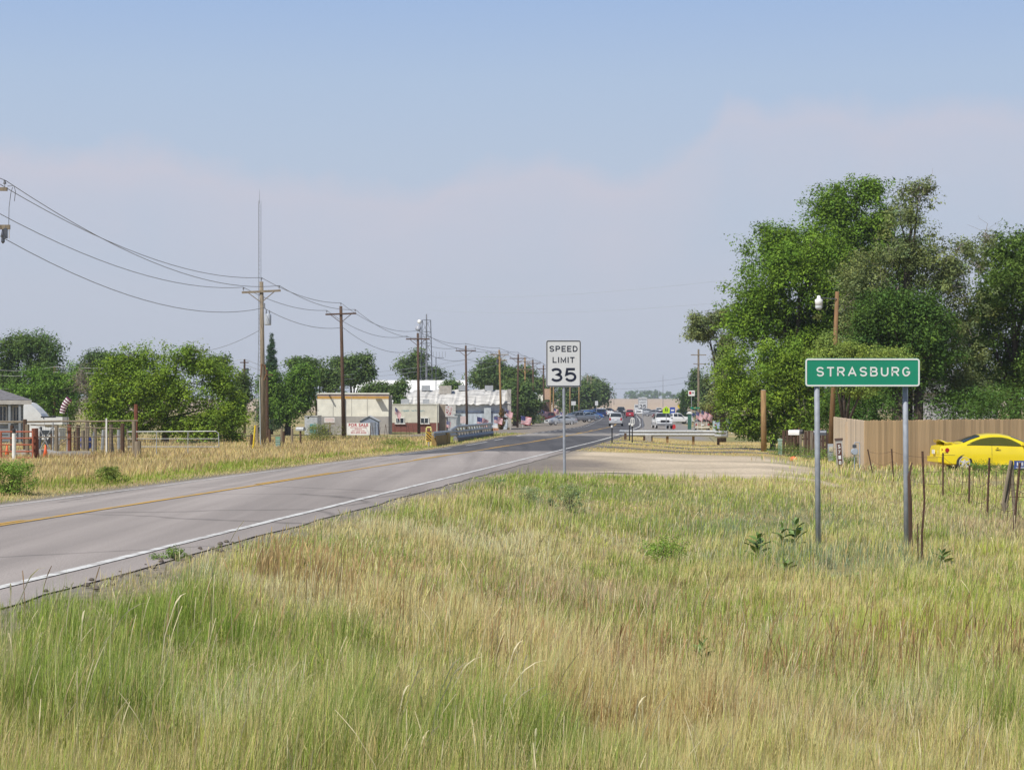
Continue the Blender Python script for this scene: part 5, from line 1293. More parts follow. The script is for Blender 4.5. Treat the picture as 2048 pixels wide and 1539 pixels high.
def mailbox(label, px, d, m, zc=1.0, w=.2, ln_=.5, along=0.0):
    b = at(px, d); t = thing('mailbox', label, 'mailbox', b, along, 'roadside mailboxes')
    prof = [(-w / 2, 0), (w / 2, 0), (w / 2, .12), (w / 2 * .7, .2), (0, .235), (-w / 2 * .7, .2), (-w / 2, .12)]
    MB().prism(prof, -ln_ / 2, ln_ / 2).build('box', m, t, (0, 0, zc)); MB().prism([(x * 1.04, z * 1.04) for x, z in prof], -ln_ / 2 - .015, -ln_ / 2 - .002).build('door', m, t, (0, 0, zc))
    MB().box((0, 0, zc / 2 - .06), (.09, .09, zc + .1)).build('post', wood_dark, t); MB().box((w / 2 + .015, 0, zc + .2), (.012, .03, .16)).build('flag', red_rust, t)
    return t
mailbox('white fronted mailbox left in the dark pair beside the thicket', 1588, 94, white_paint, 1.0, .22, .5, R(70)); mailbox('black mailbox right of the white fronted one', 1596, 94.5, mbx, 1.05, .2, .5, R(60)); mailbox('dark grey mailbox between the town sign\'s left post and light pole', 1640, 90, steel_dark, 1.1, .26, .55, R(75))
mailbox('silver mailbox on a dark post right of the tall tan pole', 601, 128, steel, .95, .3, .55, R(65))
for j, (px, d) in enumerate(((1578, 101), (1612, 101), (1622, 100.6), (1634, 99), (1650, 98))):
    b = at(px, d); t = thing('picket_panel', ['dark weathered picket panel left of the mailboxes', 'dark picket panel right of the black mailbox', 'grey picket panel behind the sign\'s left post', 'dark panel by the grey mailbox', 'dark panel beside the light pole base'][j], 'fence', b, 0, 'dark fence panels by the mailboxes')
    for q in range(4): MB().box((-.27 + q * .18, 0, .55), (.13, .03, 1.25 + .1 * random.random())).build('picket', wood_dark if j % 2 == 0 else wood_grey, t)
    MB().box((0, .04, .8), (.8, .04, .08)).build('rail', wood_dark, t)
b = at(1587, 83); t = thing('marker_rock', 'small orange painted rock at the gravel\'s right end', 'rock', b); MB().lathe([(0, -.05), (.14, 0), (.16, .08), (.08, .17), (0, .18)], n=8).build('stone', orange_pl, t)

# ------------------------------------------------------------------ guardrails
def wrail(mb, pts, zc, hh=.16):
    """W-beam section swept along a line of plan points"""
    sec = [(-.0, hh), (.04, hh * .85), (.075, hh * .5), (.02, .02), (.02, -.02), (.075, -hh * .5), (.04, -hh * .85), (0, -hh)]
    vs = []; n = len(sec)
    for i, p in enumerate(pts):
        a = Vector(pts[max(i - 1, 0)]); c = Vector(pts[min(i + 1, len(pts) - 1)]); t_ = (c - a).normalized(); nrm = Vector((t_.y, -t_.x))
        for o_, z in sec: vs.append((p[0] + nrm.x * o_, p[1] + nrm.y * o_, zc + z))
    fs = [(i * n + j, i * n + j + 1, (i + 1) * n + j + 1, (i + 1) * n + j) for i in range(len(pts) - 1) for j in range(n - 1)]
    return mb.add(vs, fs)
b = at(1340, 127); t = thing('guardrail', 'shiny steel beam guardrail curving across before the white pickup', 'guardrail', b)
k = 127 / F; px_ = lambda p: (p - 1340) * k
zt = zpx(866, 127) - b[2]
plan = [(px_(1252), 5.0), (px_(1246), 3.2), (px_(1246), 1.6), (px_(1252), .5), (px_(1262), .1), (px_(1300), 0), (px_(1360), -.1), (px_(1405), -.2), (px_(1432), -.3)]
o = wrail(MB(), plan, zt, .2).build('rail', steel, t, fix=False); MB().lathe([(0, -.2), (.12, -.2), (.14, 0), (.12, .2), (0, .2)], (px_(1452), -.1, zt - .05), 10).build('end_buffer', steel, t)
wrail(MB(), [(px_(1428), -.32), (px_(1440), -.33), (px_(1453), -.15)], zt - .06, .22).build('end_rail', steel, t, fix=False)
for p in (1251, 1289, 1303, 1335, 1387, 1437): MB().box((px_(p), .12, zt / 2 - .12), (.15, .18, zt + .24)).build('post', wood_tan if p in (1335, 1387) else wood_dark, t)
MB().tube((px_(1418), -.1, zt - .25), (px_(1430), -.1, .02), .015, n=4).build('anchor_cable', steel_dark, t)
b = at(1297, 126); t = thing('concrete_block', 'pale square concrete block beneath the right guardrail', 'block', b); MB().box((0, .2, .18), (.36, .3, .42)).build('block', concrete, t)
for j, (px, d, top, base_, cap) in enumerate(((1224, 110, 853, 893, 1), (1259, 122, 848, 880, 1), (1264.5, 115, 850, 887, 1))):
    b = at(px, d); h = zpx(top, d) - b[2]; t = thing('delineator_post', ['black marker post with white top standing alone by the asphalt', 'black marker post behind its twin at the guardrail', 'black marker post with white plate in front of the guardrail'][j], 'marker post', b, 0, 'black marker posts by the guardrail')
    MB().tube((0, 0, -.2), (0, 0, h), .035, n=6).build('post', black_paint, t); MB().lathe([(.0, 0), (.06, .02), (.06, .12), (0, .14)], (0, 0, h - .06), 8).build('reflector', white_paint, t)
b = at(1265, 112.5 + 3.5); t = thing('object_marker', 'white oval plate with black bars on the marker post by the rail', 'road sign', b); z0 = zpx(842, 116) - b[2]
MB().prism(rounded(.24, .42, .09), -.01, .01).build('plate', sign_white, t, (0, 0, z0)); mb = MB(); [mb.box((q, -.014, z0), (.025, .008, .24)) for q in (-.05, .05)]; mb.build('bars', legend_black, t); MB().tube((0, .03, -.2), (0, .03, z0), .025, n=6).build('post', black_paint, t)
# left bridge rail
b = at(905, 117); t = thing('bridge_rail', 'long grey bridge guardrail with lattice face and timber curb on the left', 'guardrail', b)
A = Vector((X(866, 112), 112)); B_ = Vector((X(912, 126), 126)); C_ = Vector((X(984, 150), 150)); rel = lambda p: (p.x - b[0], p.y - b[1])
zt = zpx(868, 112) - b[2]
wrail(MB(), [rel(A), rel(A.lerp(B_, .5)), rel(B_)], zt - .05, .2).build('rail', steel, t, fix=False)
mb = MB(); p0, p1 = rel(B_), rel(C_); zb0, zb1 = zt - .35, zt + .38
mb.path([(*rel(A.lerp(B_, .72)), zt + .12), (*p0, zt + .32)], .09, 6); mb.build('transition', steel, t)
for zz, nm in ((.34, 'top_rail'), (.02, 'middle_rail'), (-.36, 'lower_beam')):
    MB().path([(*p0, zt + zz), (*p1, zt + zz + .1)], .09 if zz > -.3 else .17, 6).build(nm, steel if zz > -.3 else mat('beam_grey', (.24, .27, .32), .6, .3), t)
nl = 14
for i in range(nl):
    q0 = Vector((*p0, 0)).lerp(Vector((*p1, 0)), i / nl); q1 = Vector((*p0, 0)).lerp(Vector((*p1, 0)), (i + .8) / nl)
    MB().path([(q0.x, q0.y - .02, zt + .32), (q1.x, q1.y - .02, zt - .3)], .06, 5).build('lattice_bar', steel, t)
MB().box((p0[0] * .55 + rel(A)[0] * .45, p0[1] * .55 + rel(A)[1] * .45 + .1, .28), (1.15, .3, .72), rz=math.atan2((B_ - A).y, (B_ - A).x)).build('timber_curb', mat('ochre_timber', (.33, .22, .075), .9, var=.3), t)
dv = B_ - A; MB().box((rel(A.lerp(B_, .34))[0], rel(A.lerp(B_, .34))[1] + .15, .25), (dv.length * .6, .25, .62), rz=math.atan2(dv.y, dv.x)).build('timber_curb', mat('ochre_timber', (.33, .22, .075)), t)
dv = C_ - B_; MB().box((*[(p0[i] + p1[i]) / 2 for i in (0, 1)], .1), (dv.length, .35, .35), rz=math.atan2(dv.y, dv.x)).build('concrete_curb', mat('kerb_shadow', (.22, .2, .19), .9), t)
for f_ in (0, .33, .66, 1): q = Vector((*p0, 0)).lerp(Vector((*p1, 0)), f_); MB().box((q.x, q.y + .12, zt / 2 - .05), (.16, .16, zt + .4)).build('post', wood_dark if f_ == 1 else steel_dark, t)
b = at(857.5, 111); t = thing('hazard_marker', 'black and yellow diagonal striped hazard marker at the bridge rail end', 'road sign', b); k = 111 / F; z0 = zpx(872, 111) - b[2]
MB().box((0, 0, z0), (10 * k, .015, 21 * k)).build('plate', mat('hazard_yellow', (.62, .36, .02), .5), t); mb = MB(); w2, h2 = 5 * k, 10.5 * k
for i in range(-2, 4):
    z = z0 + i * .17; pts_ = [(-w2, z + .14), (w2, z - .14), (w2, z - .05), (-w2, z + .23)]
    pts_ = [(x, min(max(zz, z0 - h2), z0 + h2)) for x, zz in pts_]; mb.add([(x, -.011, zz) for x, zz in pts_], [(0, 1, 2, 3)])
mb.build('black_stripes', legend_black, t, fix=False); MB().tube((0, .03, -.2), (0, .03, z0 + h2), .03, n=6).build('post', steel, t)
b = at(857.5, 113.5); t = thing('yellow_frame', 'pale yellow bent pipe frame above the striped hazard marker', 'bollard', b); k = 113.5 / F; z0 = zpx(856, 113.5) - b[2]; MB().path([(-4.5 * k, 0, -.1), (-4.5 * k, 0, z0), (-3 * k, 0, z0 + .05), (4 * k, 0, z0 + .05), (4.8 * k, 0, z0 - .05), (4.8 * k, 0, -.1)], .05, 6).build('pipe', mat('pale_yellow', (.68, .6, .22), .6), t)
b = at(1003, 258); t = thing('brush_pile', 'brown dead vine growth wrapped round the foot of the pole', 'plant', b); rg = np.random.default_rng(3); Pq, Cq = leaf_cloud(np.stack([rg.normal(0, .25, 46), rg.normal(-.3, .2, 46), rg.random(46) * 2.6], -1), np.full(46, .35), 18, .2, (.15, .10, .05), rg)
big_mesh('foliage', Pq, quads=np.arange(len(Pq)).reshape(-1, 4), mat=leaf_mat, col=Cq, parent=t)

# ------------------------------------------------------------------ left yard: gates, corral, cones
b = at(35, 90); t = thing('tube_gate', 'rust red five bar tube gate by the white post', 'gate', b); k = 90 / F; xg = lambda p: (p - 35) * k; zg = lambda p: zpx(p, 90) - b[2]
for py in (863, 876, 889, 902.5, 915): MB().tube((xg(-30), 0, zg(py)), (xg(66), 0, zg(py)), .035, n=7).build('rail', red_rust, t)
for px in (-30, 2, 66): MB().tube((xg(px), 0, zg(862)), (xg(px), 0, zg(921)), .045, n=7).build('upright', red_rust, t)
b = at(71, 90.3); t = thing('gate_post', 'thick rust brown wooden post hanging the red tube gate', 'post', b); MB().path([(0, 0, -.2), (-.03, 0, zpx(856, 90) - b[2])], [.17, .15], n=9).build('shaft', mat('rust_wood', (.17, .06, .035), .9, var=.3), t)
b = at(28, 88); t = thing('gate_post', 'white capped pipe post standing before the red tube gate', 'post', b); h = zpx(866, 88) - b[2]; MB().tube((0, 0, -.2), (0, 0, h), .085, n=10).build('shaft', white_paint, t); MB().lathe([(.07, 0), (.08, .16), (.05, .2), (0, .21)], (0, 0, h), 8).build('cap', black_paint, t)
def cone(label, px, d, h, band=False):
    b = at(px, d); t = thing('traffic_cone', label, 'traffic cone', b, random.random(), 'orange traffic cones')
    MB().box((0, 0, .02), (h * .5, h * .5, .05)).build('base', orange_pl, t); MB().lathe([(h * .2, .03), (h * .035, h), (0, h)], n=14).build('cone_body', orange_pl, t, smooth=True)
    if band: MB().lathe([(h * .105, h * .58), (h * .075, h * .76)], n=14).build('reflective_band', white_paint, t)
    return t
cone('orange cone right of the rust brown gate post', 91, 95, .68); cone('orange cone left of the white capped post', 14, 97, .66); cone('orange cone with white band at the brick shop\'s corner', 777, 212, 1.0, True)
# corral
corr = [(50, 100, 838), (55, 97, 848), (106, 104, 845), (113, 100, 850), (139, 101, 848), (174, 104, 842), (213, 100, 836), (222, 102, 848), (245, 100, 846), (268, 98, 842), (272, 103, 808), (190, 106, 855), (156, 106, 850), (166, 108, 860), (24, 104, 850), (-12, 102, 846)]
cl = ['leaning corral post behind the red gate', 'grey corral post right of the red gate', 'pale pipe corral post', 'dark corral post beside the pale pipe', 'brown corral post in mid corral', 'rusty corral post reaching the top rail', 'white painted corral post', 'grey brown corral post right of the white one', 'grey split corral post', 'pale corral post at the pipe gate', 'tall rust brown corral post at the rail end', 'grey inner corral post', 'slim inner corral post', 'short inner corral post', 'corral post behind the gate rails', 'corral post by the grey house corner']
b0 = at(160, 101); cf = thing('corral_fence', 'grey rail corral with mismatched posts before the green tree', 'fence', b0)
for j, (px, d, top) in enumerate(corr):
    b = at(px, d); m_ = (white_paint if px == 213 else steel if px == 106 else mat('rust_wood', (.17, .06, .035)) if px in (272, 139) else wood_grey if j % 2 else wood_dark)
    o = MB().path([(b[0] - b0[0], b[1] - b0[1], b[2] - b0[2] - .2), (b[0] - b0[0], b[1] - b0[1], zpx(top, d) - b0[2])], .10 if px not in (106, 213) else .042, n=7).build('post', m_, cf); o['label'] = cl[j]
for (xa, ya), (xb, yb), r in (((-20, 843), (120, 842), .055), ((120, 842), (275, 841), .05), ((60, 849), (245, 857), .03)):
    MB().path([(X(xa, 100.5) - b0[0], -.4, zpx(ya, 100.5) - b0[2]), (X((xa + xb) / 2, 100.5) - b0[0], -.5, zpx((ya + yb) / 2 + .8, 100.5) - b0[2]), (X(xb, 100.5) - b0[0], -.4, zpx(yb, 100.5) - b0[2])], r, n=6).build('rail', wood_grey, cf)
mb = MB()
for i in range(60):
    px = 75 + i * 3.3; mb.tube((X(px, 102) - b0[0], .9, .1), (X(px, 102) - b0[0], .9, 1.55), .006, n=3)
for i in range(8): mb.tube((X(75, 102) - b0[0], .9, .15 + i * .2), (X(272, 102) - b0[0], .9, .15 + i * .2), .006, n=3)
mb.build('wire_mesh', steel_dark, cf, fix=False)['kind'] = 'stuff'
for j in range(14):
    px = 78 + j * 13.6 + random.uniform(-4, 4); d = random.uniform(103, 112); b = at(px, d)
    o = MB().path([(b[0] - b0[0], b[1] - b0[1], b[2] - b0[2] - .2), (b[0] - b0[0] + random.uniform(-.12, .12), b[1] - b0[1], b[2] - b0[2] + random.uniform(1.0, 1.6))], random.choice((.05, .07, .09)), n=6).build('post', random.choice((wood_grey, steel_dark, wood_dark, steel)), cf)
for j, (xa, za, xb, zb_) in enumerate(((80, .1, 108, 1.4), (82, 1.4, 106, .1), (112, .3, 150, 1.1), (60, .9, 250, .95))):
    MB().tube((X(xa, 103) - b0[0], 1.6, za), (X(xb, 103) - b0[0], 1.6, zb_), .03, n=5).build('brace', steel if j < 2 else wood_grey, cf)
b = at(172, 109); t = thing('water_drum', 'blue plastic drum inside the corral', 'drum', b); MB().lathe([(0, .25), (.28, .25), (.31, .4), (.31, .7), (.28, .85), (0, .85)], n=14).build('barrel', mat('blue_plastic', (.02, .06, .42), .5), t); MB().box((-.5, 0, .62), (2.0, .5, .05)).build('shelf', wood_grey, t)
b = at(60, 98); t = thing('concrete_slab', 'pile of pale broken slabs behind the red gate', 'rubble', b); MB().prism([(-.9, 0), (1.7, 0), (1.5, .22), (.6, .42), (-.6, .38)], -.3, .8).build('slab', concrete, t); MB().box((2.0, .6, .2), (1.6, .8, .22), rz=.3).build('slab', concrete, t)
b = at(345, 98); t = thing('pipe_gate', 'long galvanised pipe gate with mesh before the rounded green tree', 'gate', b); k = 98 / F; xg = lambda p: (p - 345) * k; zg = lambda p: zpx(p, 98) - b[2]
MB().path([(xg(255), 0, zg(863)), (xg(345), 0, zg(862.5)), (xg(432), 0, zg(862)), (xg(437), 0, zg(866)), (xg(438), 0, zg(893))], .026, 6).build('frame', steel, t)
for py in (877, 893): MB().tube((xg(255), 0, zg(py)), (xg(438), 0, zg(py)), .02, n=6).build('rail', steel, t)
for px in (313, 376): MB().tube((xg(px), 0, zg(862)), (xg(px), 0, zg(908)), .022, n=6).build('upright', steel, t)
mb = MB(); [mb.tube((xg(260 + i * 4), 0, zg(880)), (xg(260 + i * 4), 0, zg(893)), .005, n=3) for i in range(44)]; mb.build('mesh', steel, t, fix=False)['kind'] = 'stuff'
b = at(276, 96); t = thing('gate_post', 'fat grey post stump at the pipe gate\'s left end', 'post', b); MB().path([(0, 0, -.2), (0, 0, zpx(882, 96) - b[2])], [.17, .15], n=8).build('shaft', wood_grey, t)
yel = mat('yellow_paint', (.72, .52, .02), .6)
b = at(507, 118); t = thing('guy_guard', 'bright yellow leaning guy wire guard left of the tall tan pole', 'marker post', b); MB().tube((-.03, 0, -.1), (.10, 0, zpx(850, 118) - b[2]), .05, n=8).build('sleeve', yel, t)
mb = MB(); sagline(mb, Vector(b) + Vector((.1, 0, 1.0)), P[1]['N'] + Vector((-.2, 0, .6)), 0, .008, 4); tag(mb.build('guy_wire', wire_mat, fix=False), 'guy wire from the yellow guard up the tall tan pole', 'wire')
b = at(556, 120); t = thing('utility_pedestal', 'green ribbed utility pedestal between the fence stubs', 'utility box', b); h = zpx(871, 120) - b[2]; gp = mat('pedestal_green', (.14, .30, .20), .6)
MB().box((0, 0, h / 2 - .05), (.27, .27, h)).build('cabinet', gp, t); [MB().box((0, -.145, .15 + i * .1), (.25, .03, .04)).build('rib', mat('pedestal_light', (.45, .55, .5)), t) for i in range(5)]
stub = ['dark stub post left of the yellow guy guard', 'grey stub post right of the yellow guy guard', 'brown stub post right of the tall tan pole', 'grey stub post behind the green pedestal', 'leaning stub post right of the green pedestal', 'brown stub post by the silver mailbox', 'dark stub post beside the dark brown pole']
for j, (px, d, top) in enumerate(((502, 124, 868), (515, 127, 850), (540, 128, 858), (562, 132, 856), (567, 130, 862), (584, 130, 856), (668, 150, 872))):
    b = at(px, d); t = thing('fence_post', stub[j], 'post', b, 0, 'wooden fence stubs along the left verge'); MB().path([(0, 0, -.2), (random.uniform(-.05, .05), 0, zpx(top, d) - b[2])], [.09, .08], n=7).build('shaft', wood_dark if j % 2 == 0 else wood_grey, t)
# thin posts of the wire fence in front of the shops
b0 = at(790, 172); wf = thing('wire_fence', 'thin leaning steel post fence before the cream and brick buildings', 'fence', b0)
for j, px in enumerate((741, 748, 757, 762, 768, 776, 790, 802, 812, 820, 829, 845, 853)):
    d = 160 + (px - 740) * .28; b = at(px, d); o_ = Vector(b) - Vector(b0); MB().tube(o_ + Vector((0, 0, -.1)), o_ + Vector((random.uniform(-.3, .15), 0, random.uniform(.9, 1.35))), .024, n=4).build('post', rust, wf)
mb = MB(); [mb.tube(Vector(at(741, 160)) - Vector(b0) + Vector((0, 0, q)), Vector(at(853, 192)) - Vector(b0) + Vector((0, 0, q)), .006, n=3) for q in (.5, .9)]; mb.build('wire', rust, wf)
# for sale sign and brown sign
b = at(717, 150); t = thing('sale_sign', 'white board with red FOR SALE lettering beside the dark pole', 'sign', b); k = 150 / F; z0 = zpx(857.5, 150) - b[2]; sred = mat('sign_red', (.42, .015, .035), .6); w_ = 46 * k; h_ = 24 * k
MB().box((0, 0, z0), (w_, .03, h_)).build('board', white_paint, t); lettering('lettering', 'FOR SALE', 39 * k, 6.2 * k, sred, t, (0, -.018, z0 + h_ * .335), weight=.03)
lettering('lettering', '303-699-4426', 31 * k, 3.6 * k, sred, t, (0, -.018, z0 - h_ * .3), weight=.015)
mb = MB(); rg = np.random.default_rng(8)
for row, wd in ((.12, 32), (-.01, 14), (-.13, 26)):
    x = -wd * k / 2
    while x < wd * k / 2: w2 = rg.uniform(.02, .05); mb.box((x, -.018, z0 + h_ * row), (w2, .006, .045 + .02 * rg.random())); x += w2 + .022
mb.build('small_lettering', sred, t)
for s in (-.2, .86): MB().box((s, .06, z0 / 2), (.09, .09, z0 * 1.3 + .2)).build('post', wood_dark, t)
b = at(659, 152); t = thing('notice_board', 'small white notice board with faint red print on a wooden post', 'sign', b); z0 = zpx(839.5, 152) - b[2]; MB().box((0, 0, z0), (.76, .03, .36)).build('board', white_paint, t); mb = MB()
for row in (.1, 0, -.1): [mb.box((-.3 + .067 * i, -.018, z0 + row), (.04, .006, .05)) for i in range(10)]
mb.build('small_lettering', mat('faded_red', (.5, .2, .18)), t); MB().box((.02, .06, z0 / 2 - .1), (.12, .12, z0 + .2)).build('post', wood_grey, t); MB().box((0, .02, z0 - .28), (.8, .03, .1)).build('lower_board', wood_grey, t)

# ------------------------------------------------------------------ vehicles
car_glass = mat('car_glass', (.025, .032, .038), .06, var=.1, spec=.7)
clear_glass = bpy.data.materials.new('tinted_glass'); clear_glass.use_nodes = True
_n, _l = clear_glass.node_tree.nodes, clear_glass.node_tree.links; _n.clear()
_o = _n.new('ShaderNodeOutputMaterial'); _t = _n.new('ShaderNodeBsdfTransparent'); _t.inputs[0].default_value = (.90, .94, .92, 1); _g = _n.new('ShaderNodeBsdfGlossy'); _g.inputs['Roughness'].default_value = .03
_x = _n.new('ShaderNodeMixShader'); _f = _n.new('ShaderNodeFresnel'); _f.inputs[0].default_value = 1.5; _l.new(_f.outputs[0], _x.inputs[0]); _l.new(_t.outputs[0], _x.inputs[1]); _l.new(_g.outputs[0], _x.inputs[2]); _l.new(_x.outputs[0], _o.inputs[0])
head_l = mat('headlamp', (.6, .62, .64), .12, spec=.8); tail_l = mat('tail_lamp', (.38, .012, .015), .2)
trim_blk = mat('car_trim', (.02, .02, .022), .55)
def paint_mat(name, c, metal=.0): return mat('car_paint_' + name, c, .28, metal, var=.03, scale=2, coat=.6)
KIND = dict(
 coupe=dict(L=4.58, W=1.74, top=[(0, .78), (.05, .95), (.45, 1.0), (.78, 1.04), (1.2, 1.22), (1.62, 1.35), (2.0, 1.405), (2.4, 1.40), (2.75, 1.33), (3.15, 1.17), (3.5, 1.0), (3.7, .95), (4.25, .84), (4.5, .70), (4.58, .52)],
   belt=[(0, .88), (.8, .97), (1.3, .985), (2.3, .965), (3.3, .93), (4.58, .75)], wheels=(.93, 3.55), r=.315, front=(2.72, 3.48), rear=(.86, 1.62), side=[(1.05, 3.12)], zb=.22, tumble=.42),
 sedan=dict(L=4.8, W=1.82, top=[(0, .75), (.05, .98), (.5, 1.05), (.95, 1.08), (1.6, 1.38), (2.1, 1.46), (2.6, 1.45), (3.0, 1.36), (3.65, 1.02), (3.85, .97), (4.5, .86), (4.72, .72), (4.8, .55)],
   belt=[(0, .92), (1, .99), (2.5, .96), (3.6, .93), (4.8, .76)], wheels=(1.0, 3.85), r=.33, front=(2.95, 3.66), rear=(.95, 1.58), side=[(1.2, 2.02), (2.1, 3.35)], zb=.22, tumble=.38),
 suv=dict(L=4.5, W=1.83, top=[(0, .82), (.05, 1.05), (.14, 1.15), (.34, 1.62), (.6, 1.72), (1.5, 1.77), (2.4, 1.74), (2.75, 1.66), (3.4, 1.18), (3.6, 1.10), (4.25, .98), (4.44, .8), (4.5, .6)],
   belt=[(0, 1.06), (1, 1.08), (2.5, 1.05), (3.5, 1.03), (4.5, .85)], wheels=(.88, 3.58), r=.36, front=(2.72, 3.4), rear=(.14, .36), side=[(.5, 1.15), (1.22, 2.05), (2.12, 3.05)], zb=.27, tumble=.26),
 pickup=dict(L=5.7, W=2.0, top=[(0, .85), (.04, 1.17), (2.02, 1.17), (2.06, 1.24), (2.12, 1.70), (2.3, 1.84), (3.2, 1.87), (3.55, 1.80), (4.12, 1.30), (4.3, 1.24), (5.3, 1.16), (5.62, 1.02), (5.7, .7)],
   belt=[(0, 1.12), (2.1, 1.2), (3.5, 1.18), (4.2, 1.14), (5.7, .95)], wheels=(1.1, 4.7), r=.40, front=(3.5, 4.12), rear=(2.06, 2.14), side=[(2.3, 2.95), (3.03, 3.85)], zb=.36, tumble=.28))
def vehicle(kind, name, label, cat, loc, heading, paint, group=None, detail=False, scale=1.0, bumper=None):
    K = KIND[kind]; L, W = K['L'], K['W']; zb = K['zb']
    t = thing(name, label, cat, loc, heading, group)
    if scale != 1: t.scale = (scale,) * 3
    tx, tz = zip(*K['top']); bx, bz = zip(*K['belt'])
    xs = np.unique(np.concatenate([np.linspace(0, L, 44), tx]))
    top = lambda x: np.interp(x, tx, tz); belt = lambda x: min(np.interp(x, bx, bz), top(x) - .02)
    def half(x):
        q = abs(2 * x / L - 1); w = W / 2 * (1 - .13 * q ** 5); zt = top(x); zl = belt(x); lo = zb + .10 * max(0, q - .85) / .15
        mid = (lo + zl) / 2; tum = K['tumble']
        yb = w * .955; yr = max(yb - tum * max(zt - zl, 0) - .03, .3)
        return [(w * .84, lo), (w * .965, lo + .05), (w, mid - .05), (w * .995, mid + .1), (w * .975, zl - .05), (yb, zl), (yr + .04, zt - .05 if zt - zl > .12 else zt - .008), (yr - .08, zt - .006), (yr * .5, zt + .018), (0, zt + .026)]
    rings = []
    for x in xs:
        h = half(x); rings.append([(x - L / 2, y, z) for y, z in h] + [(x - L / 2, -y, z) for y, z in h[-2::-1]])
    n = len(rings[0]); vs = [p for r in rings for p in r]; fs = []
    for i in range(len(rings) - 1):
        for j in range(n): fs.append((i * n + j, i * n + (j + 1) % n, (i + 1) * n + (j + 1) % n, (i + 1) * n + j))
    fs += [tuple(range(n)), tuple((len(rings) - 1) * n + j for j in range(n))]
    body = MB().add(vs, fs).build('body', [paint, trim_blk], t)
    body.data.polygons.foreach_set('material_index', [0] * len(body.data.polygons))
    # wheel wells
    cut = MB(); r = K['r']
    for wx in K['wheels']:
        for s in (-1, 1): cut.lathe([(0, -.17), (r * 1.17, -.17), (r * 1.17, .2), (0, .2)], (wx - L / 2, s * (W / 2 - .06), r + .0), 20, axis='Y')
    co = cut.build('cut', [trim_blk])
    if detail:   # the cabin is open from side window to side window
        x0, x1 = K['side'][0]; lo_, hi_ = [], []
        for i in range(13):
            x = x0 + .06 + (x1 - x0 - .12) * i / 12; hgt = top(x) - belt(x); f1 = .10 + .9 * math.sin(math.pi * min(1, max(0, (x - x0) / (x1 - x0)) * .92 + .04)) ** .55
            lo_.append((x - L / 2, belt(x) + .035)); hi_.append((x - L / 2, max(belt(x) + .05, belt(x) + hgt * f1 - .085)))
        cut.prism(lo_ + hi_[::-1], -W, W); co.data.materials.clear(); bpy.data.objects.remove(co); co = cut.build('cut', [trim_blk])
    md = body.modifiers.new('wells', 'BOOLEAN'); md.object = co; md.operation = 'DIFFERENCE'; md.solver = 'EXACT'
    bpy.context.view_layer.update()
    me = bpy.data.meshes.new_from_object(body.evaluated_get(bpy.context.evaluated_depsgraph_get()))
    body.modifiers.clear(); body.data = me; me.name = 'body'
    bpy.data.objects.remove(co)
    me.polygons.foreach_set('use_smooth', [True] * len(me.polygons))
    me.set_sharp_from_angle(angle=R(32))
    # glass
    def sidept(x, f, s, o=.008):
        h = half(x); a, b_ = h[5], h[6]; y = a[0] + (b_[0] - a[0]) * f; z = a[1] + (b_[1] - a[1]) * f
        return (x - L / 2, s * (y + o), z + o * .3)
    for s in (-1, 1):
        for x0, x1 in K['side']:
            m = 12; mb = MB(); v = []
            for i in range(m + 1):
                x = x0 + (x1 - x0) * i / m; hgt = top(x) - belt(x); f1 = max(.1, 1 - .07 / max(hgt, .08)) if hgt > .14 else .12
                if kind == 'coupe': f1 = min(f1, .10 + .9 * math.sin(math.pi * min(1, max(.0, (x - x0) / (x1 - x0)) * .92 + .04)) ** .55)
                v += [sidept(x, .06, s), sidept(x, f1, s)]
            mb.add(v, [(2 * i, 2 * i + 2, 2 * i + 3, 2 * i + 1) for i in range(m)]); mb.build('side_window', clear_glass if detail else car_glass, t, smooth=True)
    for nm, (x0, x1) in (('windscreen', K['front']), ('rear_window', K['rear'])):
        m = 8; v = []
        for i in range(m + 1):
            x = x0 + (x1 - x0) * (.06 + .88 * i / m); h = half(x); dz = (top(x + .02) - top(x - .02)) / .04; nn = Vector((-dz, 0, 1)).normalized() * .012
            for y, z in ((h[6][0] - .03, h[6][1] + .015), (h[7][0], h[7][1]), (h[8][0], h[8][1]), (0, h[9][1]), (-h[8][0], h[8][1]), (-h[7][0], h[7][1]), (-h[6][0] + .03, h[6][1] + .015)): v.append((x - L / 2 + nn.x, y, z + nn.z))
        MB().add(v, [(i * 7 + j, i * 7 + j + 1, i * 7 + 8 + j, i * 7 + 7 + j) for i in range(m) for j in range(6)]).build(nm, car_glass, t, smooth=True)
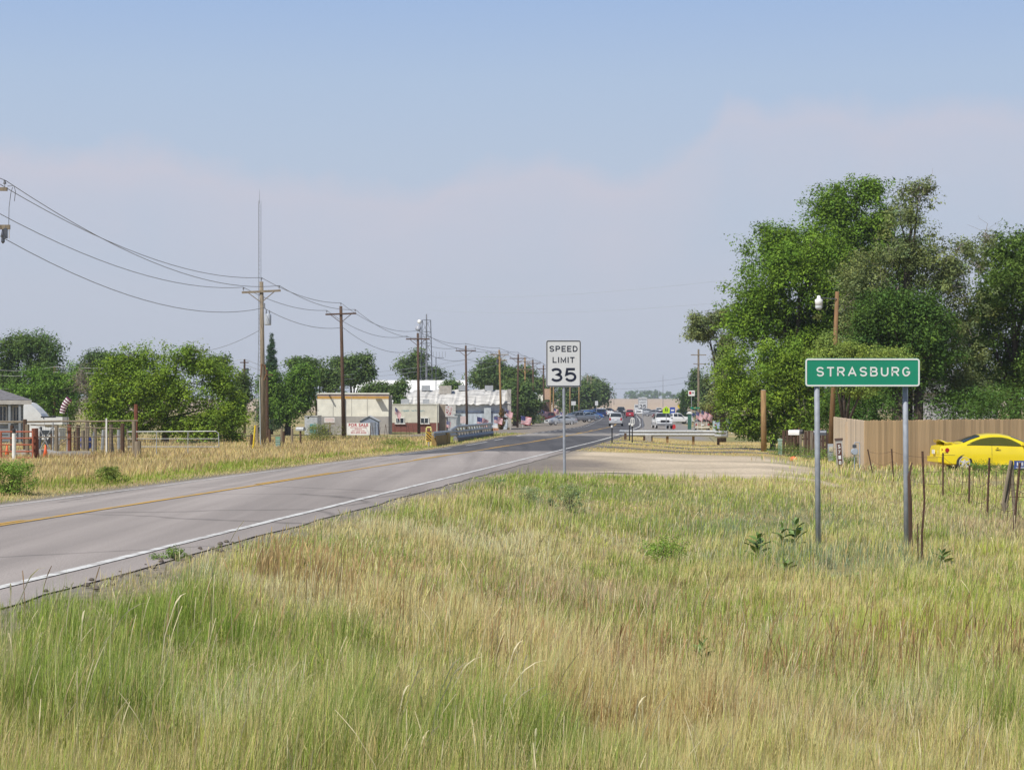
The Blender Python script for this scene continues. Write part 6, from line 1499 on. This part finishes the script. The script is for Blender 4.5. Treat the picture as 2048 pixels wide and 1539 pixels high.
    # wheels
    for wx in K['wheels']:
        for s in (-1, 1):
            c = (wx - L / 2, s * (W / 2 - .115), r)
            w = MB().lathe([(r * .66, -.1), (r * .95, -.105), (r, -.07), (r, .07), (r * .95, .105), (r * .66, .1), (r * .62, .03), (r * .62, -.03), (r * .66, -.1)], c, 24, axis='Y', caps=False).build('wheel', rubber, t, smooth=True)
            mb = MB()
            mb.lathe([(r * .61, .03 * s), (r * .70, .101 * s), (r * .64, .108 * s), (r * .60, .06 * s)], c, 24, axis='Y', caps=False)
            for q in range(5):
                a = 2 * math.pi * q / 5 + .3; d_ = Vector((math.cos(a), 0, math.sin(a))); e_ = Vector((-math.sin(a), 0, math.cos(a))); o_ = Vector(c) + Vector((0, s * .075, 0))
                mb.add([o_ + d_ * .03 + e_ * r * .15, o_ + d_ * r * .62 + e_ * r * .12, o_ + d_ * r * .62 - e_ * r * .12, o_ + d_ * .03 - e_ * r * .15,
                        o_ + Vector((0, s * .02, 0)) + d_ * .03 + e_ * r * .1, o_ + Vector((0, s * .02, 0)) + d_ * r * .62 + e_ * r * .08, o_ + Vector((0, s * .02, 0)) + d_ * r * .62 - e_ * r * .08, o_ + Vector((0, s * .02, 0)) + d_ * .03 - e_ * r * .1],
                       [(0, 1, 2, 3), (4, 5, 6, 7), (0, 1, 5, 4), (1, 2, 6, 5), (2, 3, 7, 6), (3, 0, 4, 7)])
            mb.lathe([(0, .07 * s), (r * .2, .07 * s), (r * .16, .105 * s), (0, .11 * s)], c, 12, axis='Y')
            mb.build('rim', rim_mat, w)
    # lamps, bumpers, plates
    zl = belt(.1) - .1
    hw = W / 2
    if kind == 'coupe':
        for s in (-1, 1):
            for xx, zz, rr in ((.085, .80, .085), (.06, .66, .05)): MB().lathe([(0, -.03), (rr, -.02), (rr * .8, .03), (0, .04)], (xx - L / 2, s * (hw * .80), zz), 14, axis='X').build('tail_lamp', tail_l, t)
            o = MB().lathe([(0, -.02), (.085, -.02), (.07, .02), (0, .03)], (.27 - L / 2, s * (half(.27)[3][0] - .015), .79), 14, axis='Y').build('tail_lamp', tail_l, t)
    else:
        for s in (-1, 1):
            hh = .34 if kind in ('suv', 'pickup') else .17
            MB().box((.05 - L / 2, s * (hw * .86 - .07), zl - .05), (.12, .2 if kind != 'pickup' else .14, hh)).build('tail_lamp', tail_l, t)
    for s in (-1, 1): MB().box((L / 2 - .10, s * (hw * .72), (belt(L - .1) + .58) / 2 + (.1 if kind == 'pickup' else 0)), (.22, .34, .17)).build('headlight', head_l, t)
    bm_ = bumper or paint
    MB().box((-L / 2 - .02, 0, zb + .22), (.14, W * .93, .2)).build('rear_bumper', bm_, t); MB().box((L / 2 + .01, 0, zb + .18), (.14, W * .93, .2)).build('front_bumper', bm_, t)
    MB().box((L / 2 + .0, 0, zb + (.55 if kind == 'pickup' else .38)), (.08, W * .5, .26 if kind == 'pickup' else .14)).build('grille', trim_blk, t)
    MB().box((-L / 2 - .06, 0, zb + .5 if kind != 'pickup' else .8), (.03, .34, .15)).build('number_plate', white_paint, t)
    xm = K['front'][1] - .28
    for s in (-1, 1): MB().box((xm - L / 2, s * (half(xm)[5][0] + .1), belt(xm) + .09), (.12, .2, .13)).build('mirror', paint if detail else trim_blk, t)
    if kind == 'pickup': MB().box((1.03 - L / 2, 0, 1.20), (1.8, W * .74, .03)).build('bed_floor', trim_blk, t)
    return t, half, top, belt, L, W
# the yellow coupe in the yard
ypaint = paint_mat('yellow', (.82, .66, .015))
kk = 73.5 / F
cy = 77.2; cxm = X(1879, 76.3) + 2.28
ch = R(2.5)
t, half, top, belt, L, W = vehicle('coupe', 'parked_car', 'bright yellow two door coupe with rear spoiler parked by the tan fence', 'car', (cxm, cy, zpx(941, 76.4)), ch, ypaint, detail=True)
for s in (-1, 1):
    v = []
    for z in np.linspace(.30, belt(1.95) - .03, 6): v.append((z))
    mb = MB()
    for xd, sl in ((1.98, .0), (3.22, .1)):
        pts = []
        for f in np.linspace(.0, 1, 7):
            x = xd + sl * (1 - f); h = half(x); idx_ = f * 4 + 1; i0 = min(int(idx_), 4); fr = idx_ - i0
            y = h[i0][0] + (h[i0 + 1][0] - h[i0][0]) * fr; z = h[i0][1] + (h[i0 + 1][1] - h[i0][1]) * fr; pts.append((x - L / 2, s * (y + .001), z))
        mb.path(pts, .006, 3)
    mb.build('door_seam', trim_blk, t, fix=False)
    if s < 0:
        MB().lathe([(0, 0), (.075, 0), (.07, .004), (0, .004)], (.72 - L / 2, s * (half(.72)[4][0] - .012), .84), 14, axis='Y').build('fuel_flap', ypaint, t)
    mb = MB(); mb.path([(x - L / 2, s * (half(x)[2][0] + .003), .60) for x in (.02, .2, .4, .56)], .005, 3); mb.build('bumper_seam', trim_blk, t, fix=False)
    hx = 2.2; o = MB().box((hx - L / 2, s * (half(hx)[3][0] + .012), .83), (.20, .03, .035)).build('door_handle', ypaint, t); MB().lathe([(0, 0), (.055, 0), (.05, .012), (0, .012)], (hx - L / 2, s * (half(hx)[3][0] - .003), .83), 12, axis='Y').build('handle_recess', trim_blk, o)
    MB().box((2.25 - L / 2, s * (half(2.2)[1][0] + .012), .27), (1.9, .05, .09)).build('side_skirt', ypaint, t)
    for sx in (1.86, 2.86): MB().path([(sx + .10 - L / 2, s * .36, .9), (sx - .02 - L / 2, s * .36, 1.14), (sx - .06 - L / 2, s * .36, 1.24)], [.17, .15, .09], 8).build('seat_back', mat('seat_cloth', (.035, .04, .055), .9), t, smooth=True)
    mb = MB(); pts = []
    mb.path([(1.02 - L / 2 + i * .1, s * (half(1.02 + i * .1)[5][0] + .008), half(1.02 + i * .1)[5][1] + .005) for i in range(23)], .012, 4); mb.build('window_trim', trim_blk, t, fix=False)
mb = MB(); sp = []; prof = [(.03, 1.185), (.12, 1.185), (.40, 1.10), (.66, 1.035), (.42, 1.05), (.16, 1.125)]
for i in range(11):
    y = -.74 + i * .148; e = (abs(y) / .74) ** 4
    sp += [(x + .12 * e * (x < .5) - L / 2, y, z - .10 * e * (z > 1.09)) for x, z in prof]
mb.add(sp, [(6 * i + a, 6 * i + 6 + a, 6 * i + 6 + (a + 1) % 6, 6 * i + (a + 1) % 6) for i in range(10) for a in range(6)] + [tuple(range(6)), tuple(range(60, 66))])
for y in (-.62, .62): mb.box((.36 - L / 2, y, 1.03), (.3, .06, .12))
mb.build('spoiler', ypaint, t, smooth=False)
# traffic and parked vehicles in town: heading 0 faces +x, pi/2 drives away from the viewer
st = math.pi / 2 - math.atan(.075)
silver = paint_mat('silver', (.52, .53, .54), .3); white_p = paint_mat('white', (.78, .78, .77)); red_p = paint_mat('red', (.32, .012, .025)); navy = paint_mat('navy', (.02, .035, .13)); black_p = paint_mat('charcoal', (.025, .026, .03)); grey_p = paint_mat('grey', (.24, .25, .27), .3); beige_p = paint_mat('beige', (.40, .34, .25), .2); blue_p = paint_mat('blue', (.05, .14, .42)); maroon = paint_mat('maroon', (.14, .03, .03)); pblue = paint_mat('pale_blue', (.32, .40, .50), .2)
def spot(px, d, py=None):
    b = at(px, d, .02)
    return b
vehicle('suv', 'car', 'silver sport utility vehicle driving away in the near lane', 'car', spot(1232, 262), st, silver)
vehicle('suv', 'car', 'dark red car driving away just ahead of the silver one', 'car', spot(1260, 395), st, red_p, scale=.92)
vehicle('pickup', 'pickup_truck', 'dark pickup coming along the street left of the red car', 'pickup truck', spot(1242, 470), st - math.pi, black_p)
vehicle('pickup', 'pickup_truck', 'white truck ahead of the red car in the far lane', 'pickup truck', spot(1278, 450), st - math.pi, white_p)
vehicle('pickup', 'pickup_truck', 'white pickup facing the camera behind the right guardrail', 'pickup truck', spot(1324, 236), st - math.pi + .12, white_p, bumper=grey_p)
vehicle('pickup', 'pickup_truck', 'white crew cab pickup parked side on behind the facing one', 'pickup truck', spot(1351, 322), R(12), white_p, scale=.95)
vehicle('sedan', 'car', 'dark grey sedan turned side on beneath the far speed sign', 'car', spot(1309, 440), R(172), grey_p, scale=1.05)
vehicle('suv', 'car', 'dark maroon car behind the facing white pickup', 'car', spot(1327, 400), R(170), maroon)
vehicle('pickup', 'pickup_truck', 'dark blue pickup beside the blue roadside sign', 'pickup truck', spot(1362, 400), R(5), navy, scale=1.05)
vehicle('sedan', 'car', 'beige sedan seen from behind near the flag cluster', 'car', spot(1403, 240), st + .03, beige_p, bumper=mat('cream_bumper', (.62, .58, .46), .5))
vehicle('sedan', 'car', 'pale blue grey sedan in the shade of the bright thicket', 'car', spot(1452, 236), st - .25, pblue)
park = math.pi + .30
vehicle('coupe', 'car', 'silver low sports car nearest in the angled parking row', 'car', spot(1122, 291), park + .12, silver, 'vehicles in the angled parking row')
vehicle('pickup', 'pickup_truck', 'grey pickup second in the angled parking row', 'pickup truck', spot(1156, 316), park + .15, grey_p, 'vehicles in the angled parking row', scale=.9)
vehicle('sedan', 'car', 'silver blue car third in the angled parking row', 'car', spot(1172, 345), park + .35, pblue, 'vehicles in the angled parking row')
vehicle('suv', 'car', 'bright blue car fourth in the angled parking row', 'car', spot(1184, 372), .2, blue_p, 'vehicles in the angled parking row', scale=.9)
vehicle('suv', 'car', 'navy car before the white pickup in the parking row', 'car', spot(1190, 398), park + .2, navy, 'vehicles in the angled parking row')
vehicle('pickup', 'pickup_truck', 'white pickup parked at the street\'s far left end', 'pickup truck', spot(1203, 425), .12, white_p, 'vehicles in the angled parking row', scale=.95)
vehicle('suv', 'car', 'dark maroon car half hidden behind the middle poles', 'car', spot(1086, 352), park, maroon)
vehicle('sedan', 'car', 'silver car far off beyond the dark grey side on sedan', 'car', spot(1294, 520), R(8), silver)
vehicle('suv', 'car', 'white van shaped car far off by the street\'s right side', 'car', spot(1318, 560), st, white_p)
vehicle('sedan', 'car', 'dark car at the far crest near the last roadside poles', 'car', spot(1217, 560), st + .4, black_p)
vehicle('suv', 'car', 'grey car at the rear of the angled parking row', 'car', spot(1166, 372), park + .2, grey_p, 'vehicles in the angled parking row')
vehicle('sedan', 'car', 'pale car tucked behind the grey pickup in the parking row', 'car', spot(1148, 345), park + .2, beige_p, 'vehicles in the angled parking row')
b = at(1461, 226); t = thing('motorcycle', 'dark motorcycle with white windscreen beside the pale blue sedan', 'motorcycle', b, R(200))
for x in (-.65, .65): MB().lathe([(.2, -.05), (.28, -.06), (.31, 0), (.28, .06), (.2, .05)], (x, 0, .31), 16, axis='Y').build('wheel', rubber, t)
MB().path([(-.6, 0, .62), (-.2, 0, .78), (.2, 0, .82), (.45, 0, .9)], [.12, .2, .2, .1], 8).build('body', black_paint, t); MB().tube((.65, 0, .31), (.45, 0, 1.0), .04, n=6).build('fork', steel, t); MB().box((.45, 0, 1.12), (.05, .4, .34)).build('windscreen', white_paint, t); MB().box((0, 0, .42), (.5, .3, .3)).build('engine', steel_dark, t)

# ------------------------------------------------------------------ flags and small signs in town
fl_red = mat('flag_red', (.42, .03, .05), .9, var=.05); fl_white = mat('flag_white', (.70, .66, .67), .9, var=.04); fl_blue = mat('flag_blue', (.035, .04, .16), .9, var=.08)
def flag(label, px, d, top, w, h, ang=0.0, droop=.5, pole=2.2, lean=.25, seed=0):
    b = at(px, d); t = thing('flag', label, 'flag', b, ang, 'american flags along the street'); zt = zpx(top, d) - b[2]; rg = np.random.default_rng(seed)
    L_ = max(zt, .6); MB().tube((-lean * 1.2, 0, 0 if pole == 0 else max(0, zt - pole)), (0, 0, zt + .05), .022, n=5).build('staff', white_paint, t)
    nx, nz = 14, 13; v = []; f = []; mi = []
    for j in range(nz + 1):
        for i in range(nx + 1):
            a = i / nx; c = j / nz; x = a * w * (1 - .25 * droop * c); z = zt - c * h - droop * h * a ** 1.3 * .9; v.append((x, .10 * w * math.sin(a * 7 + c * 2 + seed) * a - .02, z))
    mb = MB()
    for j in range(nz):
        for i in range(nx): mb.add([], []); mb.f.append((j * (nx + 1) + i, j * (nx + 1) + i + 1, (j + 1) * (nx + 1) + i + 1, (j + 1) * (nx + 1) + i)); mb.m.append(2 if (j < 7 and i < 6) else (0 if j % 2 == 0 else 1))
    mb.v = v; o = mb.build('cloth', [fl_red, fl_white, fl_blue], t, fix=False)
    st_ = MB()
    for j in range(1, 7, 2):
        for i in range(0, 6, 2): p = v[j * (nx + 1) + i]; st_.box((p[0] + .03, p[1] - .012, p[2]), (.035, .006, .035))
    st_.build('stars', fl_white, o)
    return t
for a in (('large striped flag hanging left of the tin sheet on the white hall', 954, 222, 833, 1.35, .95, .25, .5, 2.2, .2, 1), ('faded flag drooping before the pale blue wall', 988, 250, 832, 1.1, .8, .1, .4, 2.0, -.3, 2), ('bright flag on the pole with hanging cutouts', 1011, 259, 818, 1.0, .8, -.1, .7, 1.8, -.3, 3), ('large leaning flag on a white staff between dark and tan poles', 1042, 282, 831, 1.5, 1.15, .1, .25, 0, -.2, 4), ('small flag drooping behind the grey kerbside bush', 1083, 335, 819, 1.2, .9, .1, .6, 2.0, -.3, 5), ('orange tinted flag beside the tan bare poles', 1107, 352, 816, 1.1, .8, .3, .5, 2.0, -.3, 6),
          ('red flag half behind the near speed limit post', 1120, 372, 823, 1.0, .9, 0, .6, 2.2, -.3, 7), ('flag right of the shop wall with teal lettering', 893, 219, 841, .9, .7, 0, .7, 2.0, -.3, 8), ('dark flag folded on the beige shop wall', 790, 219, 814, .7, .7, .2, 1.2, 1.8, -.3, 9), ('left flag of the right hand cluster', 1392, 232, 822, .9, .8, 0, .7, 2.4, -.2, 10), ('middle flag of the right hand cluster', 1402, 231, 819, .9, .8, .3, .8, 2.6, -.1, 11), ('right flag of the right hand cluster', 1411, 233, 823, .9, .8, .2, .7, 2.4, -.2, 12)): flag(*a)
b = at(131, 116); t = thing('windsock', 'red and white striped windsock hanging above the corral', 'windsock', b); zt = zpx(790, 116) - b[2]; mb = MB(); kw_ = 116 / F
pts = [(8, 797), (3, 803), (-2, 810), (-5, 818), (-7, 826)]
pp = [Vector((px * kw_, 0, zpx(py, 116) - b[2])) for px, py in pts]
for i in range(12):
    f0, f1 = i / 12 * 4, (i + 1) / 12 * 4
    q = lambda f: pp[min(int(f), 3)].lerp(pp[min(int(f), 3) + 1], f - min(int(f), 3))
    mb.tube(q(f0), q(f1), .20 - .05 * i / 12, .20 - .05 * (i + 1) / 12, n=10, mi=i % 2)
mb.build('sock', [mat('sock_red', (.12, .015, .06), .9), fl_white], t); MB().tube((.1, .05, 0), (.1, .05, zt), .02, n=5).build('staff', steel_dark, t)
def small_sign(name, label, px, d, py, wpx, hpx, m, postm=steel, shape='rect', cat='road sign', r=.04, strokes=None):
    b = at(px, d); k = d / F; t = thing(name, label, cat, b); z0 = zpx(py, d) - b[2]; w, h = wpx * k, hpx * k
    if shape == 'rect': poly = rounded(w, h, min(r, h / 3))
    elif shape == 'diamond': poly = [(w / 2, 0), (0, h / 2), (-w / 2, 0), (0, -h / 2)]
    else: poly = [(w / 2, -h / 2), (w / 2, h * .1), (0, h / 2), (-w / 2, h * .1), (-w / 2, -h / 2)]
    MB().prism(poly, -.015, .015).build('panel', m, t, (0, 0, z0)); MB().tube((0, .06, -.1), (0, .06, z0 + h * .3), .04, n=6).build('post', postm, t)
    return t, z0, w, h
lime = mat('fluorescent_lime', (.48, .72, .02), .5, var=.03)
t, z0, w, h = small_sign('school_crossing_sign', 'fluorescent lime school crossing sign with two walking figures', 1332.5, 205, 819, 14, 14, lime, shape='house')
for s in (-1, 1):
    mb = MB(); c = s * w * .12; mb.lathe([(0, -.01), (.04, -.01), (.04, .01), (0, .01)], (c, -.022, z0 + h * .20), 10, axis='Y'); mb.prism([(c - .045, z0 - h * .02), (c + .045, z0 - h * .02), (c + .035, z0 + h * .13), (c - .035, z0 + h * .13)], -.03, -.018); mb.prism([(c - .06, z0 - h * .24), (c - .02, z0 - h * .24), (c + .01, z0 - h * .01), (c - .045, z0 - h * .01)], -.03, -.018); mb.prism([(c + .03, z0 - h * .24), (c + .07, z0 - h * .24), (c + .045, z0 - h * .01), (c, z0 - h * .01)], -.03, -.018)
    mb.build('walking_figure', legend_black, t)
t, z0, w, h = small_sign('blue_sign', 'blue service sign with pale patch right of the lime sign', 1345, 330, 822, 10, 16, mat('sign_blue', (.02, .06, .36), .5)); MB().box((0, -.025, z0 + h * .12), (w * .6, .01, h * .22)).build('pale_patch', legend_white, t)
small_sign('warning_sign', 'yellow diamond warning sign left of the dark spruce', 1359, 360, 812, 10, 10, mat('sign_yellow', (.72, .5, .02), .5), shape='diamond')
t, z0, w, h = small_sign('shop_sign', 'white shop sign with red patch high in the spruce tops', 1383, 305, 786, 13, 11, white_paint, cat='sign'); MB().box((-w * .2, -.03, z0 + h * .05), (w * .35, .02, h * .5)).build('red_patch', sred, t); MB().box((w * .22, -.03, z0 + h * .1), (w * .3, .02, h * .35)).build('grey_patch', mat('sign_grey', (.3, .3, .3)), t)
t, z0, w, h = small_sign('street_name_sign', 'green street name sign above the flag cluster', 1390, 252, 815.5, 18, 3.2, sign_green, mat('sign_post_green', (.03, .12, .08), .6))
t, z0, w, h = small_sign('route_sign', 'small white sign on the street beside the far speed limit sign', 1273, 330, 814, 9, 12, sign_white); mb = MB(); [mb.box((q * w, -.024, z0 + h * .15), (w * .14, .008, h * .3)) for q in (-.2, 0, .2)]; mb.build('lettering', legend_black, t)
t, z0, w, h = small_sign('red_sign', 'red round sign low beside the facing white pickup', 1347, 240, 853, 8.5, 9, mat('sign_red_round', (.55, .03, .03), .5), r=.25)
small_sign('route_sign', 'white sign plate standing at the far end of the parking row', 1193, 385, 806, 6, 9, sign_white); small_sign('route_sign', 'grey sign plate above the silver pickup in the parking row', 1147, 365, 806, 9, 8, sign_white)
small_sign('price_sign', 'white and red price board left of the dark guardrail pole', 926, 226, 839, 11, 14, mat('pink_board', (.62, .50, .48), .7), cat='sign'); t, z0, w, h = small_sign('banner_sign', 'pale banner board with red marks right of the beige shop', 898, 216, 822, 15, 22, mat('pale_board', (.55, .52, .50), .8, var=.2, scale=6), cat='sign'); mb = MB(); [mb.box((random.uniform(-.25, .25), -.02, z0 + random.uniform(-.4, .45)), (.1, .01, .08)) for i in range(16)]; mb.build('red_marks', sred, t)
b = at(1059, 318); t = thing('kerb_box', 'yellow box at the foot of the dark middle pole', 'box', b); MB().box((0, 0, .33), (.7, .4, .7)).build('cabinet', yel, t); MB().box((0, 0, .7), (.74, .44, .05)).build('lid', yel, t)
bushy('green_bush', 'grey green kerbside bush behind the yellow box', 1077, 330, 1.9, 1.5, 60, .3, (.15, .19, .12), 44)
b = at(905, 219); t = thing('vending_kiosk', 'grey ice chest kiosk beside the beige shop', 'kiosk', b); MB().box((0, .4, .85), (1.0, .8, 1.75)).build('cabinet', mat('kiosk_grey', (.32, .34, .35), .6), t); MB().box((.1, -.02, .95), (.6, .05, 1.0)).build('door', mat('kiosk_door', (.46, .48, .47), .5), t); MB().box((0, .4, 1.76), (1.1, .9, .08)).build('lid', white_paint, t)
b = at(993, 246); t = thing('parked_car_stub', 'low dark car front behind the bridge rail end', 'car', b)
bpy.data.objects.remove(t)
b = at(990, 243); t = thing('salvage_box', 'white and orange crate heap behind the bridge rail end', 'crate', b); MB().box((0, 0, .5), (.65, .5, .35)).build('crate', white_paint, t); MB().box((.05, -.05, .17), (.75, .55, .32)).build('lower_crate', mat('dull_orange', (.45, .22, .12), .8), t)
b = at(1379, 262); t = thing('bus_shelter', 'dark green slim kiosk under the street name sign', 'kiosk', b); MB().box((0, 0, 1.0), (.45, .4, 2.1)).build('cabinet', mat('sign_post_green', (.03, .12, .08)), t); MB().prism([(-.4, 2.05), (.4, 2.05), (.1, 2.35), (-.1, 2.35)], -.3, .3).build('cap', white_paint, t)
b = at(1428, 236); t = thing('utility_pedestal', 'pale blue pedestal between the beige and pale blue sedans', 'utility box', b); MB().box((0, 0, .6), (.28, .25, 1.25)).build('cabinet', mat('pale_pedestal', (.45, .55, .56), .6), t); MB().box((0, 0, 1.24), (.32, .29, .06)).build('lid', mat('pale_pedestal', (.45, .55, .56)), t)
b = at(1464, 216); t = thing('arch_pipe', 'white curved pipe arch beside the bright thicket', 'pipe', b); MB().path([(-.0, 0, 0), (-.05, 0, 1.1), (.05, 0, 1.6), (.3, 0, 1.95), (.6, 0, 2.0)], .06, 7).build('pipe', white_paint, t)

# ------------------------------------------------------------------ milkweeds in the meadow
mw_leaf = mat('milkweed_leaf', (.14, .225, .055), .55, var=.2, scale=9); mw_stem = mat('milkweed_stem', (.30, .34, .16), .7)
lv, lf = [], []
for i in range(6):
    a = i / 5; w = .042 * math.sin(math.pi * min(1, a * .9 + .08)) ** .8 if a < 1 else .002
    lv += [(-w, a * .16, .012 * math.sin(a * 3)), (0, a * .16, .012 * math.sin(a * 3) - .012), (w, a * .16, .012 * math.sin(a * 3))]
for i in range(5): lf += [(3 * i, 3 * i + 1, 3 * i + 4, 3 * i + 3), (3 * i + 1, 3 * i + 2, 3 * i + 5, 3 * i + 4)]
lme2 = bpy.data.meshes.new('leaf'); lme2.from_pydata(lv, [], lf); lme2.materials.append(mw_leaf); lme2.polygons.foreach_set('use_smooth', [True] * len(lf))
for j, (px, py_top, d, py_b, n, sc, lab) in enumerate(((1515, 1073, 29, 1150, 16, 1.0, 'largest broad leaved milkweed left of the sign post'), (1564, 1050, 30.5, 1125, 10, .9, 'milkweed with a bare lower stem nearest the left sign post pair'), (1592, 1043, 30.5, 1120, 12, .95, 'tall milkweed directly left of the left sign post'), (1570, 1128, 27.5, 1160, 8, .9, 'short young milkweed in front of the taller pair'), (1707, 1150, 26.5, 1195, 7, .75, 'slim dark young milkweed between the sign posts'), (1885, 1105, 28.5, 1140, 8, .8, 'brownish weed stalk right of the sign'), (1405, 1290, 16.5, 1350, 9, .5, 'small dark leafed weed in the front meadow'))):
    b = at(px, d); H = zpx(py_top, d) - b[2]; t = thing('milkweed', lab, 'plant', b, random.random() * 6, 'milkweeds in the meadow')
    MB().path([(0, 0, -.05), (random.uniform(-.04, .04), 0, H * .5), (0, 0, H)], [.009, .008, .004], n=5).build('stem', mw_stem, t)
    lo = .3 if j in (1, 2) else .25
    for i in range(n):
        o = link('leaf', lme2, t); f = lo + (1 - lo) * i / (n - 1); o.location = (0, 0, H * f); s = sc * (1.15 - .65 * abs(f - .62) / .4 if f > .62 else 1.1)
        o.scale = (max(s, .4) * 1.25,) * 3; o.rotation_euler = (R(random.uniform(5, 40) + 40 * max(0, f - .8) * 5), R(random.uniform(-25, 25)), i * 2.6 + random.uniform(-.5, .5))
# little clods on the gravel edge by the asphalt
mb = MB()
for i in range(46):
    d = random.uniform(17, 24); x = float(xc(d)) + HALF + random.uniform(-.1, .5); s = random.uniform(.012, .04); mb.lathe([(s * .6, 0), (s, s * .4), (s * .5, s * .9), (0, s)], (x, d, g1(x, d) + .01), 6)
tag(mb.build('gravel', mat('clod', (.12, .10, .085), .95), fix=False), kind='stuff')

# ------------------------------------------------------------------ the dusty air
hz_ = MB().box((0, 1765, 34.0), (3420, 3700, 76.0)).build('haze', [])
hm = bpy.data.materials.new('haze'); hm.use_nodes = True; hn = hm.node_tree.nodes; hn.clear()
pv = hn.new('ShaderNodeVolumePrincipled'); ho = hn.new('ShaderNodeOutputMaterial'); hm.node_tree.links.new(pv.outputs[0], ho.inputs['Volume'])
pv.inputs['Color'].default_value = (.80, .87, .97, 1); pv.inputs['Density'].default_value = 0.00017; pv.inputs['Anisotropy'].default_value = 0.0
hz_.data.materials.append(hm); tag(hz_, kind='stuff')
